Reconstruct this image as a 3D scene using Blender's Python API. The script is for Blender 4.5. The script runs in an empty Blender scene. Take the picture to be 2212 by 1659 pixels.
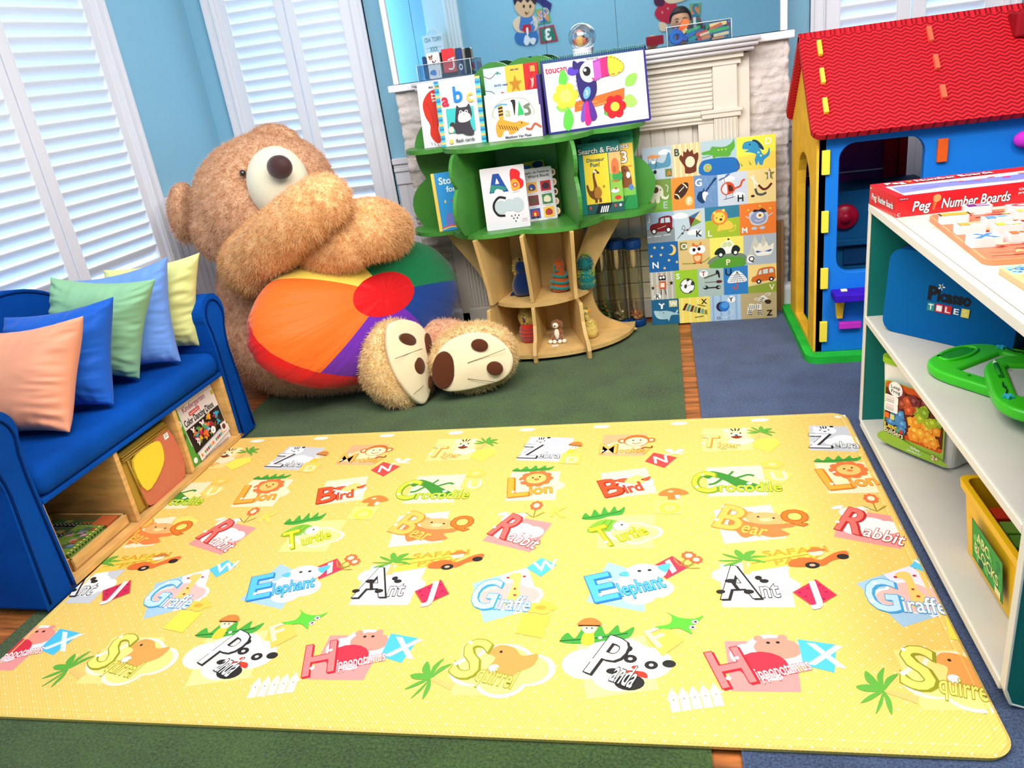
import bpy, bmesh, math, random
from mathutils import Vector, Matrix, noise
sc = bpy.context.scene
col = sc.collection
PI = math.pi

# ------------------------------------------------------------------ camera
EYE = Vector((0, 0, 1.25))
FPX = 1671.545                      # focal length in pixels of a 2212 px wide frame
roll, pitch, yaw = -.141814, .392833, -.225126
fw = Vector((math.sin(yaw) * math.cos(pitch), math.cos(yaw) * math.cos(pitch), -math.sin(pitch)))
r0 = Vector((math.cos(yaw), -math.sin(yaw), 0)); u0 = r0.cross(fw)
RT = r0 * math.cos(roll) + u0 * math.sin(roll)
UP = -r0 * math.sin(roll) + u0 * math.cos(roll)
cd = bpy.data.cameras.new('camera'); cam = bpy.data.objects.new('camera', cd); col.objects.link(cam)
cd.sensor_width = 36; cd.lens = 36 * FPX / 2212; cd.clip_start = .01; cd.clip_end = 100
mm = Matrix((RT, UP, -fw)).transposed().to_4x4(); mm.translation = EYE
cam.matrix_world = mm
sc.camera = cam
sc.view_settings.view_transform = 'Standard'; sc.view_settings.look = 'None'
sc.view_settings.gamma = 1; sc.view_settings.use_curve_mapping = False
sc.view_settings.exposure = 0.18
sc.cycles.max_bounces = 7; sc.cycles.diffuse_bounces = 3; sc.cycles.glossy_bounces = 3
sc.cycles.use_adaptive_sampling = True; sc.cycles.adaptive_threshold = .03
sc.cycles.transmission_bounces = 6; sc.cycles.transparent_max_bounces = 12
sc.cycles.caustics_reflective = False; sc.cycles.caustics_refractive = False
sc.cycles.sample_clamp_indirect = 6

# ------------------------------------------------------------------ daylight outside the shutters, a ceiling lamp and added fill lights inside
wd = bpy.data.worlds.new('daylight'); sc.world = wd; wd.use_nodes = True
bg = wd.node_tree.nodes['Background']
bg.inputs[0].default_value = (.50, .77, 1, 1); bg.inputs[1].default_value = 5.6

def lamp(name, loc, size, power, color, rot=(0, 0, 0), sy=None):
    l = bpy.data.lights.new(name, 'AREA'); l.size = size; l.energy = power; l.color = color
    if sy: l.shape = 'RECTANGLE'; l.size_y = sy
    o = bpy.data.objects.new(name, l); col.objects.link(o); o.location = loc; o.rotation_euler = rot
    return o
lamp('ceiling_lamp_and_fill', (1.1, 1.1, 2.5), .55, 38, (1, .92, .80))
lamp('ceiling_lamp_and_fill', (-.9, .2, 2.52), 2.2, 40, (1, .96, .92))  # soft fill added to lift the room and the mirrored wall, no real fixture
lamp('ceiling_lamp_and_fill', (-.3, 2.0, 2.5), 2.0, 88, (1, .96, .92), rot=(.75, 0, 0))  # wide fill added to brighten the back of the room, no real fixture

# ------------------------------------------------------------------ pixel helpers (2212 x 1659 frame)
def ray(x, y):
    return RT * ((x - 1106) / FPX) - UP * ((y - 829.5) / FPX) + fw
def atz(x, y, z=0):
    d = ray(x, y); return EYE + d * ((z - EYE.z) / d.z)
def aty(x, y, Y):
    d = ray(x, y); return EYE + d * (Y / d.y)
def atx(x, y, X):
    d = ray(x, y); return EYE + d * (X / d.x)

# ------------------------------------------------------------------ materials
def lin(c):
    return tuple(((v / 255) / 12.92 if v / 255 <= .04045 else ((v / 255 + .055) / 1.055) ** 2.4) for v in c) + (1,)
_m = {}
def M(name, rgb=(200, 200, 200), rough=.6, bump=None, var=None, metal=0, trans=0, emit=0, spec=.35, coat=0, sheen=0, alpha=1, ior=1.45, stretch=None):
    """bump=(scale,strength,dist)  var=(scale,amount): mottling towards a darker tone of the same colour"""
    if name in _m: return _m[name]
    m = bpy.data.materials.new(name); m.use_nodes = True; nt = m.node_tree; N = nt.nodes; L = nt.links
    b = N['Principled BSDF']
    b.inputs['Base Color'].default_value = lin(rgb); b.inputs['Roughness'].default_value = rough
    b.inputs['Metallic'].default_value = metal; b.inputs['Specular IOR Level'].default_value = spec
    b.inputs['Transmission Weight'].default_value = trans; b.inputs['IOR'].default_value = ior
    b.inputs['Coat Weight'].default_value = coat; b.inputs['Sheen Weight'].default_value = sheen
    b.inputs['Alpha'].default_value = alpha
    if emit: b.inputs['Emission Color'].default_value = lin(rgb); b.inputs['Emission Strength'].default_value = emit
    if bump or var:
        tc = N.new('ShaderNodeTexCoord'); mp = N.new('ShaderNodeMapping'); L.new(tc.outputs['Object'], mp.inputs[0])
        if stretch: mp.inputs['Scale'].default_value = stretch
    if bump:
        n = N.new('ShaderNodeTexNoise'); n.inputs['Scale'].default_value = bump[0]; n.inputs['Detail'].default_value = 4
        L.new(mp.outputs[0], n.inputs[0]); bp = N.new('ShaderNodeBump'); bp.inputs['Strength'].default_value = bump[1]
        bp.inputs['Distance'].default_value = bump[2] if len(bump) > 2 else .01
        L.new(n.outputs[0], bp.inputs['Height']); L.new(bp.outputs[0], b.inputs['Normal'])
    if var:
        n = N.new('ShaderNodeTexNoise'); n.inputs['Scale'].default_value = var[0]; n.inputs['Detail'].default_value = 5
        L.new(mp.outputs[0], n.inputs[0]); r = N.new('ShaderNodeValToRGB')
        r.color_ramp.elements[0].position = .35; r.color_ramp.elements[1].position = .65
        d = 1 - var[1]
        r.color_ramp.elements[0].color = lin([v * d for v in rgb]); r.color_ramp.elements[1].color = lin([min(255, v * (1 + var[1] * .35)) for v in rgb])
        L.new(n.outputs[0], r.inputs[0]); L.new(r.outputs[0], b.inputs['Base Color'])
    _m[name] = m; return m
def thin_glass(name, tint=(250, 252, 255), gloss=.10, rough=.02):
    """thin clear sheet: sees and lights straight through, mirrors more at grazing angles"""
    if name in _m: return _m[name]
    m = bpy.data.materials.new(name); m.use_nodes = True; N = m.node_tree.nodes; L = m.node_tree.links; N.clear()
    o = N.new('ShaderNodeOutputMaterial'); t = N.new('ShaderNodeBsdfTransparent'); g_ = N.new('ShaderNodeBsdfGlossy'); x = N.new('ShaderNodeMixShader')
    f = N.new('ShaderNodeLayerWeight'); f.inputs[0].default_value = .35; k = N.new('ShaderNodeMath'); k.operation = 'MULTIPLY_ADD'; k.inputs[1].default_value = .35; k.inputs[2].default_value = gloss * .4
    t.inputs[0].default_value = lin(tint); g_.inputs['Roughness'].default_value = rough
    L.new(f.outputs['Fresnel'], k.inputs[0]); L.new(k.outputs[0], x.inputs[0]); L.new(t.outputs[0], x.inputs[1]); L.new(g_.outputs[0], x.inputs[2]); L.new(x.outputs[0], o.inputs[0])
    _m[name] = m; return m
def ink(rgb):
    """printed colour"""
    return M('ink_%02x%02x%02x' % tuple(int(v) for v in rgb), rgb, .55)

# ------------------------------------------------------------------ tags
def tag(o, label=None, cat=None, group=None, kind=None):
    if label: o['label'] = label
    if cat: o['category'] = cat
    if group: o['group'] = group
    if kind: o['kind'] = kind
    return o
def empty(name, loc=(0, 0, 0), rz=0, label=None, cat=None, group=None):
    o = bpy.data.objects.new(name, None); col.objects.link(o); o.location = loc; o.rotation_euler = (0, 0, rz)
    o.empty_display_size = .05
    return tag(o, label, cat, group)

# ------------------------------------------------------------------ mesh builder
class MB:
    def __init__(s):
        s.bm = bmesh.new(); s.mats = []; s.sm = set()
    def mi(s, m):
        if m not in s.mats: s.mats.append(m)
        return s.mats.index(m)
    def faces(s, vs, fs, m, smooth=False):
        i = s.mi(m); V = [s.bm.verts.new(v) for v in vs]; out = []
        for f in fs:
            try: F = s.bm.faces.new([V[k] for k in f])
            except ValueError: continue
            F.material_index = i; F.smooth = smooth; out.append(F)
        return V, out
    def box(s, x0, x1, y0, y1, z0, z1, m, T=None):
        vs = [Vector((x, y, z)) for z in (z0, z1) for y in (y0, y1) for x in (x0, x1)]
        if T: vs = [T @ v for v in vs]
        s.faces(vs, [(0, 2, 3, 1), (4, 5, 7, 6), (0, 1, 5, 4), (2, 6, 7, 3), (0, 4, 6, 2), (1, 3, 7, 5)], m)
    def prism(s, poly, O, U, V, D, m, smooth=False):
        """outline poly (2D) at O + u U + v V, extruded along the vector D"""
        O, U, V, D = Vector(O), Vector(U), Vector(V), Vector(D)
        a = [O + U * p[0] + V * p[1] for p in poly]; n = len(a)
        vs = a + [p + D for p in a]
        s.faces(vs[:n], [tuple(range(n))], m); s.faces(vs[n:], [tuple(range(n))], m)
        s.faces(vs, [(i, (i + 1) % n, n + (i + 1) % n, n + i) for i in range(n)], m, smooth)
    def rings(s, rs, m, cap=True, smooth=True, closed=True):
        """rs: list of rings (lists of points, same length)"""
        n = len(rs[0]); vs = [p for r in rs for p in r]; fs = []
        for k in range(len(rs) - 1):
            for i in range(n if closed else n - 1):
                j = (i + 1) % n; fs.append((k * n + i, k * n + j, (k + 1) * n + j, (k + 1) * n + i))
        if cap and closed:
            fs.append(tuple(range(n))[::-1]); fs.append(tuple(range((len(rs) - 1) * n, len(rs) * n)))
        V, F = s.faces(vs, fs, m, smooth)
        if cap and closed:
            for f in F[-2:]: f.smooth = False
    def tube(s, pts, rad, m, n=10, cap=True):
        pts = [Vector(p) for p in pts]
        if not isinstance(rad, (list, tuple)): rad = [rad] * len(pts)
        rs = []; ref = None
        for i, p in enumerate(pts):
            t = (pts[min(i + 1, len(pts) - 1)] - pts[max(i - 1, 0)]).normalized()
            if ref is None: ref = t.orthogonal().normalized()
            a = (ref - t * ref.dot(t)).normalized(); b = t.cross(a); ref = a
            rs.append([p + (a * math.cos(2 * PI * k / n) + b * math.sin(2 * PI * k / n)) * rad[i] for k in range(n)])
        s.rings(rs, m, cap)
    def lathe(s, prof, O, m, ax=(0, 0, 1), n=24, cap=True):
        """prof: [(radius, height)] along the axis"""
        ax = Vector(ax).normalized(); a = ax.orthogonal().normalized(); b = ax.cross(a); O = Vector(O)
        s.rings([[O + ax * h + (a * math.cos(2 * PI * k / n) + b * math.sin(2 * PI * k / n)) * max(r, 1e-4) for k in range(n)] for r, h in prof], m, cap)
    def ball(s, O, r, m, n=16, R=None):
        if not isinstance(r, (list, tuple)): r = (r, r, r)
        O = Vector(O); rs = []
        for i in range(1, n):
            t = PI * i / n
            ring = []
            for k in range(2 * n):
                q = PI * k / n
                v = Vector((r[0] * math.sin(t) * math.cos(q), r[1] * math.sin(t) * math.sin(q), r[2] * math.cos(t)))
                ring.append(O + (R @ v if R else v))
            rs.append(ring)
        s.rings(rs, m)
    def build(s, name, parent=None, bevel=0, smooth=None, seg=2, sub=0, recalc=True, merge=0):
        if merge: bmesh.ops.remove_doubles(s.bm, verts=s.bm.verts, dist=merge)
        if recalc: bmesh.ops.recalc_face_normals(s.bm, faces=s.bm.faces)
        me = bpy.data.meshes.new(name); s.bm.to_mesh(me); s.bm.free()
        for m in s.mats: me.materials.append(m)
        if smooth is not None:
            me.polygons.foreach_set('use_smooth', [smooth] * len(me.polygons))
        o = bpy.data.objects.new(name, me); col.objects.link(o)
        if parent is not None: o.parent = parent
        if bevel:
            b = o.modifiers.new('bevel', 'BEVEL'); b.width = bevel; b.segments = seg; b.limit_method = 'ANGLE'; b.angle_limit = .7
        if sub:
            b = o.modifiers.new('sub', 'SUBSURF'); b.levels = b.render_levels = sub
        return o
def struct(mb, name, **k):
    return tag(mb.build(name, **k), kind='structure')
def copy_tree(o, parent=None, **kw):
    c = o.copy(); col.objects.link(c); c.parent = parent
    for ch in list(o.children): copy_tree(ch, c)
    for k, v in kw.items(): setattr(c, k, v)
    return c
def Rz(a): return Matrix.Rotation(a, 4, 'Z')
def T_(x, y, z): return Matrix.Translation((x, y, z))

def rrect(w, h, r, n=5, cx=0, cy=0):
    pts = []
    for (sx, sy, a0) in ((1, 1, 0), (-1, 1, 90), (-1, -1, 180), (1, -1, 270)):
        for k in range(n + 1):
            a = math.radians(a0 + 90 * k / n)
            pts.append((cx + sx * (w / 2 - r) + r * math.cos(a), cy + sy * (h / 2 - r) + r * math.sin(a)))
    return pts
def smooth_closed(P, n=5):
    out = []; L = len(P)
    for i in range(L):
        p0, p1, p2, p3 = P[i - 1], P[i], P[(i + 1) % L], P[(i + 2) % L]
        for k in range(n):
            t = k / n
            out.append(tuple(.5 * (2 * p1[j] + (p2[j] - p0[j]) * t + (2 * p0[j] - 5 * p1[j] + 4 * p2[j] - p3[j]) * t * t + (3 * p1[j] - p0[j] - 3 * p2[j] + p3[j]) * t ** 3) for j in range(len(p1))))
    return out
def smooth_open(P, n=6):
    out = []; L = len(P)
    for i in range(L - 1):
        p0, p1, p2, p3 = P[max(i - 1, 0)], P[i], P[i + 1], P[min(i + 2, L - 1)]
        for k in range(n):
            t = k / n
            out.append(tuple(.5 * (2 * p1[j] + (p2[j] - p0[j]) * t + (2 * p0[j] - 5 * p1[j] + 4 * p2[j] - p3[j]) * t * t + (3 * p1[j] - p0[j] - 3 * p2[j] + p3[j]) * t ** 3) for j in range(len(p1))))
    out.append(tuple(P[-1])); return out

# ------------------------------------------------------------------ flat printing on a surface
_t = {}
def text_geo(s, off=0, shear=0):
    key = (s, off, shear)
    if key not in _t:
        cu = bpy.data.curves.new('lettering', 'FONT'); cu.body = s; cu.size = 1.38; cu.offset = off; cu.shear = shear
        cu.resolution_u = 3; cu.fill_mode = 'FRONT'
        ob = bpy.data.objects.new('lettering', cu); me = ob.to_mesh()
        vs = [(v.co.x, v.co.y) for v in me.vertices]; fs = [tuple(p.vertices) for p in me.polygons]
        ob.to_mesh_clear(); bpy.data.objects.remove(ob); bpy.data.curves.remove(cu)
        if not vs: vs = [(0, 0)]
        _t[key] = (vs, fs, min(v[0] for v in vs), max(v[0] for v in vs))
    return _t[key]
C = dict(k=(20, 20, 24), w=(252, 252, 252), r=(214, 24, 36), b=(30, 110, 220), g=(60, 170, 60), y=(255, 222, 60), o=(250, 140, 40), n=(110, 60, 30),
         p=(245, 150, 160), u=(120, 60, 170), c=(90, 190, 235), t=(20, 140, 130), s=(150, 155, 165), d=(40, 60, 110), l=(170, 220, 80), e=(255, 240, 200), m=(220, 40, 120))
class Pr:
    def __init__(s, mb, O, U, V, step=.00012, lift=.0003):
        s.mb = mb; s.O = Vector(O); s.U = Vector(U); s.V = Vector(V); s.N = s.U.cross(s.V).normalized(); s.k = 0; s.step = step; s.lift = lift
    def P(s, p): return s.O + s.U * p[0] + s.V * p[1] + s.N * (s.lift + s.k * s.step)
    def c(s, c): return ink(C[c] if isinstance(c, str) else c) if not hasattr(c, 'node_tree') else c
    def poly(s, pts, c):
        s.k += 1; s.mb.faces([s.P(p) for p in pts], [tuple(range(len(pts)))], s.c(c))
    def rect(s, x0, y0, x1, y1, c): s.poly([(x0, y0), (x1, y0), (x1, y1), (x0, y1)], c)
    def ell(s, x, y, rx, ry, c, rot=0, n=20):
        ca, sa = math.cos(rot), math.sin(rot)
        s.poly([(x + rx * math.cos(2 * PI * k / n) * ca - ry * math.sin(2 * PI * k / n) * sa, y + rx * math.cos(2 * PI * k / n) * sa + ry * math.sin(2 * PI * k / n) * ca) for k in range(n)], c)
    def line(s, pts, w, c):
        s.k += 1; vs = []; fs = []
        for i in range(len(pts) - 1):
            a, b = Vector(pts[i][:2]), Vector(pts[i + 1][:2]); d = b - a
            if d.length < 1e-7: continue
            d.normalize(); q = Vector((-d.y, d.x)) * w / 2; e = d * w * .3
            k = len(vs); vs += [s.P(a - q - e), s.P(b - q + e), s.P(b + q + e), s.P(a + q - e)]; fs.append((k, k + 1, k + 2, k + 3))
            vs[k:] = [v + s.N * s.step * .02 * i for v in vs[k:]]
        s.mb.faces(vs, fs, s.c(c))
    def text(s, t, x, y, h, c, w=None, rot=0, off=.02, shear=0, edge=None, ew=.05, mirror=False, center=False):
        if edge is not None:
            s._text(t, x, y, h, edge, w, rot, off + ew, shear, mirror, center)
        s._text(t, x, y, h, c, w, rot, off, shear, mirror, center)
    def _text(s, t, x, y, h, c, w, rot, off, shear, mirror, center):
        s.k += 1; v0, f0, a0, b0 = text_geo(t, .02, shear); vs, fs, a, b = text_geo(t, round(off, 3), shear)
        sx = h if w is None else w / (b0 - a0); ca, sa = math.cos(rot), math.sin(rot); out = []
        for (u, v) in vs:
            u = (u - a0) * sx; v *= h
            if mirror: u = (b0 - a0) * sx - u
            if center: u -= (b0 - a0) * sx / 2
            out.append(s.P((x + u * ca - v * sa, y + u * sa + v * ca)))
        s.mb.faces(out, fs, s.c(c))
    def ops(s, ops, x0, y0, w, h, rot=0):
        """drawing list in a unit box"""
        ca, sa = math.cos(rot), math.sin(rot); cx, cy = x0 + w / 2, y0 + h / 2
        def q(p):
            u, v = (p[0] - .5) * w, (p[1] - .5) * h
            return (cx + u * ca - v * sa, cy + u * sa + v * ca)
        for o in ops:
            k = o[0]
            if k == 'e':
                r = o[6] if len(o) > 6 else 0; n = 16; cr, sr = math.cos(r), math.sin(r)
                s.poly([q((o[2] + o[4] * math.cos(2 * PI * i / n) * cr - o[5] * math.sin(2 * PI * i / n) * sr, o[3] + o[4] * math.cos(2 * PI * i / n) * sr + o[5] * math.sin(2 * PI * i / n) * cr)) for i in range(n)], o[1])
            elif k == 'r': s.poly([q(p) for p in ((o[2], o[3]), (o[4], o[3]), (o[4], o[5]), (o[2], o[5]))], o[1])
            elif k == 'p': s.poly([q(p) for p in o[2]], o[1])
            elif k == 'b': s.poly([q(p) for p in smooth_closed(o[2], 4)], o[1])
            elif k == 'l': s.line([q(p) for p in o[3]], o[2] * w, o[1])
            elif k == 'a': s.line([q(p) for p in smooth_open(o[3], 5)], o[2] * w, o[1])
            elif k == 't':
                p = q((o[3], o[4])); s.text(o[2], p[0], p[1], o[5] * h, o[1], rot=rot, off=.03, edge=o[6] if len(o) > 6 else None)
            elif k == 'tw':
                p = q((o[3], o[4])); s.text(o[2], p[0], p[1], o[5] * h, o[1], w=o[6] * w, rot=rot, off=.03, edge=o[7] if len(o) > 7 else None)
            elif k == 'star':
                n = 10; s.poly([q((o[2] + (o[4] if i % 2 == 0 else o[4] * .42) * math.sin(2 * PI * i / n), o[3] + (o[4] if i % 2 == 0 else o[4] * .42) * math.cos(2 * PI * i / n))) for i in range(n)], o[1])
def flower(c1, c2, n=6):
    return [('e', c1, .5 + .28 * math.cos(2 * PI * k / n), .5 + .28 * math.sin(2 * PI * k / n), .2, .2) for k in range(n)] + [('e', c2, .5, .5, .16, .16)]
# ------------------------------------------------------------------ setting: materials
m_blue = M('wall_paint_blue', (146, 200, 226), .75, bump=(60, .08, .002))
m_white = M('trim_white', (236, 234, 240), .42)
m_white2 = M('shutter_white', (238, 238, 246), .4)
m_slat = M('slat_white', (236, 242, 252), .45)
m_ceil = M('ceiling_white', (240, 238, 232), .8)
m_wood = M('floor_wood', (176, 104, 52), .4, bump=(8, .1, .002), var=(6, .35), stretch=(1, 8, 1))
m_brick = M('brick_painted', (220, 210, 206), .62, bump=(60, .9, .006))
m_slat.node_tree.nodes['Principled BSDF'].inputs['Subsurface Weight'].default_value = 0

def carpet_mat(name, c1, c2, scale):
    m = M(name, c1, .95, spec=.05, sheen=.2); nt = m.node_tree; N = nt.nodes; L = nt.links; b = N['Principled BSDF']
    tc = N.new('ShaderNodeTexCoord'); n = N.new('ShaderNodeTexNoise'); n.inputs['Scale'].default_value = scale; n.inputs['Detail'].default_value = 6
    n.inputs['Roughness'].default_value = .75
    n2 = N.new('ShaderNodeTexNoise'); n2.inputs['Scale'].default_value = 7
    L.new(tc.outputs['Object'], n.inputs[0]); L.new(tc.outputs['Object'], n2.inputs[0])
    mx = N.new('ShaderNodeMath'); mx.operation = 'MULTIPLY_ADD'; mx.inputs[1].default_value = .22
    L.new(n2.outputs[0], mx.inputs[0]); L.new(n.outputs[0], mx.inputs[2])
    r = N.new('ShaderNodeValToRGB'); r.color_ramp.elements[0].position = .48; r.color_ramp.elements[1].position = .74
    r.color_ramp.elements[0].color = lin(c2); r.color_ramp.elements[1].color = lin(c1)
    L.new(mx.outputs[0], r.inputs[0]); L.new(r.outputs[0], b.inputs['Base Color'])
    bp = N.new('ShaderNodeBump'); bp.inputs['Strength'].default_value = .9; bp.inputs['Distance'].default_value = .006
    L.new(n.outputs[0], bp.inputs['Height']); L.new(bp.outputs[0], b.inputs['Normal'])
    return m
m_green = carpet_mat('carpet_green', (80, 112, 44), (32, 58, 22), 150)
m_bluec = carpet_mat('carpet_blue', (88, 112, 158), (36, 52, 86), 190)

# ------------------------------------------------------------------ floor and carpets
b = MB(); b.box(-3, 3, -1.6, 4.2, -.06, -.01, m_wood)
for i in range(60):                                        # floor boards
    x = -3 + i * .1; b.box(x + .001, x + .099, -1.6, 4.2, -.012, -.009, m_wood)
struct(b, 'floor')
b = MB(); b.prism(rrect(1.83, 5.0, .02, 3, -.885, 1.12), (0, 0, -.0085), (1, 0, 0), (0, 1, 0), (0, 0, .0085), m_green)
tag(b.build('carpet'), 'dark green short pile carpet under the yellow mat and the giant bear', 'carpet')
b = MB(); b.prism(rrect(2.3, 5.3, .02, 3, 1.235, 1.26), (0, 0, -.0085), (1, 0, 0), (0, 1, 0), (0, 0, .0085), m_bluec)
tag(b.build('carpet'), 'grey blue short pile carpet under the playhouse and the toy shelf', 'carpet')

# ------------------------------------------------------------------ wall frames
A5 = math.radians(5)
LW = Matrix.Translation((-2.29, 3.95, 0)) @ Matrix.Rotation(-A5, 4, 'Z')       # local: x outwards of the room is -x, y along the wall
BW = Matrix.Translation((0, 3.95, 0)) @ Matrix.Rotation(-PI / 2, 4, 'Z')        # local y -> world x, local -x -> world +y (outwards)
def wall_with_windows(T, y0, y1, z1, holes, m):
    b = MB(); ys = y0
    for (a, c, za, zb) in sorted(holes):
        b.box(-.16, 0, ys, a, -.01, z1, m, T); b.box(-.16, 0, a, c, -.01, za, m, T); b.box(-.16, 0, a, c, zb, z1, m, T); ys = c
    b.box(-.16, 0, ys, y1, -.01, z1, m, T); return b
CZ = 2.6
struct(wall_with_windows(LW, -4.9, 0, CZ, [(-1.79, -.64, .50, 2.35)], m_blue), 'wall_left')
def BWT(): return Matrix(((0, 1, 0, 0), (-1, 0, 0, 3.95), (0, 0, 1, 0), (0, 0, 0, 1)))
BW = BWT()
struct(wall_with_windows(BW, -2.5, 2.6, CZ, [(-2.13, -1.42, .47, 2.35), (.72, 1.45, .47, 2.35)], m_blue), 'wall_back')
b = MB(); b.box(2.4, 2.55, -1.5, 4.1, -.01, CZ, m_blue); struct(b, 'wall_right')
b = MB(); b.box(-3.1, 2.55, -1.45, -1.3, -.01, CZ, m_blue); struct(b, 'wall_front')
b = MB(); b.box(-3.1, 2.6, -1.5, 4.15, CZ, CZ + .1, m_ceil); struct(b, 'ceiling')

# beadboard dado, rail and baseboard
def dado(T, y0, y1, name, idx):
    b = MB(); n = int(round((y1 - y0) / .045)); w = (y1 - y0) / n
    for i in range(n):
        b.box(0, .010, y0 + i * w + .0022, y0 + (i + 1) * w - .0022, .12, .78, m_white, T)
    b.box(0, .005, y0, y1, .12, .80, m_white, T)
    struct(b, 'trim_%d' % idx)
    b = MB(); b.box(0, .022, y0, y1, .735, .80, m_white, T); b.box(0, .034, y0, y1, .80, .82, m_white, T); b.box(0, .026, y0, y1, .82, .838, m_white, T); b.box(0, .042, y0, y1, .838, .868, m_white, T)
    struct(b, 'trim_%d' % (idx + 1), bevel=.004)
    b = MB(); b.box(0, .022, y0, y1, -.009, .12, m_white, T); b.box(0, .03, y0, y1, -.009, .09, m_white, T)
    struct(b, 'baseboard_' + name, bevel=.004)
dado(LW, -.585, -.044, 'left', 1)
b = MB(); b.box(0, .012, -4.6, -.58, .12, .415, m_white, LW); b.box(0, .022, -4.6, -.585, -.009, .12, m_white, LW); struct(b, 'trim_17')
b = MB(); b.box(0, .012, -2.2, -1.36, .12, .385, m_white, BW); b.box(0, .022, -2.2, -1.355, -.009, .12, m_white, BW); b.box(0, .012, .66, 2.39, .12, .385, m_white, BW); b.box(0, .022, .665, 2.39, -.009, .12, m_white, BW); struct(b, 'trim_18')
dado(BW, -1.355, -1.2, 'back', 3)
dado(BW, .56, .665, 'alcove', 5)
dado(BW, -2.27, -2.19, 'corner', 7)

# ------------------------------------------------------------------ shuttered windows
def window(T, ya, yb, stiles, z0, z1, idx, slz0, pitch, label_side):
    """stiles: list of (y0,y1) shutter openings filled with slats"""
    w = MB(); cs = .055
    # casing around the opening
    for (a, c, za, zb) in ((ya - cs, ya + .008, z0 - .06, z1 + .06), (yb - .008, yb + cs, z0 - .06, z1 + .06), (ya, yb, z0 - .06, z0 + .008), (ya, yb, z1 - .008, z1 + .06)):
        w.box(0, .022, a, c, za, zb, m_white2, T)
    for (a, c) in ((ya - cs, ya - cs + .016), (yb + cs - .016, yb + cs)): w.box(0, .032, a, c, z0 - .06, z1 + .06, m_white2, T)
    for (a, c) in ((ya - .012, ya), (yb, yb + .012)): w.box(0, .028, a, c, z0 - .06, z1 + .06, m_white2, T)
    w.box(0, .05, ya - cs - .02, yb + cs + .02, z0 - .085, z0 - .06, m_white2, T)
    for y in (ya, yb - .012): w.box(-.15, 0, y, y + .012, z0, z1, m_white2, T)
    root = struct(w, 'window_%d' % idx, bevel=.003)
    g = MB(); g.box(-.135, -.129, ya, yb, z0, z1, thin_glass('window_glass'))
    g.bm.transform(T); g.build('pane', root)
    f = MB(); f.box(-.15, -.11, ya, yb, (z0 + z1) / 2 - .02, (z0 + z1) / 2 + .02, m_white2, T); f.build('sash_bar', root)
    for k, (a, c) in enumerate(stiles):
        e0 = ya if k == 0 else (stiles[k - 1][1] + a) / 2 + .0012
        e1 = yb if k == len(stiles) - 1 else (c + stiles[k + 1][0]) / 2 - .0012
        p = MB()
        p.box(-.03, .004, e0 + .002, a, z0 + .004, z1 - .004, m_white2, T); p.box(-.03, .004, c, e1 - .002, z0 + .004, z1 - .004, m_white2, T)
        p.box(-.03, .003, a, c, z0 + .004, slz0 - .01, m_white2, T); p.box(-.03, .003, a, c, z1 - .10, z1 - .004, m_white2, T)
        for yy in (a, c - .004): p.box(-.012, .007, yy, yy + .004, slz0 - .01, z1 - .1, m_white2, T)
        sh = p.build('shutter', root, bevel=.002)
        s = MB(); z = slz0 + .03; th = math.radians(38); hw = .0335
        while z < z1 - .115:
            pr = []
            for q in range(12):
                t = 2 * PI * q / 12; u = hw * math.cos(t); v = .0042 * math.sin(t)
                pr.append((-.013 + u * math.sin(th) - v * math.cos(th), z + u * math.cos(th) + v * math.sin(th)))
            O = T @ Vector((0, a + .003, 0)); U = (T.to_3x3() @ Vector((1, 0, 0))); D = T.to_3x3() @ Vector((0, c - a - .006, 0))
            s.prism(pr, O, U, (0, 0, 1), D, m_slat, smooth=True); z += pitch
        s.build('slats', sh)
        h = MB()
        for hz in (z0 + .2, 1.02, 1.45):
            h.box(.004, .009, (e1 if k else e0) - .006, (e1 if k else e0) + .006, hz, hz + .05, M('hinge_metal', (190, 190, 205), .3, metal=.6), T)
        h.build('hinge', sh)
window(LW, -1.79, -.64, [(-1.685, -1.24), (-1.138, -.695)], .50, 2.35, 1, .625, .0527, '')
window(BW, -2.13, -1.42, [(-2.072, -1.815), (-1.722, -1.485)], .47, 2.35, 2, .695, .0527, '')
window(BW, .72, 1.45, [(.79, 1.025), (1.137, 1.375)], .47, 2.35, 3, .695, .0527, '')

# ------------------------------------------------------------------ chimney breast with painted brick
b = MB(); b.box(-1.2, .535, 3.735, 3.95, -.01, CZ, m_white); struct(b, 'trim_9')
def brickface(x0, x1, z0, z1, name):
    b = MB(); st = .0085; nx = int((x1 - x0) / st); nz = int((z1 - z0) / st); V = []
    for j in range(nz + 1):
        for i in range(nx + 1):
            x = x0 + (x1 - x0) * i / nx; z = z0 + (z1 - z0) * j / nz
            row = int(z / .074); u = (x + (row % 2) * .105) / .21; fx = abs((u % 1) - .5) * .21; fz = abs(((z / .074) % 1) - .5) * .074
            e = min(.105 - fx, .037 - fz); m = min(1, max(0, (e - .001) / .006))
            h = noise.noise(Vector((x * 22, z * 26, row))) * .011 + noise.noise(Vector((x * 60, z * 60, 3))) * .005 + (noise.noise(Vector((int(u) * 3.1, row * 1.7, 9)))) * .008
            edge = min(x - x0, x1 - x)
            wob = noise.noise(Vector((z * 9, x0, 1))) * .012 + noise.noise(Vector((z * 35, x0, 5))) * .004
            xx = x + (wob if edge < .02 else 0); d = .035 if i in (0, nx) else 0
            V.append((xx, 3.705 - m * .010 - h + d, z))
    fs = [(j * (nx + 1) + i, j * (nx + 1) + i + 1, (j + 1) * (nx + 1) + i + 1, (j + 1) * (nx + 1) + i) for j in range(nz) for i in range(nx)]
    b.faces(V, fs, m_brick, True); struct(b, name)
brickface(-1.212, -.985, 0, 1.185, 'trim_10')
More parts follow.
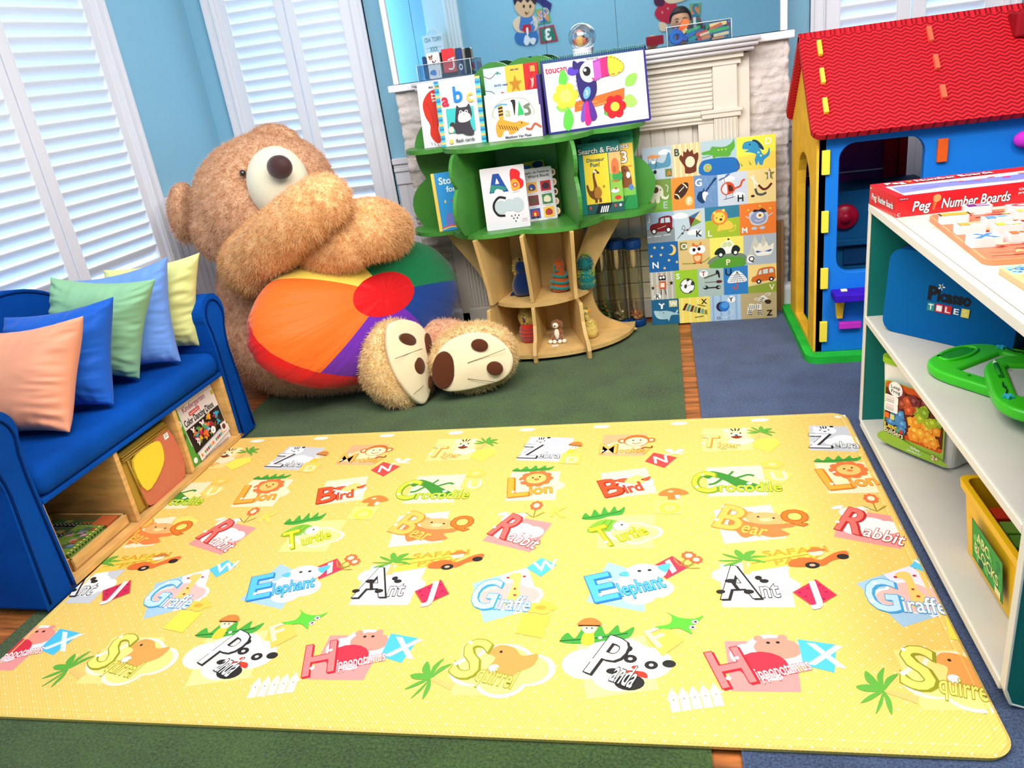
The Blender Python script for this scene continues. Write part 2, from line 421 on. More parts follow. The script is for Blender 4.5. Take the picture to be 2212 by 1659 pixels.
brickface(.33, .553, 0, 1.185, 'trim_11')
b = MB()
for (a, c) in ((-1.225, -1.06), (.40, .562)):
    b.box(a, c, 3.665, 3.74, 1.183, 1.214, m_white)
struct(b, 'trim_12', bevel=.005)
b = MB()                                                   # moulded feet of the brick piers
for (a, c) in ((-1.225, -.985), (.33, .575)):
    b.box(a, c, 3.66, 3.74, -.009, .12, m_white)
struct(b, 'baseboard_chimney', bevel=.02, seg=3)

# ------------------------------------------------------------------ wooden fireplace surround
m_cream = M('surround_cream', (226, 218, 206), .5)
f = MB(); c0 = -.332
def sym(x0, x1, y0, y1, z0, z1, m=m_cream):
    f.box(x0, x1, y0, y1, z0, z1, m); f.box(2 * c0 - x1, 2 * c0 - x0, y0, y1, z0, z1, m)
sym(.318, .378, 3.66, 3.72, 0, 1.15)                        # flat outer strip
sym(.225, .325, 3.635, 3.72, .938, 1.12)                     # plain block above the flutes
sym(.17, .345, 3.625, 3.72, .925, .94); sym(.175, .338, 3.63, 3.72, .905, .925)
sym(.225, .325, 3.64, 3.72, .12, .91)                       # fluted pilaster
for k in range(6): sym(.231 + k * .0155, .240 + k * .0155, 3.632, 3.66, .14, .90)
sym(.218, .332, 3.625, 3.72, -.009, .13)
sym(.158, .225, 3.655, 3.72, 0, .91)                        # inner jamb
f.box(c0 * 2 - .23, .23, 3.655, 3.72, .93, 1.14, m_cream)
z = .965
while z < 1.12:                                            # reeded frieze
    f.tube([(2 * c0 - .222, 3.655, z), (.222, 3.655, z)], .0075, m_cream, 8); z += .0185
for (zz, r) in ((.925, .014), (.95, .010), (.905, .008)): f.tube([(2 * c0 - .222, 3.65, zz), (.222, 3.65, zz)], r, m_cream, 10)
f.box(2 * c0 - .225, .225, 3.65, 3.72, .885, .935, m_cream)
sym(.135, .158, 3.70, 3.74, 0, .9)
struct(f, 'trim_13', bevel=.002)
f = MB()                                                   # mantel shelf with a reeded edge
f.box(2 * c0 - .405, .405, 3.575, 3.74, 1.196, 1.214, m_white)
for k, (yy, zz) in enumerate(((3.565, 1.204), (3.575, 1.186), (3.59, 1.168))):
    f.box(2 * c0 - (3.98 - yy), 3.98 - yy, yy + .004, 3.74, zz - .009, zz + .009, m_white)
    f.tube([(2 * c0 - (3.98 - yy), yy + .004, zz), (3.98 - yy, yy + .004, zz)], .0085, m_white, 8)
f.box(2 * c0 - .35, .35, 3.61, 3.74, 1.14, 1.165, m_cream); f.box(2 * c0 - .34, .34, 3.63, 3.74, 1.115, 1.145, m_cream)
struct(f, 'trim_14')
# beadboard infill and the open hearth below it
f = MB(); x0, x1 = 2 * c0 - .135, .135; n = 15
for k in range(n):
    a = x0 + (x1 - x0) * k / n
    f.box(a + .003, a + (x1 - x0) / n - .003, 3.685, 3.70, .42, .895, m_cream)
f.box(x0, x1, 3.692, 3.72, .40, .895, m_cream)
for a, c in ((x0, x0 + .05), (x1 - .05, x1)): f.box(a, c, 3.685, 3.72, 0, .42, m_cream)
f.box(x0, x1, 3.685, 3.72, 0, .09, m_cream)
struct(f, 'trim_15', bevel=.0015)
f = MB(); m_hb = M('hearth_brick', (250, 240, 205), .7, bump=(30, .5, .004))
for r in range(4):
    for k in range(5): f.box(x0 + .05 + k * .17 + (r % 2) * .03, x0 + .215 + k * .17 + (r % 2) * .03, 3.722 - .003 * ((k + r) % 2), 3.735, .09 + r * .08, .165 + r * .08, m_hb)
struct(f, 'trim_16', bevel=.004)

# ------------------------------------------------------------------ mirror above the mantel
m_mir = M('mirror_glass', (225, 240, 248), .015, metal=1)
b = MB(); seams = [-1.175, -1.065, -.475, -.165, .508]; zs = [1.216, 2.3]
for i in range(4):
    rows = [1.216, 1.575, 2.3] if i < 1 else zs
    for j in range(len(rows) - 1):
        b.box(seams[i] + .0008, seams[i + 1] - .0008, 3.69, 3.696, rows[j] + .0008, rows[j + 1] - .0008, m_mir)
mir = tag(b.build('mirror'), 'large frameless looking mirror in tiles above the white mantel', 'mirror')
mir['label'] = 'large mirror made of joined panes above the white mantelpiece'
b = MB()
for (a, c, za, zb) in ((-1.198, -1.173, 1.216, 2.33), (.506, .534, 1.216, 2.33), (-1.198, .534, 2.3, 2.33)): b.box(a, c, 3.678, 3.735, za, zb, m_white)
fr = b.build('frame', mir, bevel=.003)
# ------------------------------------------------------------------ the yellow alphabet play mat
def mat_vinyl():
    m = M('mat_vinyl', (255, 226, 128), .42, spec=.3); nt = m.node_tree; N = nt.nodes; L = nt.links; b = N['Principled BSDF']
    def math_(op, a, c=None, v=None):
        n = N.new('ShaderNodeMath'); n.operation = op
        L.new(a, n.inputs[0])
        if c is not None: L.new(c, n.inputs[1])
        if v is not None: n.inputs[1].default_value = v
        return n.outputs[0]
    tc = N.new('ShaderNodeTexCoord'); sx = N.new('ShaderNodeSeparateXYZ'); L.new(tc.outputs['Object'], sx.inputs[0])
    X, Y = sx.outputs[0], sx.outputs[1]
    add = math_('ADD', X, Y); sub = math_('SUBTRACT', X, Y)
    def cell(v, k): return math_('ABSOLUTE', math_('SUBTRACT', math_('FRACT', math_('MULTIPLY', v, v=k)), v=.5))
    l1 = cell(add, 105); l2 = cell(sub, 105)                   # woven diamond embossing
    mx = math_('MAXIMUM', l1, l2); line = math_('GREATER_THAN', mx, v=.41)
    d1 = cell(add, 26); d2 = cell(sub, 26)                     # white dots
    dd = math_('ADD', math_('MULTIPLY', d1, d1), math_('MULTIPLY', d2, d2)); dot = math_('LESS_THAN', dd, v=.006)
    m1 = N.new('ShaderNodeMix'); m1.data_type = 'RGBA'; m1.inputs[6].default_value = lin((240, 205, 118)); m1.inputs[7].default_value = lin((238, 190, 78))
    L.new(line, m1.inputs[0])
    m2 = N.new('ShaderNodeMix'); m2.data_type = 'RGBA'; m2.inputs[7].default_value = lin((244, 236, 196)); L.new(m1.outputs[2], m2.inputs[6]); L.new(dot, m2.inputs[0])
    L.new(m2.outputs[2], b.inputs['Base Color'])
    bp = N.new('ShaderNodeBump'); bp.inputs['Strength'].default_value = .25; bp.inputs['Distance'].default_value = .001; bp.invert = True
    L.new(line, bp.inputs['Height']); L.new(bp.outputs[0], b.inputs['Normal'])
    return m
m_mat = mat_vinyl(); 
MX0, MX1, MY0, MY1, MZ = -1.735, .556, 1.112, 2.512, .0135
mat = MB()
def rr(x0, x1, y0, y1, r): return rrect(x1 - x0, y1 - y0, r, 8, (x0 + x1) / 2, (y0 + y1) / 2)
o0 = [(p[0], p[1], .0005) for p in rr(MX0, MX1, MY0, MY1, .05)]; o1 = [(p[0], p[1], MZ - .004) for p in rr(MX0 - .002, MX1 + .002, MY0 - .002, MY1 + .002, .05)]
o2 = [(p[0], p[1], MZ) for p in rr(MX0 + .004, MX1 - .004, MY0 + .004, MY1 - .004, .047)]
o3 = [(p[0], p[1], MZ + .0005) for p in rr(MX0 + .016, MX1 - .016, MY0 + .016, MY1 - .016, .037)]; o4 = [(p[0], p[1], MZ - .0015) for p in rr(MX0 + .020, MX1 - .020, MY0 + .020, MY1 - .020, .034)]
o5 = [(p[0], p[1], MZ - .0002) for p in rr(MX0 + .024, MX1 - .024, MY0 + .024, MY1 - .024, .03)]
mat.rings([o0, o1, o2, o3, o4, o5], m_mat, cap=True, smooth=False)
PER = .9385
deco = MB()
mp = Pr(deco, (0, 0, MZ - .0002), (1, 0, 0), (0, 1, 0), step=.00004, lift=.0002)
def g(x, y): p = atz(x, y, MZ); return (p.x, p.y)
pend = []
def motif(x, y, fn, reps=None): pend.append((x, y, fn))
class Mot:
    """records drawing calls in mat coordinates so that the pattern can be repeated along the mat"""
    def __init__(s): s.calls = []
    def poly(s, px, c): s.calls.append(('poly', [g(*p) for p in px], c))
    def word(s, a, rest, p0, p1, hb, hs, fill, edge, share=.30, fill2=None):
        q0, q1 = Vector(g(*p0)), Vector(g(*p1)); d = q1 - q0; s.calls.append(('word', a, rest, q0, d, hb * .80, hs * .85, fill, edge, share, fill2 or fill))
    def ops(s, ops, px, py, w, h, rot=0):
        q = g(px, py); s.calls.append(('ops', ops, q, w * .86, h * .74, rot))
    def text(s, t, p, h, c, rot=0, edge=None, w=None): s.calls.append(('text', t, g(*p), h * .74, c, rot, edge, w))
    def cloud(s, px, py, r, c): s.calls.append(('cloud', g(px, py), r * .72, c))
    def draw(s, pr, dx):
        pr.k = 0
        for c in s.calls:
            if c[0] == 'poly': pr.poly([(p[0] + dx, p[1]) for p in c[1]], c[2])
            elif c[0] == 'cloud':
                (x, y), r = c[1], c[2]
                for (a, b_, q) in ((-1, -.1, .75), (0, .25, 1), (1, 0, .8), (.1, -.5, .8)): pr.ell(x + dx + a * r * .9, y + b_ * r, r * q, r * q * .85, c[3])
            elif c[0] == 'word':
                _, a, rest, q0, d, hb, hs, fill, edge, share, f2 = c; rot = math.atan2(d.y, d.x); L = d.length; e = d.normalized()
                kf = 0 if a in 'MW' else .02
                pr.text(a, q0.x + dx + .0045, q0.y - .0035, hb, edge, w=L * share, rot=rot, off=kf * 2)
                pr.text(a, q0.x + dx, q0.y, hb, fill, w=L * share, rot=rot, off=kf, edge=edge, ew=.022 if kf else .012)
                pr.ell(q0.x + dx + L * share * .2, q0.y + hb * .25, .006, .006, 'w', n=8); pr.ell(q0.x + dx + L * share * .5, q0.y + hb * .8, .005, .005, 'w', n=8)
                st = q0 + e * L * (share + .03)
                pr.text(rest, st.x + dx, st.y, hs, f2, w=L * (1 - share - .03), rot=rot, off=.015, edge=edge, ew=.042)
            elif c[0] == 'ops': _, o, q, w, h, rot = c; pr.ops(o, q[0] + dx - w / 2, q[1] - h / 2, w, h, rot)
            elif c[0] == 'text': _, t, q, h, cc, rot, edge, w = c; pr.text(t, q[0] + dx, q[1], h, cc, rot=rot, edge=edge, w=w, off=.03)
mots = []
def N_(): m = Mot(); mots.append(m); return m
K, Wt = (40, 36, 34), (232, 232, 234)
LG, PK, CR, PE, LB = (204, 206, 212), (236, 150, 146), (240, 228, 190), (236, 178, 130), (166, 198, 224)
def face(c, c2, ears=1, er=.16, nose=K):
    o = []
    if ears: o += [('e', c, .2, .82, er, er), ('e', c, .8, .82, er, er), ('e', c2, .2, .82, er * .5, er * .5), ('e', c2, .8, .82, er * .5, er * .5)]
    return o + [('e', c, .5, .5, .42, .4), ('e', c2, .5, .38, .2, .16), ('e', K, .35, .56, .035, .05), ('e', K, .65, .56, .035, .05), ('e', nose, .5, .43, .06, .045)]
LEAF = [('b', (70, 165, 60), [(0, .3), (.1, .7), (.2, .4), (.32, .9), (.42, .45), (.55, 1), (.62, .5), (.78, .95), (.82, .55), (1, .8), (.9, .25), (.6, .2), (.4, .1), (.15, .15)]), ('a', (30, 90, 40), .02, [(0, .3), (.5, .35), (.9, .5)])]
PALM = [('p', (240, 190, 110), [(.45, 0), (.6, 0), (.56, .55), (.5, .55)])] + [('b', (96, 170, 60), [(.52, .55), (.52 + .25 * math.cos(a) - .08 * math.sin(a), .6 + .25 * math.sin(a) + .08 * math.cos(a)), (.52 + .48 * math.cos(a), .58 + .42 * math.sin(a)), (.52 + .25 * math.cos(a) + .08 * math.sin(a), .58 + .22 * math.sin(a))]) for a in (.1, .9, 1.7, 2.4, 3.1, -.5, 3.7)]
FLW = [('a', (150, 140, 40), .05, [(.5, 0), (.5, .5)]), ('b', (160, 150, 50), [(.5, 0), (.2, .25), (.05, .3), (.3, .1)]), ('b', (160, 150, 50), [(.5, 0), (.8, .25), (.95, .3), (.7, .1)])] + [('e', (238, 110, 60), .5 + .2 * math.cos(k * PI / 4), .72 + .2 * math.sin(k * PI / 4), .09, .09) for k in range(8)] + [('e', CR, .5, .72, .14, .14)]
KID = [('b', (240, 200, 60), [(.3, 0), (.7, 0), (.65, .4), (.35, .4)]), ('e', (255, 224, 190), .5, .58, .24, .2), ('b', (210, 130, 60), [(.1, .68), (.3, .95), (.7, .95), (.9, .68)]), ('l', K, .06, [(.15, .68), (.85, .68)]), ('e', K, .42, .58, .03, .03), ('e', K, .6, .58, .03, .03)]
# row of tiger, zebra, monkey
m = N_(); m.poly([(1516, 925), (1620, 924), (1628, 972), (1516, 976)], (240, 214, 120)); m.poly([(1518, 926), (1618.5, 925), (1626.5, 971), (1518, 975)], (246, 218, 140)); m.cloud(1600, 952, .035, (240, 230, 196))
m.ops(face((255, 232, 170), (255, 250, 235)) + [('l', K, .05, [(.35, .9), (.42, .75)]), ('l', K, .05, [(.5, .92), (.5, .76)]), ('l', K, .05, [(.65, .9), (.58, .75)]), ('b', (130, 50, 20), [(.3, .3), (.5, .38), (.7, .3), (.5, .16)])], 1590, 938, .11, .13)
m.poly([(1633, 950), (1672, 946), (1688, 957), (1662, 977), (1625, 966)], (250, 232, 90)); m.ops(PALM, 1640, 935, .12, .13, -.35)
m.word('T', 'iger', (1512, 965), (1598, 968), .10, .045, (252, 214, 130), (226, 150, 50), .42)
m = N_(); m.poly([(1147, 943), (1240, 946), (1228, 998), (1115, 994)], LG); m.cloud(1190, 975, .05, (250, 250, 246))
m.ops(face((246, 246, 246), (252, 252, 252), 1, .1) + [('l', K, .05, [(.4, .88), (.42, .7)]), ('l', K, .05, [(.5, .9), (.5, .7)]), ('l', K, .05, [(.6, .88), (.58, .7)]), ('e', K, .8, .85, .08, .08)], 1168, 954, .10, .10)
m.ops(KID, 1238, 968, .07, .13, -.3); m.poly([(1215, 979), (1258, 981), (1250, 1003), (1206, 1001)], (255, 206, 100)); m.text('D', (1222, 1000), .055, (255, 244, 190))
m.word('Z', 'ebra', (1117, 988), (1208, 990), .12, .05, Wt, K, .45)
m = N_(); m.poly([(1305, 940), (1398, 937), (1391, 985), (1293, 984)], PE); m.cloud(1340, 966, .055, (255, 222, 170))
m.ops([('e', (205, 110, 40), .08, .55, .15, .18), ('e', (205, 110, 40), .92, .55, .15, .18), ('e', (255, 225, 180), .08, .55, .09, .1), ('e', (255, 225, 180), .92, .55, .09, .1), ('e', (205, 110, 40), .5, .55, .4, .42), ('e', (255, 225, 180), .5, .47, .34, .32), ('e', K, .4, .56, .03, .04), ('e', K, .62, .56, .03, .04), ('a', (160, 80, 30), .03, [(.38, .36), (.5, .3), (.64, .38)])], 1375, 953, .13, .13)
m.ops([('a', (150, 80, 30), .1, [(0, .2), (.4, .3), (.6, .6), (.9, .5), (.95, .8)])], 1388, 968, .08, .05)
m.poly([(1412, 978), (1462, 988), (1435, 1011), (1393, 997)], (214, 74, 70)); m.text('N', (1414, 1001), .062, (255, 236, 226), .1)
m.ops([('b', (255, 250, 235), [(.5, .3), (.1, .9), (.4, 1), (.5, .6), (.8, 1), (1, .7)]), ('b', (250, 230, 180), [(.5, .3), (0, .3), (.2, .0), (.5, .2), (.9, .1), (1, .4)])], 1455, 977, .08, .06)
m.word('M', 'onkey', (1293, 980), (1402, 977), .09, .04, (255, 190, 90), (224, 130, 50), .36)
# row of crocodile, lion, bird
m = N_(); m.poly([(1525, 1010), (1645, 1005), (1659, 1070), (1530, 1073)], CR); m.cloud(1620, 1045, .05, (255, 232, 160))
m.ops([('b', (60, 140, 50), [(0, .75), (.15, 1), (.4, .85), (.7, .5), (1, .15), (.85, 0), (.6, .1), (.4, .45), (.2, .7), (.1, .6)]), ('a', (60, 140, 50), .06, [(.35, .6), (.2, .35), (.1, .3)]), ('a', (60, 140, 50), .06, [(.6, .6), (.8, .75), (.9, .7)]), ('a', (60, 140, 50), .05, [(.45, .7), (.55, .95)]), ('e', 'w', .8, .3, .05, .06), ('e', 'w', .7, .15, .05, .06)], 1580, 1037, .19, .15)
m.poly([(1660, 1013), (1713, 1024), (1690, 1046), (1648, 1031)], (255, 212, 110)); m.text('U', (1671, 1038), .07, (255, 244, 190), .1); m.ops(flower((252, 200, 90), (255, 220, 140), 5), 1668, 1003, .09, .08)
m.word('C', 'rocodile', (1495, 1063), (1690, 1061), .15, .062, (200, 226, 60), (120, 160, 30), .28)
m = N_(); m.poly([(1105, 1020), (1211, 1018), (1199, 1080), (1091, 1082)], CR); m.cloud(1170, 1050, .06, (255, 232, 184))
m.ops([('e', (240, 120, 60), .5 + .36 * math.cos(k * PI / 5), .5 + .36 * math.sin(k * PI / 5), .14, .14) for k in range(10)] + [('e', (240, 120, 60), .5, .5, .4, .4), ('e', (255, 196, 110), .5, .5, .3, .3), ('e', K, .4, .55, .03, .04), ('e', K, .6, .6, .03, .04), ('e', (240, 120, 60), .52, .45, .08, .06)], 1158, 1034, .13, .14)
m.ops(LEAF, 1152, 1013, .16, .06); m.word('L', 'ion', (1096, 1074), (1193, 1064), .15, .065, (252, 172, 60), (220, 120, 30), .46)
m = N_(); m.poly([(1297, 1022), (1395, 1010), (1420, 1064), (1310, 1078)], CR); m.cloud(1360, 1042, .06, (255, 250, 240))
m.ops([('b', (226, 90, 50), [(0, .5), (.3, .7), (.6, .5), (.5, .3), (.2, .3)]), ('b', (255, 206, 120), [(.3, .4), (.6, .95), (.9, .6), (.8, .2), (.5, .15)]), ('b', (226, 90, 50), [(.75, .5), (1, .8), (.95, .4)]), ('e', K, .78, .55, .03, .04)], 1365, 1037, .13, .09)
m.word('B', 'ird', (1307, 1074), (1391, 1058), .13, .062, (232, 84, 44), (170, 40, 20), .52)
m.ops([('r', (214, 130, 50), .3, 0, .6, .45), ('b', (232, 130, 60), [(0, .4), (.15, .8), (.5, 1), (.85, .8), (1, .5), (.6, .35)]), ('r', (250, 240, 210), .55, .1, .7, .4), ('e', (255, 224, 160), .4, .7, .1, .08)], 1455, 1067, .10, .09)
m.poly([(1413, 1080), (1476, 1080), (1475, 1111), (1412, 1110)], (254, 226, 120)); m.text('O', (1424, 1109), .075, (252, 220, 70))
# row of bear, rabbit, turtle
m = N_(); m.poly([(1541, 1102), (1664, 1090), (1698, 1162), (1565, 1175)], (242, 230, 200))
m.ops([('b', (240, 130, 70), [(0, .55), (.15, .85), (.3, .6), (.8, .5), (1, .75), (.95, .4), (.75, .3), (.85, .1), (.6, 0), (.4, .1), (.2, 0), (.1, .25)]), ('e', (244, 160, 90), .32, .93, .09, .08), ('e', (244, 160, 90), .82, .78, .09, .08), ('e', (246, 176, 110), .56, .72, .3, .24, -.2), ('e', K, .46, .78, .02, .03), ('e', K, .68, .72, .02, .03), ('e', (255, 214, 150), .56, .66, .1, .07)], 1647, 1132, .21, .17, 0)
m.poly([(1670, 1095), (1700, 1088), (1745, 1100), (1740, 1130), (1700, 1130)], (255, 220, 110)); m.text('Q', (1688, 1127), .085, (230, 120, 40), -.15, edge=(190, 90, 30))
m.word('B', 'ear', (1538, 1136), (1652, 1160), .15, .065, (252, 190, 90), (230, 140, 50), .5)
m = N_(); m.poly([(1095, 1113), (1193, 1130), (1145, 1193), (1042, 1168)], PK); m.cloud(1120, 1150, .06, (255, 240, 234))
m.ops(face((255, 236, 222), (255, 246, 240), 0) + [('e', (255, 240, 230), .1, .9, .22, .1, .5), ('e', (255, 240, 230), .9, .8, .22, .1, -.4)], 1108, 1120, .10, .09)
m.ops(FLW, 1157, 1100, .08, .12); m.text('K', (1187, 1116), .075, (252, 214, 90), -.1)
m.word('R', 'abbit', (1054, 1152), (1152, 1187), .15, .06, (236, 110, 100), (190, 40, 40), .38, (255, 240, 236))
m = N_(); m.poly([(1297, 1113), (1415, 1111), (1411, 1185), (1287, 1186)], (240, 218, 120)); m.poly([(1298.5, 1114), (1413.5, 1112), (1409.5, 1184), (1288.5, 1185)], (246, 218, 138)); m.cloud(1370, 1150, .065, (240, 230, 196)); m.cloud(1370, 1150, .055, (255, 226, 140))
m.ops([('b', (130, 190, 60), [(0, .1), (.1, .6), (.4, .95), (.75, .8), (.8, .3), (.4, .1)]), ('l', (80, 140, 40), .02, [(.2, .2), (.45, .85)]), ('l', (80, 140, 40), .02, [(.45, .2), (.6, .85)]), ('e', (255, 250, 220), .82, .5, .2, .3), ('e', K, .85, .55, .03, .05)], 1313, 1136, .13, .10)
m.ops(LEAF, 1304, 1109, .15, .09, .2); m.word('T', 'urtle', (1300, 1183), (1402, 1153), .13, .06, (214, 222, 50), (150, 160, 20), .36)
# row of ant, giraffe, elephant
m = N_(); m.poly([(1555, 1218), (1700, 1216), (1718, 1312), (1560, 1312)], LG); m.cloud(1600, 1240, .06, (246, 246, 244)); m.cloud(1660, 1265, .06, (246, 246, 244))
m.poly([(1625, 1199), (1757, 1179), (1766, 1211), (1614, 1236)], (252, 204, 80)); m.poly([(1622, 1217), (1760, 1194.5), (1760.5, 1196), (1622.5, 1218.5)], (170, 130, 40))
m.text('SAFARI', (1650, 1203), .035, (214, 160, 50), .13, w=.16); m.text('PARK', (1676, 1221), .035, (214, 160, 50), .13, w=.12)
m.ops(PALM, 1603, 1213, .15, .14, .1)
m.ops([('b', (228, 110, 50), [(0, .2), (.05, .5), (.35, .55), (.5, .4), (.8, .7), (1, .75), (.98, .5), (.7, .35), (.5, .15)]), ('e', K, .35, .2, .12, .14), ('e', K, .9, .5, .1, .12), ('e', (210, 170, 140), .35, .2, .05, .06), ('e', (255, 224, 190), .5, .75, .13, .14), ('b', (200, 120, 60), [(.35, .8), (.5, 1), (.68, .85)])], 1768, 1206, .17, .12, .1)
m.word('A', 'nt', (1557, 1293), (1687, 1290), .16, .07, Wt, K, .66)
m.ops([('e', K, .3, .7, .12, .1), ('e', K, .08, .2, .09, .09), ('e', K, .62, .2, .1, .1), ('p', K, [(.28, .7), (.36, .7), (.46, .3), (.38, .3)]), ('e', K, .85, .85, .07, .1), ('e', K, .95, .7, .09, .09)], 1602, 1265, .14, .11)
m.poly([(1762, 1252), (1808, 1286), (1760, 1314), (1712, 1280)], (222, 90, 60)); m.poly([(1762, 1254), (1805, 1286), (1760, 1312), (1715, 1280)], (206, 44, 84))
for q in ((1745, 1272), (1770, 1265), (1785, 1280), (1740, 1290), (1765, 1302), (1780, 1295), (1758, 1270), (1728, 1281)): m.ops([('e', (160, 20, 70), .5, .5, .5, .5)], q[0], q[1], .008, .008)
m.text('J', (1748, 1301), .105, (252, 226, 222), .05)
m = N_(); m.poly([(1020, 1260), (1140, 1225), (1169, 1310), (1045, 1345)], LB); m.poly([(1080, 1243), (1140, 1225), (1169, 1310), (1110, 1327)], (226, 222, 240)); m.cloud(1100, 1285, .072, Wt); m.cloud(1100, 1286, .064, (252, 186, 178))
m.ops([('b', (252, 200, 110), [(.3, 0), (.35, .3), (.4, .75), (.2, .85), (.3, 1), (.6, .98), (.62, .5), (.8, .1)]), ('e', (180, 50, 40), .2, .86, .05, .03), ('e', (180, 50, 40), .7, .9, .05, .03), ('e', (180, 50, 40), .5, .5, .04, .03), ('e', (180, 50, 40), .55, .3, .05, .03), ('e', (180, 50, 40), .7, .1, .06, .03)], 1112, 1272, .10, .17)
m.poly([(1170, 1205), (1203, 1220), (1168, 1246), (1137, 1227)], (90, 196, 230)); m.text('W', (1154, 1236), .06, Wt, .25)
m.ops(flower((255, 200, 80), (255, 170, 60), 5), 1168, 1313, .10, .07); m.poly([(1132, 1325), (1190, 1330), (1171, 1379), (1112, 1368)], (252, 222, 80))
m.word('G', 'iraffe', (1008, 1311), (1142, 1321), .145, .065, (190, 220, 240), (60, 160, 215), .42, Wt)
m = N_(); m.poly([(1313, 1214), (1395, 1240), (1392, 1322), (1266, 1299)], LB); m.cloud(1375, 1270, .075, Wt)
m.poly([(1405, 1225), (1452, 1201), (1488, 1225), (1440, 1251)], (214, 60, 84)); m.poly([(1436, 1213), (1446, 1208), (1462, 1233), (1452, 1239)], (252, 232, 232)); m.ops(FLW, 1482, 1207, .08, .09, -.5); m.ops(FLW, 1498, 1215, .07, .08, -.6)
m.ops([('b', Wt, [(.1, .5), (.25, .85), (.5, .95), (.75, .85), (.95, .8), (.9, .4), (.7, .2), (.3, .2)]), ('b', (90, 190, 226), [(0, .45), (.15, .6), (.2, .35)]), ('b', (90, 190, 226), [(.75, .8), (1, .95), (.92, .55)]), ('e', K, .4, .6, .04, .05), ('e', K, .6, .64, .04, .05), ('e', (252, 200, 200), .3, .48, .04, .04)], 1392, 1239, .15, .12)
m.word('E', 'lephant', (1285, 1301), (1440, 1268), .135, .062, (90, 190, 236), (40, 130, 210), .34)
# row of hippopotamus, squirrel, panda
m = N_(); m.poly([(1565, 1385), (1716, 1385), (1731, 1495), (1580, 1493)], PK); m.cloud(1668, 1412, .075, Wt)
m.ops([('e', (246, 150, 130), .6, .72, .34, .26, -.1), ('e', (246, 150, 130), .35, .95, .07, .08), ('e', (246, 150, 130), .7, .98, .07, .08), ('e', (222, 50, 70), .35, .3, .36, .33), ('e', Wt, .45, .05, .15, .08), ('e', K, .48, .85, .03, .03), ('e', K, .62, .86, .03, .03)], 1668, 1420, .17, .17)
m.poly([(1723, 1381), (1806, 1393), (1803, 1453), (1735, 1437)], (80, 190, 240)); m.text('X', (1744, 1434), .088, (226, 244, 250), -.12, w=.075)
m.word('H', 'ippopotamus', (1560, 1486), (1755, 1446), .135, .042, (248, 130, 130), (210, 30, 50), .38, (255, 240, 240))
m = N_(); m.poly([(998, 1388), (1132, 1388), (1115, 1503), (971, 1503)], (246, 214, 90)); m.poly([(999, 1389), (1131, 1389), (1114, 1502), (972, 1502)], (246, 216, 132)); m.cloud(1083, 1445, .10, (240, 232, 206)); m.cloud(1083, 1445, .088, (255, 222, 130))
m.ops([('b', (250, 160, 80), [(.1, .2), (.2, .6), (.05, .75), (.2, 1), (.5, .95), (.7, .7), (1, .75), (.95, .4), (.7, .2), (.5, 0)]), ('e', K, .28, .8, .03, .04), ('e', Wt, .22, .3, .1, .12)], 1102, 1430, .14, .14)
m.ops(PALM, 932, 1470, .16, .15, 1.2); m.word('S', 'quirrel', (966, 1455), (1103, 1488), .155, .062, (252, 226, 110), (150, 150, 30), .40)
m = N_(); m.poly([(1244, 1391), (1393, 1371), (1425, 1490), (1266, 1511)], (240, 214, 110)); m.poly([(1245.5, 1392), (1392, 1372.5), (1423, 1489), (1267, 1509.5)], (246, 220, 146)); m.cloud(1330, 1430, .10, (240, 234, 214))
m.ops([('e', K, .35, .15, .22, .18), ('e', K, .1, .4, .1, .07), ('e', Wt, .5, .62, .38, .3, -.2), ('e', K, .28, .95, .1, .09), ('e', K, .92, .6, .1, .09), ('e', K, .35, .7, .1, .1), ('e', K, .66, .56, .1, .1), ('e', Wt, .35, .7, .035, .035), ('e', Wt, .66, .56, .035, .035), ('e', (226, 60, 40), .42, .5, .05, .04), ('b', (226, 60, 40), [(.2, .42), (.4, .33), (.6, .25), (.55, .4)])], 1383, 1442, .17, .17)
m.ops(LEAF, 1290, 1372, .20, .09, .1); m.ops(KID, 1272, 1362, .08, .12, 0)
m.poly([(1395, 1375), (1440, 1354), (1477, 1385), (1431, 1418)], (254, 196, 90)); m.text('F', (1421, 1400), .085, (255, 232, 180), .55)
m.ops([('b', (96, 200, 60), [(0, .3), (.3, .45), (.35, .8), (.25, 1), (.5, .75), (.8, .7), (1, .85), (.85, .5), (.7, .3), (.75, 0), (.5, .25), (.25, .2)]), ('e', Wt, .82, .55, .07, .09), ('e', Wt, .76, .3, .07, .09), ('e', K, .83, .55, .03, .04), ('e', K, .77, .3, .03, .04)], 1467, 1346, .13, .10)
m.word('P', 'anda', (1262, 1449), (1362, 1487), .16, .075, Wt, K, .5)
m = N_()
for k in range(5): m.ops([('p', (240, 236, 220), [(.1, 0), (.1, .7), (.5, 1), (.9, .7), (.9, 0)]), ('e', (150, 130, 110), .5, .5, .06, .04)], 1455 + k * 23, 1512 - k * 3, .028, .085, .15)
m.poly([(1440, 1508), (1562, 1492), (1562, 1497), (1440, 1513)], (250, 236, 200))
for mt in mots:
    for k in (-3, -2, -1, 0, 1):
        xs = [p[0] for c in mt.calls for p in ([c[1]] if c[0] == 'cloud' else c[1] if c[0] == 'poly' else [c[2]] if c[0] in ('ops', 'text') else [c[3], c[3] + c[4]])]
        if max(xs) + k * PER < MX0 + .01 or min(xs) + k * PER > MX1 - .01: continue
        mt.draw(mp, k * PER)
for k in range(9): mp.k = 0; mp.ell(MX0 + .12 + k * .27, MY1 - .035, .03, .012, (255, 250, 236))
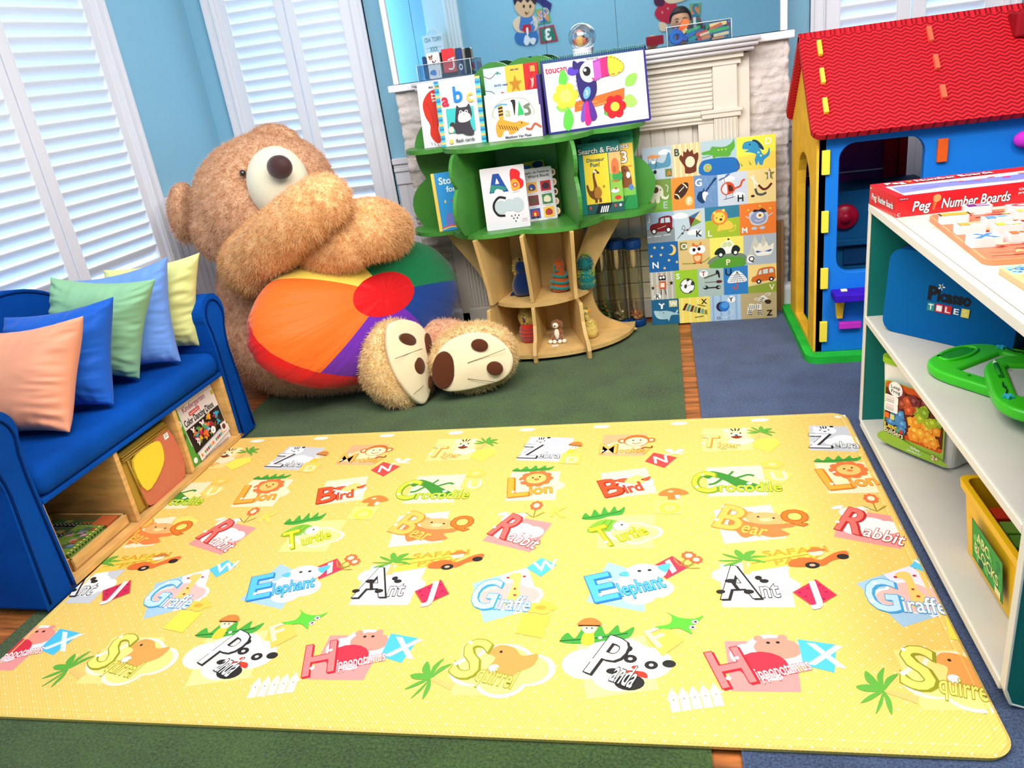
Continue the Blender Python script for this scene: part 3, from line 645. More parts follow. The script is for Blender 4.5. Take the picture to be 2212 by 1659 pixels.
for (co, no) in (((MX0 + .004, 0, 0), (-1, 0, 0)), ((MX1 - .004, 0, 0), (1, 0, 0)), ((0, MY0 + .004, 0), (0, -1, 0)), ((0, MY1 - .004, 0), (0, 1, 0))):
    bmesh.ops.bisect_plane(deco.bm, geom=deco.bm.verts[:] + deco.bm.edges[:] + deco.bm.faces[:], plane_co=co, plane_no=no, clear_outer=True)
tmp = bpy.data.meshes.new('mat_print'); deco.bm.to_mesh(tmp); deco.bm.free()
k0 = len(mat.mats); off = len(mat.mats)
for x in deco.mats: mat.mats.append(x)
nf = len(mat.bm.faces); bmesh.ops.recalc_face_normals(mat.bm, faces=mat.bm.faces)
mat.bm.from_mesh(tmp); mat.bm.faces.ensure_lookup_table()
for f_ in mat.bm.faces[nf:]: f_.material_index += off
bpy.data.meshes.remove(tmp)
tag(mat.build('play_mat', recalc=False), 'large soft yellow play mat printed with alphabet animals, lying on the carpets', 'play mat')
# ------------------------------------------------------------------ blue children's sofa with storage cubbies
m_sofa = M('sofa_velvet', (8, 74, 166), .8, bump=(260, .25, .001), var=(3, .14), spec=.06)
m_pipe = M('sofa_piping', (4, 40, 100), .8, spec=.05)
m_ply = M('birch_plywood', (226, 178, 108), .5, bump=(14, .06, .001), var=(9, .10), stretch=(1, 1, 6))
SR = -math.atan2(.047, 1.195)
sofa = empty('storage_sofa', (-1.737, 1.469, 0), SR, 'blue upholstered child sofa with rolled arms and open cubbies under the seat', 'sofa')
SM = T_(-1.737, 1.469, 0) @ Rz(SR); SL = 1.155
b = MB()
b.box(-.52, -.004, .09, SL - .09, .015, .035, m_ply); b.box(-.52, -.50, .09, SL - .09, .03, .30, m_ply)
fr_ = b.build('cubby_base', sofa, bevel=.002)
for y in (.112, .419, .729, 1.030):
    b = MB(); b.box(-.5, -.008, y - .009, y + .009, .035, .292, m_ply); b.build('divider', sofa, bevel=.0015)
def arm(y0, sgn):
    # outline in (outward, up): column with a scroll rolled outwards
    pts = [(0, .012), (0, .40)]
    cx, cz, r = .052, .525, .071
    a0 = 205
    for k in range(19):
        a = math.radians(a0 - k * (a0 + 40) / 18); pts.append((cx + r * math.cos(a), cz + r * math.sin(a)))
    pts += [(.095, .44), (.088, .38), (.098, .25), (.115, .012)]
    b = MB(); b.prism([(y0 + sgn * p[0], p[1]) for p in pts], (-.60, 0, 0), (0, 1, 0), (0, 0, 1), (.596, 0, 0), m_sofa, smooth=False)
    o = b.build('arm', sofa, bevel=.012, seg=3)
    q = MB(); c_ = (.055, .25); ins = []
    for p in pts: ins.append((c_[0] + (p[0] - c_[0]) * .74, c_[1] + (p[1] - c_[1]) * .93 + (.0 if p[1] < .3 else .0)))
    q.tube([(-.0015, y0 + sgn * p[0], p[1]) for p in smooth_open(ins, 2)], .0035, m_pipe, 8); q.build('piping', o)
arm(.115, -1); arm(SL - .115, 1)
b = MB(); b.box(-.56, .004, .118, SL - .118, .298, .392, m_sofa)
st = b.build('seat', sofa, bevel=.038, seg=5, smooth=True)
b = MB(); b.box(-.03, -.004, .118, SL - .118, .286, .302, m_sofa); b.build('seat_rail', sofa, bevel=.004)
b = MB(); n = 30; R = []
for i in range(n + 1):
    y = SL * i / n; t = abs(2 * i / n - 1); h = .50 + .245 * (1 - max(0, (t - .25) / .75) ** 2.2); R.append((y, h))
b.prism([(0, .02)] + R + [(SL, .02)], (-.66, 0, 0), (0, 1, 0), (0, 0, 1), (.10, 0, 0), m_sofa, smooth=False)
bk = b.build('backrest', sofa, bevel=.02, seg=4)
b = MB(); b.tube([(-.560, y, h - .012) for y, h in R], .004, m_pipe, 8); b.build('piping', bk)

# ------------------------------------------------------------------ scatter cushions
def cushion(name, label, rgb, TL, TR, BR, th, seed, sheen=.3, rough=.6):
    TL, TR, BR = Vector(TL), Vector(TR), Vector(BR); BL = TL + BR - TR; BL.z = max(BL.z, .395)
    Nn = (TR - TL).cross(TL - BL).normalized(); n = 44; m = M('fabric_' + name, rgb, rough, sheen=sheen * .3, bump=(300, .12, .0006), spec=.2)
    b = MB(); V = []; fs = []
    for side in (1, -1):
        for j in range(n + 1):
            for i in range(n + 1):
                u, v = i / n, j / n; a, c = 2 * u - 1, 2 * v - 1
                pu, pv = u - .055 * a * (1 - c * c), v - .055 * c * (1 - a * a)
                P = (BL * (1 - pu) + BR * pu) * (1 - pv) + (TL * (1 - pu) + TR * pu) * pv
                f = max(0, (1 - a ** 4) * (1 - c ** 4)) ** .62
                w = 0
                if f > 0:                                   # puckers run in from the seams
                    ed = abs(a) ** 3
                    w += abs(a) ** 2.2 * .018 * (noise.noise(Vector((seed, v * 17 + a * 5 * noise.noise(Vector((u * 2, v * 3, seed))), u * 2.5))) + .5 * noise.noise(Vector((seed + 3, v * 34, u * 4))))
                    w += abs(c) ** 3 * .014 * noise.noise(Vector((seed + 5, u * 15, v * 2)))
                    w += .009 * noise.noise(Vector((u * 3, v * 3, seed)))
                P = P + Nn * side * (th * f * .5 + w * min(1, f * 2.5) * (1 if side > 0 else 0))
                V.append(P)
    q = (n + 1) ** 2
    for s_ in (0, 1):
        for j in range(n):
            for i in range(n):
                k = s_ * q + j * (n + 1) + i; fs.append((k, k + 1, k + n + 2, k + n + 1))
    b.faces(V, fs, m, True)
    o = b.build('cushion', merge=.0005, sub=1); return tag(o, label, 'cushion', 'scatter cushions on the blue sofa')
cushion('yellow', 'pale yellow cushion at the bear end of the blue sofa', (224, 226, 150), (-2.03, 2.47, .745), (-1.65, 2.52, .765), (-1.755, 2.515, .405), .12, 5)
cushion('periwinkle', 'light periwinkle blue cushion between the yellow and the sage green ones', (108, 152, 232), (-2.03, 2.31, .75), (-1.712, 2.42, .782), (-1.745, 2.36, .402), .14, 4)
cushion('sage', 'sage green cushion between the light blue and the royal blue ones', (140, 190, 150), (-2.03, 2.22, .79), (-1.673, 2.27, .740), (-1.815, 2.21, .402), .14, 3)
cushion('royal', 'royal blue cushion directly behind the peach one on the sofa', (24, 92, 196), (-2.10, 2.05, .71), (-1.714, 2.10, .735), (-1.758, 1.992, .402), .15, 2)
cushion('peach', 'peach pink cushion, first in the row on the blue sofa', (238, 160, 128), (-2.09, 1.93, .70), (-1.713, 1.95, .722), (-1.772, 1.80, .402), .16, 1, rough=.5)

# ------------------------------------------------------------------ things in the sofa cubbies
def leanbox(name, label, cat, x, y0, y1, z0, z1, d, lean, m, bevel=.002):
    """box standing in a cubby, front face towards the room, leaning back; returns root part and a printer on its front"""
    o = None; b = MB()
    L_ = SM @ T_(x, y0, z0) @ Matrix.Rotation(lean, 4, 'Y')
    b.box(-d, 0, 0, y1 - y0, 0, z1 - z0, m, L_)
    O = L_ @ Vector((0, 0, 0)); U = L_.to_3x3() @ Vector((0, 1, 0)); V = L_.to_3x3() @ Vector((0, 0, 1))
    return b, Pr(b, O, U, V)
# dinosaur counters box
W_, H_ = .272, .238
b, p = leanbox('b', '', '', -.030, .744, .744 + W_, .036, .036 + H_, .12, -.10, M('carton_white', (236, 226, 226), .4))
p.rect(0, 0, .05, H_, (90, 160, 60)); p.poly([(.05, 0), (.075, 0), (.05, .08)], (90, 160, 60)); p.ell(.03, .17, .016, .016, 'w'); p.ell(.03, .17, .011, .011, (90, 160, 60)); p.ell(.03, .12, .013, .013, (60, 90, 40)); p.ell(.04, .02, .011, .011, 'w')
p.text('LakeshoreKids'[:0] or 'Kindergarten', .075, .196, .022, (190, 120, 150), w=.14); p.rect(.10, .172, .165, .186, (220, 50, 60)); p.text('Count & Sort Play Set', .104, .176, .007, 'w', w=.056)
p.text('Color Dancing Dinos', .058, .145, .026, 'k', w=.185)
p.rect(.255, .19, .268, .205, (200, 180, 60)); p.poly([(.056, .038), (W_ - .004, .062), (W_ - .004, .14), (.052, .135)], (40, 30, 26))
random.seed(7); cs = [(236, 120, 40), (60, 170, 210), (200, 40, 90), (240, 220, 220), (250, 170, 60), (120, 80, 50), (90, 160, 80)]
for k in range(46):
    x = .068 + random.random() * (W_ - .10); y = .056 + random.random() * .062; c_ = cs[k % 7]; s_ = .010 + random.random() * .006
    p.ops([('b', c_, [(0, .1), (.2, .5), (.1, 1), (.4, .9), (.5, .6), (.9, .7), (1, .4), (.7, .3), (.75, 0), (.5, .2), (.3, 0)])], x, y, s_ * 1.7, s_ * 1.7, random.random() * 3)
p.poly([(.06, .005), (W_, .03), (W_, .058), (.06, .036)], (236, 230, 226))
for k in range(16): p.ell(.075 + k * .0115, .022 + k * .0015, .005, .007, cs[(k * 3) % 7], n=8)
p.rect(.225, .04, .262, .075, (244, 236, 230)); p.ell(.243, .058, .011, .011, (120, 60, 60)); p.ell(.18, .075, .014, .014, 'w'); p.text('x', .174, .071, .01, 'k')
p.text('Ideal for fine motor, sorting and counting play', .085, .006, .0075, (90, 60, 60), w=.16)
tag(b.build('game_box', bevel=.0), 'boxed dinosaur counting game standing in the cubby nearest the bear', 'game box')
# zipped bedding bag
m_bag = M('bag_olive', (176, 140, 52), .35, bump=(30, .3, .003)); m_pink = M('bag_pink', (206, 112, 84), .5, bump=(18, .5, .006), spec=.6)
m_yel = M('bag_yellow', (240, 214, 60), .5, bump=(60, .3, .002))
W_, H_ = .262, .222
b, p = leanbox('b', '', '', -.03, .45, .45 + W_, .036, .036 + H_, .19, -.05, m_bag)
bag = b.build('bedding_bag', bevel=.012, seg=3)
tag(bag, 'clear zipped bag of pink and yellow blankets in the middle sofa cubby', 'bag')
q = MB(); L_ = SM @ T_(-.028, .45, .036) @ Matrix.Rotation(-.05, 4, 'Y')
O = L_ @ Vector((0, 0, 0)); U = L_.to_3x3() @ Vector((0, 1, 0)); V = L_.to_3x3() @ Vector((0, 0, 1)); D = L_.to_3x3() @ Vector((.006, 0, 0))
q.prism(smooth_closed([(.05, .006), (W_ - .012, .008), (W_ - .01, .19), (.15, .18), (.05, .10)], 4), O, U, V, D, m_pink); q.build('blanket', bag, bevel=.003)
q = MB(); q.prism(smooth_closed([(.055, .06), (.16, .095), (.19, .15), (.17, .185), (.05, .178)], 4), O + D * .4, U, V, D * 1.4, m_yel); q.build('blanket', bag, bevel=.003)
q = MB()
for zz in (.192, .20, .209): q.tube([O + D * .8 + V * zz + U * .01, O + D + V * zz + U * (W_ - .01)], .0028, m_bag, 6)
q.tube([O + D + U * .035 + V * .01, O + D + U * .03 + V * .19], .003, m_bag, 6); q.build('zip', bag)
q = MB(); pp = Pr(q, O + D * 1.1, U, V); pp.rect(W_ - .045, .165, W_ - .022, .185, 'w'); pp.line([(W_ - .04, .18), (W_ - .027, .18)], .002, 'k'); pp.line([(W_ - .04, .174), (W_ - .027, .174)], .002, 'k'); q.build('label', bag)
# tray of road puzzle tiles
tr = empty('puzzle_tray', (0, 0, 0), 0, 'shallow wooden tray holding a road puzzle in the cubby nearest the camera side', 'tray')
tr['label'] = 'shallow birch tray with raised rim in the sofa cubby farthest from the bear'
def tb(b, x0, x1, y0, y1, z0, z1, m): b.box(x0, x1, y0, y1, z0, z1, m, SM)
b = MB(); tb(b, -.33, -.03, .15, .40, .036, .042, m_ply); b.build('tray_bottom', tr)
for (a, c, d_, e_) in ((-.04, -.03, .15, .40), (-.33, -.32, .15, .40), (-.33, -.03, .15, .158), (-.33, -.03, .392, .40)):
    b = MB(); tb(b, a, c, d_, e_, .036, .076, m_ply); b.build('rim', tr, bevel=.001)
random.seed(3); cs = [(70, 120, 60), (110, 140, 160), (180, 90, 50), (170, 160, 90), (90, 100, 90), (200, 150, 150)]
b = MB(); tb(b, -.315, -.045, .162, .388, .0425, .058, M('card_green', (80, 110, 60), .6))
p = Pr(b, SM @ Vector((-.315, .162, .058)), SM.to_3x3() @ Vector((1, 0, 0)), SM.to_3x3() @ Vector((0, 1, 0)), step=.00003)
for k in range(60):
    x, y = random.random() * .24, random.random() * .20; w_, h_ = .015 + random.random() * .03, .01 + random.random() * .03
    p.poly([(x, y), (x + w_, y + .004), (min(.268, x + w_ + .004), min(.224, y + h_)), (x + .003, min(.224, y + h_))], random.choice(cs))
for k in range(4):
    y = .02 + k * .055; p.rect(.0, y, .27, y + .014, (50, 50, 56))
    for i in range(17): p.rect(.004 + i * .016, y + .001, .011 + i * .016, y + .004, 'w'); p.rect(.008 + i * .016, y + .009, .015 + i * .016, y + .012, (230, 220, 120))
tag(b.build('road_puzzle'), 'flat puzzle of checkered roads lying in the birch tray under the sofa', 'puzzle')
b = MB()
tb(b, -.15, -.048, .165, .32, .0585, .084, M('card_lime', (120, 150, 60), .6)); p = Pr(b, SM @ Vector((-.048, .165, .0585)), SM.to_3x3() @ Vector((0, 1, 0)), Vector((0, 0, 1)))
for i in range(12): p.rect(.002 + i * .013, .020, .008 + i * .013, .025, 'k'); p.rect(.002 + i * .013, .0, .01 + i * .013, .006, (240, 230, 90))
p = Pr(b, SM @ Vector((-.15, .165, .084)), SM.to_3x3() @ Vector((1, 0, 0)), SM.to_3x3() @ Vector((0, 1, 0)))
for k in range(22):
    x, y = random.random() * .075, random.random() * .13; p.poly([(x, y), (x + .022, y + .003), (x + .02, y + .02), (x + .002, y + .018)], random.choice(cs))
for i in range(11): p.rect(.094, .002 + i * .0135, .1, .009 + i * .0135, (240, 230, 120))
tag(b.build('card_box'), 'small green printed card box lying on the road puzzle', 'box')
b = MB(); tb(b, -.11, -.05, .33, .385, .0585, .078, M('card_orange', (196, 96, 52), .6)); tag(b.build('card_box', bevel=.001), 'small orange card box beside the green one in the birch tray', 'box')
# ------------------------------------------------------------------ tree shaped bookcase
m_crown = M('crown_green', (72, 144, 58), .42, spec=.4, var=(5, .10))
m_trunk = M('trunk_birch', (224, 184, 116), .45, bump=(20, .06, .001), var=(8, .10), stretch=(1, 1, .25))
XC = -.60
tree = empty('tree_bookcase', (XC, 3.4, 0), 0, 'tree shaped bookcase with green scalloped crown and pale birch trunk', 'bookcase')
def wparent(o, root):                                # keep world coordinates under a placed root
    o.parent = root; o.matrix_parent_inverse = Matrix.Translation(-Vector(root.location)); return o
def arcs(cusps, bulge, n=8):
    out = []
    for i in range(len(cusps) - 1):
        a, c = Vector(cusps[i]), Vector(cusps[i + 1]); d = c - a; nrm = Vector((-d.y, d.x)).normalized(); h = bulge[i] if isinstance(bulge, (list, tuple)) else bulge
        for k in range(n): t = k / n; out.append(tuple(a + d * t + nrm * h * math.sin(PI * t) ** .75))
    out.append(tuple(cusps[-1])); return out
def mir_(pts): return pts + [(2 * XC - x, y) for x, y in reversed(pts)]
# crown back panel, outline seen from the front (x, z); goes up the left side, over the top and down the right
left = [(-1.10, .56), (-1.075, .80), (-.985, 1.075), (-.80, 1.185), (-.60, 1.20)]
cus = left + [(2 * XC - x, y) for x, y in reversed(left[:-1])]
out = arcs(cus, [.075, .075, .05, .062, .062, .05, .075, .075])
b = MB(); b.prism(out, (0, 3.575, 0), (1, 0, 0), (0, 0, 1), (0, .018, 0), m_crown); wparent(b.build('crown_panel', bevel=.004, seg=3), tree)
b = MB(); b.prism(arcs([(-.70, 1.15), (-.44, 1.15)], .105, 14), (0, 3.597, 0), (1, 0, 0), (0, 0, 1), (0, .012, 0), m_crown); wparent(b.build('crown_panel', bevel=.003), tree)
def shelf(z, s, name):
    c_ = [(XC - .56, 3.573), (XC - .555, 3.52), (XC - .34, 3.40), (XC, 3.27), (XC + .34, 3.40), (XC + .555, 3.52), (XC + .56, 3.573)]
    c_ = [(XC + (x - XC) * s, y) for x, y in c_]
    o = arcs(c_[1:6], [-.062, -.10, -.10, -.062], 10)
    b = MB(); b.prism([c_[0]] + o + [c_[6]], (0, 0, z), (1, 0, 0), (0, 1, 0), (0, 0, .018), m_crown); wparent(b.build(name, bevel=.006, seg=3), tree)
shelf(.567, 1, 'crown_shelf'); shelf(.925, .955, 'crown_shelf')
for sg in (-1, 1):
    A_, B_ = Vector((XC + sg * .145, 3.572, 0)), Vector((XC + sg * .265, 3.19, 0)); U = (B_ - A_).normalized(); L0 = (B_ - A_).length
    prof = [(0, .586), (L0 - .05, .586)] + arcs([(L0 - .05, .586), (L0 - .05, .785), (L0 - .06, .924)], [-.045, -.035], 8) + [(0, .924)]
    b = MB(); nn = Vector((-U.y, U.x, 0)) * .016; b.prism(prof, A_ - nn / 2, U, (0, 0, 1), nn, m_crown); wparent(b.build('crown_divider', bevel=.005, seg=3), tree)
# trunk
rt = [(.44, .02), (.395, .045), (.295, .092), (.255, .16), (.248, .25), (.272, .341), (.323, .425), (.383, .516), (.41, .566)]
for sg in (-1, 1):
    o = [(XC + sg * x, z) for x, z in smooth_open(rt, 4)] + [(XC + sg * .28, .566), (XC + sg * .225, .46), (XC + sg * .19, .38), (XC + sg * .17, .25), (XC + sg * .17, .02)]
    b = MB(); b.prism(o, (0, 3.50, 0), (1, 0, 0), (0, 0, 1), (0, .018, 0), m_trunk); wparent(b.build('trunk_side', bevel=.003), tree)
b = MB(); b.box(XC - .15, XC + .15, 3.557, 3.575, .0, .566, m_trunk); wparent(b.build('trunk_back', bevel=.002), tree)
for sg in (-1, 1):
    b = MB(); b.box(XC + sg * .19 - .035, XC + sg * .19 + .035, 3.557, 3.573, .25, .566, m_trunk); wparent(b.build('branch', bevel=.002), tree)
def dshelf(z, hw, dep, name, m):
    pts = [(XC - hw, 3.572)] + [(XC + hw * math.cos(PI - PI * k / 28) * 1.0, 3.55 - dep * math.sin(PI * k / 28)) for k in range(29)] + [(XC + hw, 3.572)]
    b = MB(); b.prism(pts, (0, 0, z), (1, 0, 0), (0, 1, 0), (0, 0, .018), m); wparent(b.build(name, bevel=.005, seg=3), tree)
dshelf(.232, .255, .265, 'trunk_shelf', m_trunk); dshelf(.018, .43, .345, 'trunk_base', m_trunk)
def ddiv(xa, xb, prof, name):
    A_, B_ = Vector((xa, 3.555, 0)), Vector((xb, 3.19, 0)); U = (B_ - A_).normalized(); b = MB(); nn = Vector((-U.y, U.x, 0)) * .016
    b.prism(prof, A_ - nn / 2, U, (0, 0, 1), nn, m_trunk); wparent(b.build(name, bevel=.003), tree)
lo = [(0, .0365), (.30, .0365), (.33, .034), (.335, .001), (.368, .001), (.372, .04), (.35, .075), (.31, .10), (.285, .15), (.275, .231), (0, .231)]
up = [(0, .251), (.265, .251), (.275, .32), (.30, .42), (.34, .566), (0, .566)]
for k, (xa, xb) in enumerate(((XC - .13, XC - .235), (XC, XC - .0), (XC + .13, XC + .245))):
    ddiv(xa, xb, lo, 'trunk_divider'); ddiv(xa, xa + (xb - xa) * .8, up, 'trunk_divider')

tree.location.y -= .035
# ------------------------------------------------------------------ books and cards: a leaning panel from its four corners
class Panel:
    def __init__(s, TL, TR, BR, BL, zb, lean, th, m, r=.002, bevel=.001, Y=None):
        if Y is None:
            s.O = atz(*BL, zb); q = atz(*BR, zb); q.y = s.O.y + (q.y - s.O.y) * .6
        else:
            Y = Y if isinstance(Y, tuple) else (Y, Y); s.O = aty(*BL, Y[0]); q = aty(*BR, Y[1]); s.O.z = q.z = zb
        a = aty(*TL, s.O.y + lean); c = aty(*TR, q.y + lean)
        s.U = (q - s.O); s.W = s.U.length; s.U.normalize(); v = ((a - s.O) + (c - q)) / 2; v -= s.U * v.dot(s.U); s.H = v.length; s.V = v.normalized()
        s.W = ((c - a).length + s.W) / 2; s.N = s.U.cross(s.V)
        s.O = s.O - s.N * 0
        s.b = MB(); s.th = th; s.bev = bevel
        pts = rrect(s.W, s.H, r, 4, s.W / 2, s.H / 2)
        s.b.prism(pts, s.O - s.N * th, s.U, s.V, s.N * th, m)
        s.p = Pr(s.b, s.O, s.U, s.V)
    def ops(s, o): s.p.ops(o, 0, 0, s.W, s.H); return s
    def done(s, name, label, cat, group=None): return tag(s.b.build(name), label, cat, group)
m_cov = M('book_cover_white', (222, 216, 222), .3, spec=.5, coat=.2)
TZ, MIDZ = .944, .586
G1, G2 = 'picture books on the top shelf of the tree bookcase', 'picture books on the middle shelf of the tree bookcase'
bk = Panel((902, 182), (985, 170), (1000, 309), (917, 319), TZ, .04, .012, m_cov, Y=3.42)
bk.ops([('b', (206, 44, 24), [(.62, .88), (.3, .86), (.1, .70), (.12, .5), (.22, .35), (.2, .2), (.3, .08), (.42, .06), (.46, .12), (.42, .28), (.5, .36), (.6, .2), (.75, .08), (.95, .1), (.98, .8)]), ('a', (150, 24, 14), .012, [(.2, .7), (.3, .5), (.3, .3)]), ('a', (150, 24, 14), .012, [(.4, .8), (.45, .55), (.42, .35)]),
        ('l', 'k', .01, [(.2, .08), (.22, .04)]), ('l', 'k', .01, [(.28, .07), (.3, .02)]), ('l', 'k', .01, [(.36, .06), (.38, .01)]), ('tw', 'k', 'Bill M', .30, .91, .03, .2), ('tw', 'w', 'Brown', .34, .80, .035, .24), ('tw', 'w', 'Brown', .34, .75, .035, .24), ('tw', 'w', 'What', .34, .70, .035, .2)])
bk.done('picture_book', 'white picture book with a big red animal shape, behind the flash card box', 'book', G1)
bk = Panel((942, 177), (1038, 163), (1053, 303), (954, 314), TZ, .035, .024, M('cover_teal', (30, 140, 140), .4), Y=3.375)
o = [('r', (228, 224, 226), .0, 0, 1, 1)]
for k in range(28):
    o += [('r', [(60, 170, 200), (240, 190, 110), (90, 200, 200), (40, 130, 190)][k % 4], 0, k / 28, .1, (k + 1) / 28), ('r', [(60, 170, 200), (240, 190, 110), (90, 200, 200), (40, 130, 190)][(k + 2) % 4], .9, k / 28, 1, (k + 1) / 28)]
o += [('t', 'k', 'DK', .03, .91, .035), ('t', (206, 30, 60), 'a', .13, .62, .20), ('t', (20, 130, 220), 'b', .40, .66, .24), ('t', (255, 190, 90), 'c', .68, .64, .20),
      ('r', (60, 190, 190), .2, .2, .8, .57), ('b', (62, 54, 64), [(.35, .2), (.38, .4), (.44, .6), (.5, .57), (.65, .57), (.72, .61), (.76, .45), (.7, .33), (.76, .15), (.6, .14), (.5, .18)]), ('b', (250, 240, 226), [(.45, .36), (.47, .47), (.58, .5), (.7, .46), (.72, .38), (.6, .34)]),
      ('e', 'w', .52, .5, .035, .025), ('e', 'w', .64, .5, .035, .025), ('e', 'k', .52, .5, .016, .014), ('e', 'k', .64, .5, .016, .014), ('p', (230, 130, 130), [(.56, .46), (.6, .46), (.58, .44)]), ('b', (62, 54, 64), [(.3, .25), (.25, .33), (.33, .36), (.4, .28)]), ('e', (240, 226, 200), .27, .25, .06, .05),
      ('l', (150, 120, 140), .006, [(.5, .41), (.42, .42)]), ('l', (150, 120, 140), .006, [(.66, .41), (.74, .42)]), ('e', (230, 200, 90), .24, .07, .045, .035), ('tw', (60, 60, 70), 'flash cards', .34, .05, .05, .42)]
bk.ops(o).done('flash_card_box', 'white and turquoise striped flash card box with a grey toy cat picture', 'box')
bk = Panel((1046, 148), (1164, 134), (1173, 283), (1060, 298), TZ, .03, .014, M('cover_navy', (30, 40, 80), .4), Y=3.40); 
bk.ops([('r', (196, 222, 244), 0, .45, .40, 1), ('r', (250, 186, 60), .40, .45, .74, 1), ('r', (226, 26, 34), .74, .4, 1, 1), ('r', 'w', 0, 0, .8, .45), ('r', (90, 60, 150), .8, 0, 1, .4), ('r', (226, 40, 90), 0, .35, .2, .5), ('a', 'n', .012, [(0, .9), (.12, .86), (.25, .93), (.32, .9)]), ('a', 'n', .012, [(0, .7), (.15, .66), (.25, .5)]), ('b', (220, 70, 50), [(.24, .56), (.3, .66), (.38, .62), (.38, .54)]), ('e', (60, 150, 130), .26, .92, .03, .02), ('t', 'd', "bird's nest", .18, .74, .035),
        ('star', (186, 124, 20), .57, .74, .13), ('t', 'd', 'sea star', .5, .93, .03), ('r', (250, 160, 80), .86, .88, .95, .96), ('l', 'k', .006, [(.78, .62), (.9, .9)]), ('b', (200, 10, 20), [(.76, .6), (.8, .54), (.95, .6), (.96, .66)]), ('e', 'w', .8, .52, .022, .026), ('e', 'w', .95, .58, .022, .026), ('b', (255, 190, 180), [(.86, .66), (.87, .74), (.85, .8), (.88, .78), (.91, .8), (.9, .7)]), ('t', 'k', 'baby', .45, .47, .05)])
bk.done('picture_book', 'board book with blue, starfish yellow and red squares, behind the tiger book', 'book', G1)
bk = Panel((1044, 208), (1163, 190), (1172, 294), (1056, 308), TZ, .03, .016, m_cov, Y=3.345)
st_ = [('l', 'k', .012, [(.22 + k * .045, .34 - k * .012), (.25 + k * .045, .25 - k * .01)]) for k in range(8)]
bk.ops([('b', (176, 176, 160), [(.16, .48), (.16, .72), (.3, .84), (.5, .88), (.72, .84), (.84, .7), (.84, .46)]), ('b', (232, 234, 218), [(.18, .48), (.18, .71), (.31, .82), (.5, .86), (.71, .82), (.82, .7), (.82, .46)]),
        ('b', (240, 160, 40), [(.24, .45), (.24, .74), (.31, .74), (.31, .45)]), ('l', 'k', .03, [(.24, .55), (.31, .56)]), ('l', 'k', .03, [(.24, .62), (.31, .63)]), ('l', 'k', .03, [(.24, .69), (.31, .70)]), ('a', (90, 160, 200), .03, [(.18, .72), (.28, .77), (.4, .75)]), ('t', (170, 180, 130), 'a', .36, .5, .2), ('b', 'k', [(.52, .5), (.5, .75), (.47, .82), (.52, .84), (.56, .8), (.54, .6)]), ('p', (40, 180, 90), [(.58, .49), (.62, .8), (.68, .6), (.7, .5)]), ('a', (110, 120, 100), .05, [(.72, .5), (.8, .52), (.78, .62), (.72, .66), (.8, .7)]),
        ('b', (244, 156, 44), [(.18, .1), (.16, .3), (.24, .46), (.4, .4), (.52, .36), (.62, .38), (.7, .34), (.78, .3), (.7, .26), (.6, .22), (.5, .14), (.4, .12), (.38, .2), (.3, .2), (.26, .1)])] + st_ + [('e', 'k', .64, .33, .012, .016), ('a', (190, 90, 60), .035, [(.72, .2), (.8, .18), (.88, .28), (.98, .2)]), ('tw', (80, 80, 90), 'Matthew Van Fleet', .32, .03, .06, .48)])
bk.done('picture_book', 'white picture book with an orange tiger and an arched cut out window', 'book', G1)
b = MB(); a_ = aty(1177, 288, 3.36); b.box(a_.x - .012, a_.x + .004, 3.365, 3.52, TZ, TZ + .24, M('cover_purple', (70, 50, 120), .4)); tag(b.build('picture_book', bevel=.001), 'purple spined book standing edge on between the tiger book and the toucan pad', 'book', G1)
# toucan pad
bk = Panel((1172, 135), (1398, 100), (1406, 252), (1186, 289), TZ, .035, .018, M('cover_indigo', (46, 40, 130), .4), r=.008, Y=(3.35, 3.46))
dash = lambda pts, c, w=.004: [('l', c, w, [pts[i], pts[i + 1]]) for i in range(0, len(pts) - 1, 2)]
bill = smooth_open([(.50, .90), (.62, .94), (.72, .90), (.78, .80), (.76, .72)], 6)
o = [('r', (226, 220, 226), .02, .03, .98, .97), ('tw', (190, 20, 70), 'toucan', .035, .83, .095, .205), ('tw', 'k', 'TRACING FUN', .43, .935, .028, .12), ('tw', (90, 90, 100), 'Trace the lines to finish the picture.', .37, .905, .02, .24),
     ('p', (244, 110, 40), [(.27, .26), (.76, .34), (.77, .50), (.28, .40)]), ('l', (250, 170, 110), .006, [(.32, .34), (.5, .37)]), ('l', (250, 170, 110), .006, [(.4, .30), (.6, .34)]),
     ('b', (96, 200, 70), [(.15, .72), (.19, .86), (.24, .76), (.21, .62), (.17, .62)]), ('b', (96, 200, 70), [(.16, .22), (.15, .08), (.20, .02), (.25, .14), (.24, .28), (.20, .34)]), ('b', (140, 214, 80), [(.1, .38), (.13, .3), (.2, .3), (.2, .38)]), ('b', (150, 214, 90), [(.78, .52), (.8, .64), (.88, .68), (.9, .62), (.86, .52)]), ('b', (170, 220, 100), [(.76, .36), (.82, .4), (.88, .28), (.82, .22), (.76, .26)]), ('b', (90, 180, 80), [(.55, .18), (.58, .28), (.64, .24), (.62, .14)])]
o += [('e', (255, 216, 60), .20 + .075 * math.cos(k * PI / 3), .50 + .11 * math.sin(k * PI / 3), .05, .075) for k in range(6)] + [('e', (250, 226, 110), .20, .50, .06, .09)]
o += [('e', (210, 24, 36), .66 + .065 * math.cos(k * PI / 3), .26 + .10 * math.sin(k * PI / 3), .045, .068) for k in range(6)] + [('e', (255, 206, 70), .66, .26, .045, .065)]
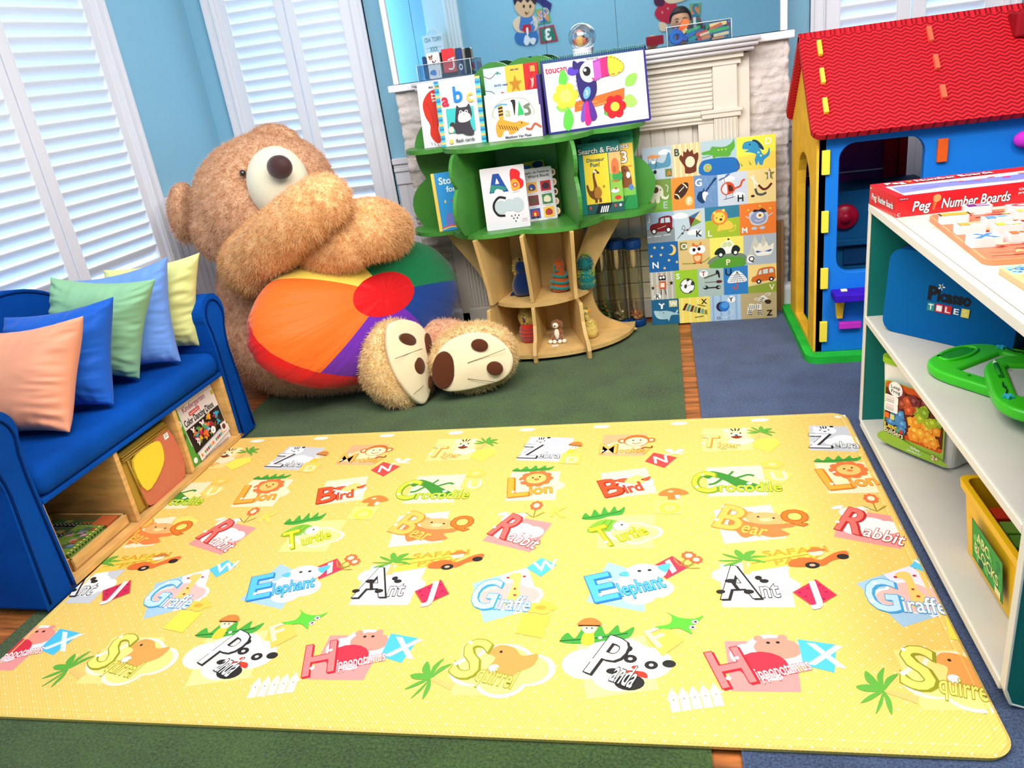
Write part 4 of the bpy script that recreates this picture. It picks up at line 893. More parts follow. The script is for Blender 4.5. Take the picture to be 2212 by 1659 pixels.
o += [('b', (40, 30, 110), [(.32, .76), (.35, .92), (.44, .90), (.5, .7), (.5, .5), (.44, .38), (.37, .38), (.33, .5)]), ('b', (90, 60, 190), [(.24, .80), (.27, .88), (.35, .82), (.30, .76)]), ('b', (40, 30, 110), [(.30, .84), (.31, .96), (.37, .86)]),
      ('b', (220, 222, 244), [(.36, .82), (.42, .92), (.5, .92), (.52, .76), (.46, .64), (.38, .68)]), ('p', (190, 90, 190), [(.49, .92), (.56, .94), (.56, .68), (.49, .64)]), ('p', (230, 40, 120), [(.56, .94), (.64, .95), (.64, .69), (.56, .68)]), ('b', (250, 206, 60), [(.64, .95), (.72, .92), (.78, .82), (.76, .72), (.64, .69)]),
      ('e', 'w', .42, .79, .05, .085), ('e', 'k', .425, .79, .038, .065), ('e', 'w', .41, .81, .014, .022), ('p', (230, 60, 120), [(.46, .70), (.5, .68), (.48, .65)]), ('e', (110, 170, 240), .405, .5, .035, .085, -.2), ('t', (200, 220, 250), '3', .39, .47, .07),
      ('b', (120, 80, 190), [(.32, .14), (.35, .34), (.38, .36), (.36, .14)]), ('b', (230, 30, 130), [(.36, .08), (.38, .36), (.41, .36), (.42, .1)]), ('b', (90, 40, 150), [(.42, .12), (.41, .36), (.44, .38), (.48, .16)])]
o += dash(bill, (90, 50, 110)) + dash(smooth_open([(.5, .65), (.6, .69), (.76, .72)], 6), (90, 50, 110)) + dash(smooth_open([(.33, .4), (.31, .6), (.32, .76)], 6), 'k')
bk.ops(o); pad = bk.done('tracing_pad', 'wide spiral bound drawing pad open at a colourful toucan page', 'pad')
b = MB(); m_sp = M('spiral_teal', (50, 160, 140), .3)
for k in range(46):
    c_ = bk.O + bk.U * (bk.W * (k + .6) / 46.3) + bk.V * (bk.H + .001) - bk.N * .006
    b.tube([c_ + (bk.V * math.cos(t) + bk.N * math.sin(t)) * .011 for t in [i * PI / 5 - .6 for i in range(9)]], .0012, m_sp, 5)
b.tube([bk.O + bk.V * (bk.H + .001) - bk.N * .006, bk.O + bk.U * bk.W + bk.V * (bk.H + .001) - bk.N * .006], .004, M('spiral_navy', (40, 60, 130), .4), 8)
b.build('spiral_binding', pad)

# middle shelf
bk = Panel((937, 377), (1012, 362), (1026, 487), (950, 501), MIDZ, .05, .014, M('cover_yellow', (246, 206, 90), .4))
bk.ops([('r', (36, 150, 220), .09, 0, 1, 1), ('t', (230, 244, 240), 'Stories', .2, .80, .12), ('t', (230, 244, 240), 'for', .38, .66, .10), ('p', (226, 50, 30), [(.48, .5), (.72, .66), (.98, .7), (.96, .3), (.8, .3), (.8, .52), (.55, .44)]), ('e', (255, 220, 120), .8, .6, .02, .015), ('e', (255, 220, 120), .7, .56, .02, .015), ('b', (244, 170, 60), [(.5, .42), (.6, .5), (.85, .46), (.9, .3), (.95, .1), (.7, .08), (.72, .3), (.55, .34)]), ('e', 'k', .66, .43, .02, .015),
        ('b', (110, 120, 200), [(.25, .1), (.28, .28), (.4, .3), (.5, .22), (.5, .1)]), ('a', (230, 90, 90), .03, [(.12, .06), (.4, .09), (.7, .04), (1, .06)]), ('a', (250, 210, 80), .03, [(.12, .03), (.4, .06), (.7, .01), (1, .03)]), ('e', (220, 50, 50), .72, .1, .09, .06), ('star', (250, 220, 100), .3, .5, .04)])
bk.done('picture_book', 'blue storybook with a yellow spine and red numeral, partly behind the left crown divider', 'book', G2)
bk = Panel((1130, 350), (1190, 343), (1200, 462), (1140, 478), MIDZ, .07, .012, M('cover_mustard', (206, 180, 60), .5))
bk.ops([('e', 'd', .75, .93, .2, .06), ('b', (40, 120, 190), [(.1, .9), (.2, .95), (.5, .93), (.4, .88)])]); bk.done('picture_book', 'mustard yellow book peeping out behind the photo word book', 'book', G2)
bk = Panel((1118, 368), (1197, 357), (1206, 468), (1128, 482), MIDZ, .055, .022, m_cov, r=.006)
ph = [((240, 170, 60), (60, 60, 130)), ((200, 30, 40), (60, 30, 50)), ((130, 40, 60), (90, 70, 50)), ((60, 130, 70), (230, 220, 190)), ((50, 80, 160), (200, 50, 50)), ((244, 186, 50), (170, 50, 50))]
o = [('tw', (50, 50, 60), 'queño de Palabras', .20, .90, .04, .72), ('tw', (60, 60, 70), 'Word Book', .32, .82, .055, .6)]
for k, (c1, c2) in enumerate(ph):
    x, y = .26 + (k % 2) * .38, .55 - (k // 2) * .25
    o += [('r', c1, x, y, x + .28, y + .19), ('b', c2, [(x + .06, y + .04), (x + .05, y + .12), (x + .14, y + .16), (x + .23, y + .12), (x + .22, y + .04)]), ('l', (120, 120, 120), .006, [(x + .06, y - .03), (x + .22, y - .03)])]
o += [('e', (40, 90, 190), .35, .66, .05, .035), ('e', (250, 210, 80), .38, .62, .03, .02), ('r', (90, 70, 60), .7, .3, .74, .34), ('r', (250, 210, 80), .36, .1, .42, .16), ('e', 'k', .34, .07, .03, .02), ('e', 'k', .46, .07, .03, .02)]
bk.ops(o)
for k in range(5):
    c_ = bk.O + bk.U * (bk.W + .002) + bk.V * (bk.H * (.88 - k * .185)) - bk.N * (.010 + .001 * k)
    cr = [(.016 * math.cos(t * PI / 8), .0175 * math.sin(t * PI / 8)) for t in range(16)]
    bk.b.prism(cr, c_, bk.U, bk.V, bk.N * .003, M('tab_brown', (140, 70, 50), .5)); bk.b.prism([(x * .86, y * .88) for x, y in cr], c_ + bk.N * .003, bk.U, bk.V, bk.N * .0005, M('tab_cream', (240, 226, 200), .5))
    bk.b.prism([(x * .4 + .003, y * .5) for x, y in cr], c_ + bk.N * .0036, bk.U, bk.V, bk.N * .0004, ink([(150, 110, 60), (230, 170, 130), (90, 60, 60), (240, 170, 150), (240, 190, 120)][k]))
bk.done('picture_book', 'white photo word book with round index tabs down its side', 'book', G2)
bk = Panel((1035, 368), (1131, 352), (1147, 486), (1053, 500), MIDZ, .03, .02, m_cov, r=.005)
bk.ops([('p', (26, 70, 150), [(.16, .60), (.28, .9), (.42, .9), (.60, .60), (.48, .60), (.44, .67), (.30, .67), (.27, .60)]), ('p', (248, 246, 246), [(.32, .74), (.41, .74), (.36, .83)]), ('b', (40, 130, 120), [(.18, .62), (.22, .73), (.3, .72), (.45, .70), (.55, .66), (.5, .62), (.35, .66), (.26, .62)]),
        ('b', (226, 24, 34), [(.68, .62), (.68, .92), (.82, .93), (.9, .87), (.88, .8), (.95, .74), (.93, .65), (.82, .61)]), ('b', (250, 160, 50), [(.68, .61), (.68, .76), (.78, .78), (.86, .7), (.84, .62)]), ('e', (226, 60, 40), .76, .69, .06, .04), ('e', 'w', .76, .69, .025, .018), ('l', (150, 150, 150), .006, [(.68, .57), (.85, .58)]),
        ('a', 'k', .05, [(.50, .50), (.36, .52), (.24, .44), (.22, .34), (.3, .24), (.44, .22)]), ('e', (178, 192, 198), .38, .36, .14, .11), ('e', (178, 192, 198), .58, .38, .13, .10), ('e', (178, 192, 198), .76, .37, .15, .12)] + [('e', 'k', x, y, .014, .012) for x, y in ((.6, .2), (.68, .21), (.76, .2), (.64, .16), (.72, .16), (.68, .11))] + [('l', (200, 120, 140), .006, [(.82, .13), (.94, .14)]), ('l', (200, 120, 140), .006, [(.82, .10), (.94, .11)])])
bk.done('picture_book', 'white alphabet book with blue A, red B and cloud shaped C on the middle shelf', 'book', G2)
bk = Panel((1252, 292), (1364, 281), (1379, 449), (1268, 462), MIDZ, .05, .012, M('cover_green', (40, 150, 100), .4), r=.008)
bk.ops([('r', (250, 200, 70), .55, .18, .98, .84), ('b', (40, 110, 80), [(.1, .86), (.2, .94), (.35, .92), (.4, .86)]), ('tw', (20, 90, 70), 'Dry-Erase Activity Book', .40, .92, .03, .55), ('t', 'w', 'ers', .72, .78, .07, 'k'), ('t', (240, 230, 220), '3', .74, .60, .15, 'n'), ('t', (230, 120, 60), 'Create!', .76, .54, .03), ('b', (130, 74, 30), [(.72, .5), (.76, .56), (.86, .54), (.92, .4), (.9, .26), (.76, .24)]), ('e', 'w', .86, .44, .04, .04), ('e', 'k', .8, .5, .014, .012),
        ('r', (120, 190, 70), .55, .18, .98, .28), ('e', (90, 130, 190), .9, .28, .05, .04), ('r', (30, 140, 70), .5, 0, .98, .18), ('l', 'k', .01, [(.6, 0), (.76, .17)]), ('l', 'k', .01, [(.66, 0), (.82, .17)])])
bk.done('picture_book', 'green and yellow dry erase book standing behind the dinosaur search book', 'book', G2)
bk = Panel((1246, 313), (1338, 301), (1348, 454), (1260, 465), MIDZ, .03, .006, M('cover_seagreen', (30, 130, 120), .4))
bk.ops([('r', (248, 220, 60), .12, .14, .70, .84), ('r', (250, 190, 120), .72, .55, 1, .84), ('r', (140, 200, 80), .72, .14, 1, .55), ('e', (60, 160, 80), .9, .5, .12, .08), ('b', (230, 120, 70), [(.78, .55), (.78, .7), (.86, .76), (.94, .7), (.94, .55)]), ('e', (190, 100, 50), .84, .6, .04, .05), ('t', (230, 70, 50), 'fruit', .76, .42, .04), ('e', (240, 250, 250), .82, .3, .1, .03), ('e', (220, 60, 50), .88, .2, .08, .03), ('e', (220, 60, 50), .84, .33, .03, .015),
        ('tw', (30, 90, 100), 'Dinosaur', .20, .74, .05, .42), ('tw', (30, 90, 100), 'Fun!', .28, .67, .055, .22), ('b', (120, 72, 34), [(.14, .4), (.2, .26), (.34, .2), (.44, .24), (.4, .4), (.36, .54), (.40, .60), (.48, .56), (.44, .6), (.38, .63), (.31, .56), (.32, .42), (.3, .34), (.22, .34), (.18, .42)]), ('b', (180, 120, 40), [(.32, .24), (.34, .36), (.44, .38), (.5, .3), (.44, .22)]), ('e', 'w', .36, .6, .03, .018), ('e', 'k', .44, .58, .03, .012), ('e', (180, 150, 60), .56, .38, .03, .02), ('r', 'n', .32, .16, .38, .22), ('r', 'n', .42, .16, .48, .22),
        ('r', (40, 90, 90), .12, 0, 1, .14), ('p', (20, 30, 40), [(.3, 0), (.4, .14), (.74, .14), (.6, 0)])] + [('p', 'w', [(.42 + k * .05, .01), (.45 + k * .05, .01), (.5 + k * .05, .1), (.47 + k * .05, .1)]) for k in range(4)] + [('e', (230, 80, 60), .2, .09, .025, .025), ('e', (230, 80, 60), .8, .09, .03, .02), ('e', 'w', .92, .09, .03, .02)])
W2 = bk.W
bk.p.text('Search & Find', -.001 + W2 * .02, bk.H * .855, bk.H * .075, (226, 226, 220), w=W2 * .95, edge='k', off=.03)
bk.done('picture_book', 'thin yellow dinosaur search and find book on the right of the middle shelf', 'book', G2)
# ------------------------------------------------------------------ alphabet canvas leaning on the fireplace
cv = Panel((1398, 318), (1683, 289), (1683, 686), (1410, 702), .001, .045, .020, M('canvas_white', (236, 232, 220), .7), r=.002)
def cell(x0, y0, x1, y1, ops):
    p = cv.p; x0 *= cv.W; x1 *= cv.W; a, b_ = cv.H * (1 - y1), cv.H * (1 - y0); p.k = 0; p.ops(ops, x0, a, x1 - x0, b_ - a)
R_ = lambda c: ('r', c, 0, 0, 1, 1)
cloud = lambda x, y, s, c='w': [('e', c, x, y, s, s * .6), ('e', c, x + s * .8, y - s * .1, s * .7, s * .45), ('e', c, x - s * .8, y - s * .1, s * .7, s * .45)]
stripes = lambda c, n: [('r', c, (k + .3) / n, 0, (k + .55) / n, 1) for k in range(n)]
TAN, SKY, TEAL = (232, 206, 150), (186, 204, 220), (90, 150, 180)
y0, y1, y2, y3, y4, y5, y6 = 0, .173, .35, .52, .688, .85, 1
cell(0, y0, .23, y1, [R_(SKY)] + cloud(.75, .82, .14) + [('b', TEAL, [(.2, .5), (.35, .58), (.7, .5), (.85, .78), (.92, .76), (.92, .4), (.6, .34), (.3, .34), (.18, .42)]), ('b', (230, 150, 90), [(.15, .7), (.3, .77), (.55, .73), (.58, .68), (.3, .66)]), ('l', 'k', .012, [(.2, .66), (.2, .42)]), ('l', 'k', .012, [(.34, .66), (.46, .4)]), ('l', 'k', .012, [(.5, .67), (.44, .4)]), ('e', 'w', .36, .54, .07, .05), ('e', 'k', .4, .24, .055, .06), ('l', 'd', .012, [(.4, .3), (.42, .4)]), ('r', (110, 130, 60), .74, .06, .96, .3), ('t', (240, 120, 60), 'A', .79, .1, .15)])
cell(.23, y0, .445, y1, [R_(TAN)] + stripes('e', 5) + [('b', (110, 50, 26), [(.25, .55), (.3, .68), (.38, .62), (.4, .78), (.48, .74), (.55, .84), (.62, .74), (.72, .80), (.76, .66), (.9, .7), (.92, .55), (.84, .3), (.8, .12), (.45, .1), (.42, .3)]), ('e', (246, 226, 190), .62, .44, .17, .17), ('t', (40, 80, 90), 'B', .08, .66, .22)])
cell(.445, y0, .715, y1, [R_((180, 206, 216)), ('b', (30, 110, 190), [(0, 0), (0, .38), (.3, .46), (.7, .46), (1, .38), (1, 0)]), ('p', (30, 110, 190), [(0, 0), (0, .38), (1, .38), (1, 0)]), ('b', (90, 170, 60), [(.05, .68), (.25, .72), (.32, .82), (.45, .8), (.65, .78), (.78, .82), (.88, .9), (.92, 1), (.86, .98), (.7, .95), (.92, .96), (.96, .8), (.88, .66), (.8, .56), (.8, .46), (.74, .5), (.45, .52), (.4, .44), (.35, .54), (.25, .62), (.05, .62)][:8] + [(.93, .96), (.95, .75), (.85, .6), (.78, .48), (.45, .5), (.36, .45), (.3, .58), (.06, .6)]), ('a', (60, 130, 50), .015, [(.04, .52), (.2, .54), (.3, .58)]), ('e', (250, 230, 120), .5, .7, .02, .02), ('e', (250, 230, 120), .6, .7, .02, .02), ('e', (250, 230, 120), .7, .7, .02, .02), ('e', (160, 200, 120), .18, .2, .12, .13), ('t', (240, 130, 80), 'C', .12, .12, .16)])
cell(.715, y0, 1, y1, [R_((240, 238, 80)), ('p', (252, 214, 90), [(0, 0), (0, .42), (1, .5), (1, 0)]), ('b', (20, 60, 90), [(.4, .86), (.5, .88), (.62, .76), (.7, .6), (.64, .58)]), ('b', (50, 150, 200), [(.14, .7), (.2, .84), (.38, .86), (.52, .78), (.6, .6), (.68, .42), (.78, .46), (.84, .62), (.84, .4), (.7, .26), (.66, .12), (.58, .14), (.56, .24), (.5, .12), (.46, .3), (.5, .44), (.42, .5), (.3, .54), (.2, .56), (.3, .62), (.18, .64)]), ('e', 'k', .34, .76, .02, .025), ('e', (180, 226, 200), .56, .5, .03, .035), ('e', (180, 226, 200), .62, .4, .03, .035), ('p', 'g', [(.06, .28), (.12, .14), (.1, .3), (.14, .14), (.2, .28), (.14, .12)]), ('p', 'g', [(.28, .3), (.34, .16), (.32, .32), (.36, .16), (.42, .28), (.36, .14)]), ('t', 'w', 'D', .74, .72, .2)])
cell(0, y1, .21, y2, [R_((120, 150, 70)), ('p', (110, 170, 60), [(0, 0), (0, .4), (1, .35), (1, 0)]), ('b', (226, 226, 200), [(.2, .35), (.2, .7), (.4, .84), (.6, .8), (.7, .66), (.7, .5), (.8, .45), (.9, .52), (.84, .38), (.66, .4), (.58, .5), (.54, .3), (.42, .3), (.4, .42), (.32, .3)]), ('b', (90, 50, 40), [(.36, .6), (.38, .78), (.52, .74), (.5, .62)]), ('e', 'k', .6, .68, .02, .025), ('a', 'w', .02, [(.85, .6), (.88, .75), (.8, .82)]), ('t', (170, 196, 190), 'E', .68, .1, .22)])
cell(.21, y1, .385, y2, [R_((250, 150, 60)), ('b', (70, 40, 24), [(.12, .38), (.18, .62), (.45, .8), (.72, .82), (.76, .66), (.6, .46), (.36, .34)]), ('a', 'e', .05, [(.16, .5), (.28, .46), (.36, .36)]), ('a', 'e', .05, [(.52, .8), (.62, .74), (.7, .66)]), ('l', 'w', .03, [(.34, .56), (.56, .7)]), ('e', (255, 206, 130), .76, .26, .17, .15), ('t', 'w', 'F', .7, .17, .19)])
cell(.385, y1, .565, y2, [R_((110, 150, 200)), ('star', (134, 170, 214), .5, .5, .42), ('star', (110, 150, 200), .5, .5, .37), ('b', (20, 60, 110), [(.1, .32), (.2, .5), (.36, .52), (.42, .62), (.46, .5), (.6, .42), (.5, .34), (.48, .22), (.36, .14), (.2, .2)]), ('b', 'w', [(.36, .3), (.36, .46), (.5, .5), (.6, .42), (.5, .34), (.46, .2)]), ('l', (20, 60, 110), .07, [(.5, .5), (.84, .8)]), ('l', (20, 60, 110), .1, [(.84, .8), (.92, .86)]), ('t', 'w', 'G', .06, .68, .22)])
cell(.565, y1, .79, y2, [R_((206, 216, 232))] + cloud(.35, .82, .15) + cloud(.7, .3, .14) + [('a', (214, 80, 40), .06, [(.55, .5), (.75, .56), (.82, .7), (.9, .74)]), ('b', (214, 80, 40), [(.1, .5), (.18, .66), (.36, .72), (.52, .64), (.58, .46), (.44, .36), (.22, .34)]), ('b', (226, 226, 236), [(.14, .5), (.2, .62), (.3, .66), (.32, .38), (.22, .38)]), ('b', (90, 30, 24), [(.38, .44), (.36, .62), (.46, .6), (.52, .5), (.5, .44)]), ('l', 'k', .015, [(.24, .72), (.22, .84)]), ('b', (90, 120, 190), [(.04, .78), (.1, .84), (.24, .84), (.4, .92), (.42, .98), (.3, .94), (.2, .82)]), ('l', 'k', .014, [(.2, .2), (.6, .26)]), ('l', 'k', .012, [(.28, .22), (.28, .36)]), ('l', 'k', .012, [(.5, .25), (.5, .38)]), ('t', 'k', 'H', .66, .1, .2)])
cell(.79, y1, 1, y2, [R_((240, 218, 150)), ('l', 'w', .04, [(.12, .8), (.4, .5)]), ('l', 'w', .04, [(.2, .84), (.28, .4)]), ('a', (100, 40, 20), .08, [(.4, .52), (.55, .4), (.7, .42), (.84, .54)]), ('a', (80, 84, 80), .08, [(.28, .42), (.34, .28), (.5, .24), (.64, .28)]), ('e', (70, 40, 30), .18, .22, .07, .04), ('star', (140, 130, 50), .78, .82, .2), ('t', 'w', 'I', .74, .72, .2)])
cell(0, y2, .22, y3, [R_((160, 190, 220)), ('r', (140, 150, 156), 0, 0, 1, .46), ('l', 'w', .02, [(0, .2), (.15, .21)]), ('l', 'w', .02, [(.25, .21), (.5, .22)]), ('l', 'w', .02, [(.6, .23), (.85, .24)]), ('b', (130, 20, 24), [(.14, .4), (.16, .6), (.42, .66), (.48, .82), (.9, .84), (.92, .5), (.9, .4), (.5, .36)]), ('p', (200, 220, 236), [(.5, .64), (.53, .79), (.64, .8), (.64, .64)]), ('p', (200, 220, 236), [(.68, .64), (.68, .8), (.84, .8), (.86, .64)]), ('e', 'k', .26, .38, .1, .1), ('e', 'k', .78, .4, .1, .1), ('e', 'w', .26, .38, .06, .06), ('e', 'w', .78, .4, .06, .06), ('l', 'w', .012, [(.4, .46), (.7, .54)]), ('t', 'w', 'J', .05, .74, .2)])
cell(.22, y2, .46, y3, [R_((196, 214, 224))] + cloud(.2, .82, .17) + cloud(.65, .25, .16) + [('p', (60, 110, 160), [(.48, .76), (.86, .92), (.68, .7)]), ('p', (110, 40, 30), [(.48, .76), (.68, .7), (.52, .42)]), ('p', (246, 214, 150), [(.86, .92), (.68, .7), (.88, .56)]), ('p', (120, 160, 60), [(.68, .7), (.88, .56), (.52, .42)]), ('a', 'k', .012, [(.52, .42), (.4, .32), (.24, .4), (.3, .5), (.34, .36), (.2, .2), (.08, .08)]), ('e', (130, 40, 50), .42, .34, .04, .03), ('e', (60, 60, 60), .25, .24, .04, .03), ('t', 'k', 'K', .7, .1, .2)])
cell(.46, y2, .725, y3, [R_((50, 130, 160)), ('p', (170, 196, 50), [(0, 0), (0, .56), (1, .62), (1, 0)]), ('b', (240, 206, 80), [(.36, .3), (.46, .5), (.7, .52), (.82, .34), (.74, .24), (.5, .24), (.36, .2)]), ('a', (240, 206, 80), .03, [(.8, .32), (.88, .36), (.84, .2), (.7, .18)]), ('e', (240, 130, 50), .42, .66, .24, .25), ('e', (246, 214, 90), .42, .64, .17, .18), ('e', (246, 214, 90), .28, .8, .05, .05), ('e', (246, 214, 90), .54, .86, .05, .05), ('e', 'k', .34, .64, .015, .02), ('e', 'k', .5, .68, .015, .02), ('e', (80, 40, 30), .46, .58, .04, .04), ('t', 'w', 'L', .08, .06, .2)])
cell(.725, y2, 1, y3, [R_((244, 130, 50)), ('b', (200, 214, 226), [(.26, .62), (.3, .72), (.5, .78), (.74, .7), (.78, .5), (.7, .34), (.5, .28), (.34, .34), (.28, .46)]), ('b', (40, 40, 60), [(.38, .72), (.42, .8), (.52, .78), (.62, .82), (.72, .74), (.7, .68)]), ('e', (150, 160, 200), .52, .53, .22, .2), ('e', 'w', .56, .6, .1, .1), ('e', (240, 190, 80), .56, .6, .06, .06), ('e', 'k', .56, .6, .025, .025), ('a', 'w', .014, [(.42, .46), (.54, .42), (.66, .48)]), ('e', (190, 206, 224), .4, .2, .08, .05), ('e', (190, 206, 224), .62, .2, .08, .05), ('l', (200, 214, 226), .03, [(.28, .52), (.18, .6)]), ('l', (200, 214, 226), .03, [(.78, .56), (.9, .64)]), ('e', (230, 220, 80), .24, .8, .03, .03), ('e', (230, 220, 80), .56, .9, .03, .03), ('e', (230, 220, 80), .84, .8, .03, .03), ('t', 'w', 'M', .06, .08, .18)])
cell(0, y3, .24, y4, [R_((20, 100, 170)), ('e', (250, 210, 110), .78, .72, .15, .18), ('e', (20, 100, 170), .71, .74, .13, .15)] + [('star', (246, 222, 130), x, y, .06) for x, y in ((.22, .84), (.48, .82), (.1, .56), (.42, .58), (.68, .38), (.94, .3), (.52, .12))] + [('t', 'w', 'N', .12, .14, .22)])
cell(.24, y3, .49, y4, [R_((226, 196, 130)), ('a', (150, 160, 60), .04, [(.12, .22), (.5, .2), (.8, .24), (.98, .36)]), ('b', (230, 120, 50), [(.44, .78), (.48, .9), (.56, .82), (.66, .82), (.74, .9), (.74, .3), (.6, .18), (.48, .3)]), ('e', 'w', .48, .64, .14, .14), ('e', 'w', .72, .66, .14, .14), ('e', 'k', .5, .66, .05, .06), ('e', 'k', .66, .68, .05, .06), ('b', (240, 206, 150), [(.5, .44), (.7, .44), (.66, .28), (.54, .28)]), ('e', (90, 50, 30), .5, .2, .04, .02), ('e', (90, 50, 30), .7, .2, .04, .02), ('r', (130, 130, 60), .06, .68, .28, .94), ('t', 'w', 'O', .1, .72, .18)])
cell(.49, y3, .75, y4, [R_((252, 236, 110)), ('b', (120, 140, 120), [(0, .1), (0, .3), (.4, .44), (1, .4), (1, .1)]), ('b', (90, 160, 50), [(0, .0), (.1, .22), (.4, .34), (.9, .3), (1, .22), (1, 0)]), ('b', (250, 250, 244), [(.3, .5), (.34, .76), (.5, .88), (.64, .86), (.72, .7), (.74, .48), (.4, .44)]), ('b', (210, 222, 160), [(.36, .68), (.4, .8), (.5, .84), (.5, .68)]), ('b', (210, 222, 160), [(.54, .68), (.54, .84), (.64, .8), (.66, .7)]), ('b', (20, 40, 30), [(.14, .44), (.2, .6), (.34, .66), (.44, .56), (.44, .42)]), ('b', (20, 40, 30), [(.64, .44), (.68, .66), (.8, .7), (.9, .58), (.84, .46)]), ('e', 'k', .32, .42, .08, .09), ('e', 'w', .32, .42, .05, .055), ('e', 'k', .76, .46, .08, .09), ('e', 'w', .76, .46, .05, .055), ('e', 'k', .56, .92, .03, .03), ('t', 'e', 'P', .48, .06, .2)])
cell(.75, y3, 1, y4, [R_((180, 192, 204)), ('p', (214, 214, 196), [(.2, .5), (.35, .98), (.5, .6)]), ('p', (214, 214, 196), [(.5, .5), (.6, .98), (.75, .6)]), ('p', (204, 204, 190), [(.1, .3), (.25, .6), (.35, .3), (.25, .1)]), ('b', (250, 244, 226), [(.3, .64), (.4, .56), (.5, .72), (.6, .58), (.7, .74), (.78, .58), (.92, .68), (.86, .34), (.6, .28), (.38, .32)]), ('b', (60, 100, 160), [(.4, .46), (.6, .42), (.84, .48), (.83, .42), (.6, .36), (.4, .40)]), ('e', 'w', .62, .36, .2, .06), ('e', (230, 200, 130), .34, .68, .02, .02), ('e', (230, 200, 130), .6, .8, .02, .02), ('e', (230, 200, 130), .84, .76, .02, .02), ('e', 'w', .22, .2, .13, .14), ('t', 'k', 'Q', .15, .12, .18)])
cell(0, y4, .2, y5, [R_((190, 184, 168))] + stripes((214, 218, 214), 5) + [('e', (240, 170, 110), .25, .5, .12, .02), ('e', (240, 170, 110), .7, .54, .14, .02), ('r', (210, 90, 50), .38, .38, .64, .66), ('r', (246, 236, 214), .42, .44, .58, .6), ('r', 'k', .36, .7, .64, .86), ('e', 'w', .44, .79, .05, .045), ('e', 'w', .56, .8, .05, .045), ('l', 'k', .03, [(.44, .36), (.42, .16)]), ('l', 'k', .03, [(.58, .37), (.62, .18)]), ('star', 'k', .1, .44, .08), ('star', 'k', .86, .58, .09), ('l', (210, 90, 50), .02, [(.42, .86), (.38, .96)]), ('l', (210, 90, 50), .02, [(.58, .86), (.62, .96)]), ('e', 'w', .28, .12, .14, .11), ('t', 'k', 'R', .2, .04, .17)])
cell(.2, y4, .385, y5, [R_((160, 206, 50)), ('e', 'k', .54, .42, .33, .28), ('e', 'w', .54, .42, .30, .255), ('b', (50, 60, 40), [(.4, .4), (.44, .48), (.52, .46), (.5, .36), (.44, .34)]), ('b', (50, 60, 40), [(.7, .46), (.74, .58), (.84, .56), (.82, .44)]), ('b', (50, 60, 40), [(.5, .62), (.56, .68), (.66, .66), (.6, .6)]), ('b', (50, 60, 40), [(.26, .42), (.28, .5), (.32, .46)]), ('b', (50, 60, 40), [(.6, .18), (.66, .24), (.76, .24), (.7, .18)]), ('l', 'k', .01, [(.5, .46), (.56, .6)]), ('l', 'k', .01, [(.52, .42), (.72, .48)]), ('t', 'w', 'S', .08, .7, .2)])
cell(.385, y4, .59, y5, [R_((176, 196, 190)), ('l', (90, 100, 70), .06, [(.26, .66), (.74, .78)]), ('b', (30, 30, 36), [(.7, .8), (.74, .92), (.84, .84), (.86, .64), (.8, .66), (.78, .76)]), ('l', (90, 60, 60), .025, [(.28, .5), (.7, .5)]), ('e', (90, 40, 46), .82, .5, .12, .055), ('l', (30, 30, 36), .05, [(.36, .3), (.72, .3)]), ('e', (30, 30, 36), .3, .32, .1, .07), ('e', (30, 30, 36), .78, .3, .1, .07), ('e', (176, 196, 190), .26, .34, .05, .035), ('e', (176, 196, 190), .82, .3, .05, .03), ('e', 'w', .24, .82, .17, .13), ('t', (150, 60, 40), 'T', .15, .74, .17)])
cell(.59, y4, .78, y5, [R_((50, 130, 200)), ('b', 'w', [(.16, .44), (.3, .7), (.55, .84), (.8, .7), (.96, .46), (.55, .42)]), ('a', (210, 80, 60), .05, [(.56, .42), (.54, .24), (.44, .2), (.38, .28)])] + [('l', (30, 40, 60), .012, [(.2 + k * .03, .48 + k * .07), (.94 - k * .04, .48 + k * .07)]) for k in range(4)] + [('l', (30, 40, 60), .012, [(.56, .82), (.3 + k * .13, .44)]) for k in range(5)] + [('t', (30, 30, 40), 'U', .08, .7, .24)])
cell(.78, y4, 1, y5, [R_((250, 222, 140)), ('p', (150, 170, 60), [(0, 0), (0, .24), (1, .38), (1, 0)]), ('p', (240, 214, 150), [(0, .24), (0, .32), (1, .48), (1, .38)]), ('b', (220, 110, 40), [(.14, .4), (.16, .56), (.3, .62), (.38, .82), (.6, .88), (.92, .86), (.96, .6), (.94, .46), (.5, .4)]), ('p', (210, 230, 230), [(.36, .64), (.41, .78), (.48, .8), (.48, .65)]), ('p', (210, 230, 230), [(.53, .66), (.53, .81), (.7, .83), (.7, .67)]), ('p', (210, 230, 230), [(.75, .68), (.75, .83), (.88, .83), (.9, .69)]), ('e', 'k', .38, .4, .09, .08), ('e', 'k', .82, .46, .09, .08), ('e', 'w', .38, .4, .04, .04), ('e', 'w', .82, .46, .04, .04), ('t', 'e', 'V', .74, .08, .2)])
cell(0, y5, .225, y6, [R_((30, 100, 140)), ('b', (170, 206, 216), [(.08, .56), (.3, .54), (.5, .54), (.7, .5), (.84, .44), (.92, .56), (.96, .5), (.92, .42), (1, .36), (.86, .36), (.7, .34), (.64, .2), (.6, .12), (.56, .2), (.4, .2), (.22, .24), (.12, .36)]), ('a', 'w', .01, [(.14, .52), (.18, .36), (.3, .24)]), ('a', 'w', .01, [(.2, .53), (.24, .38), (.36, .24)]), ('e', 'k', .42, .46, .02, .02), ('a', 'w', .05, [(.36, .64), (.36, .76), (.28, .84)]), ('a', 'w', .05, [(.38, .64), (.4, .78), (.46, .82)]), ('r', (214, 206, 150), .64, .68, .94, .94), ('t', 'w', 'W', .67, .72, .18)])
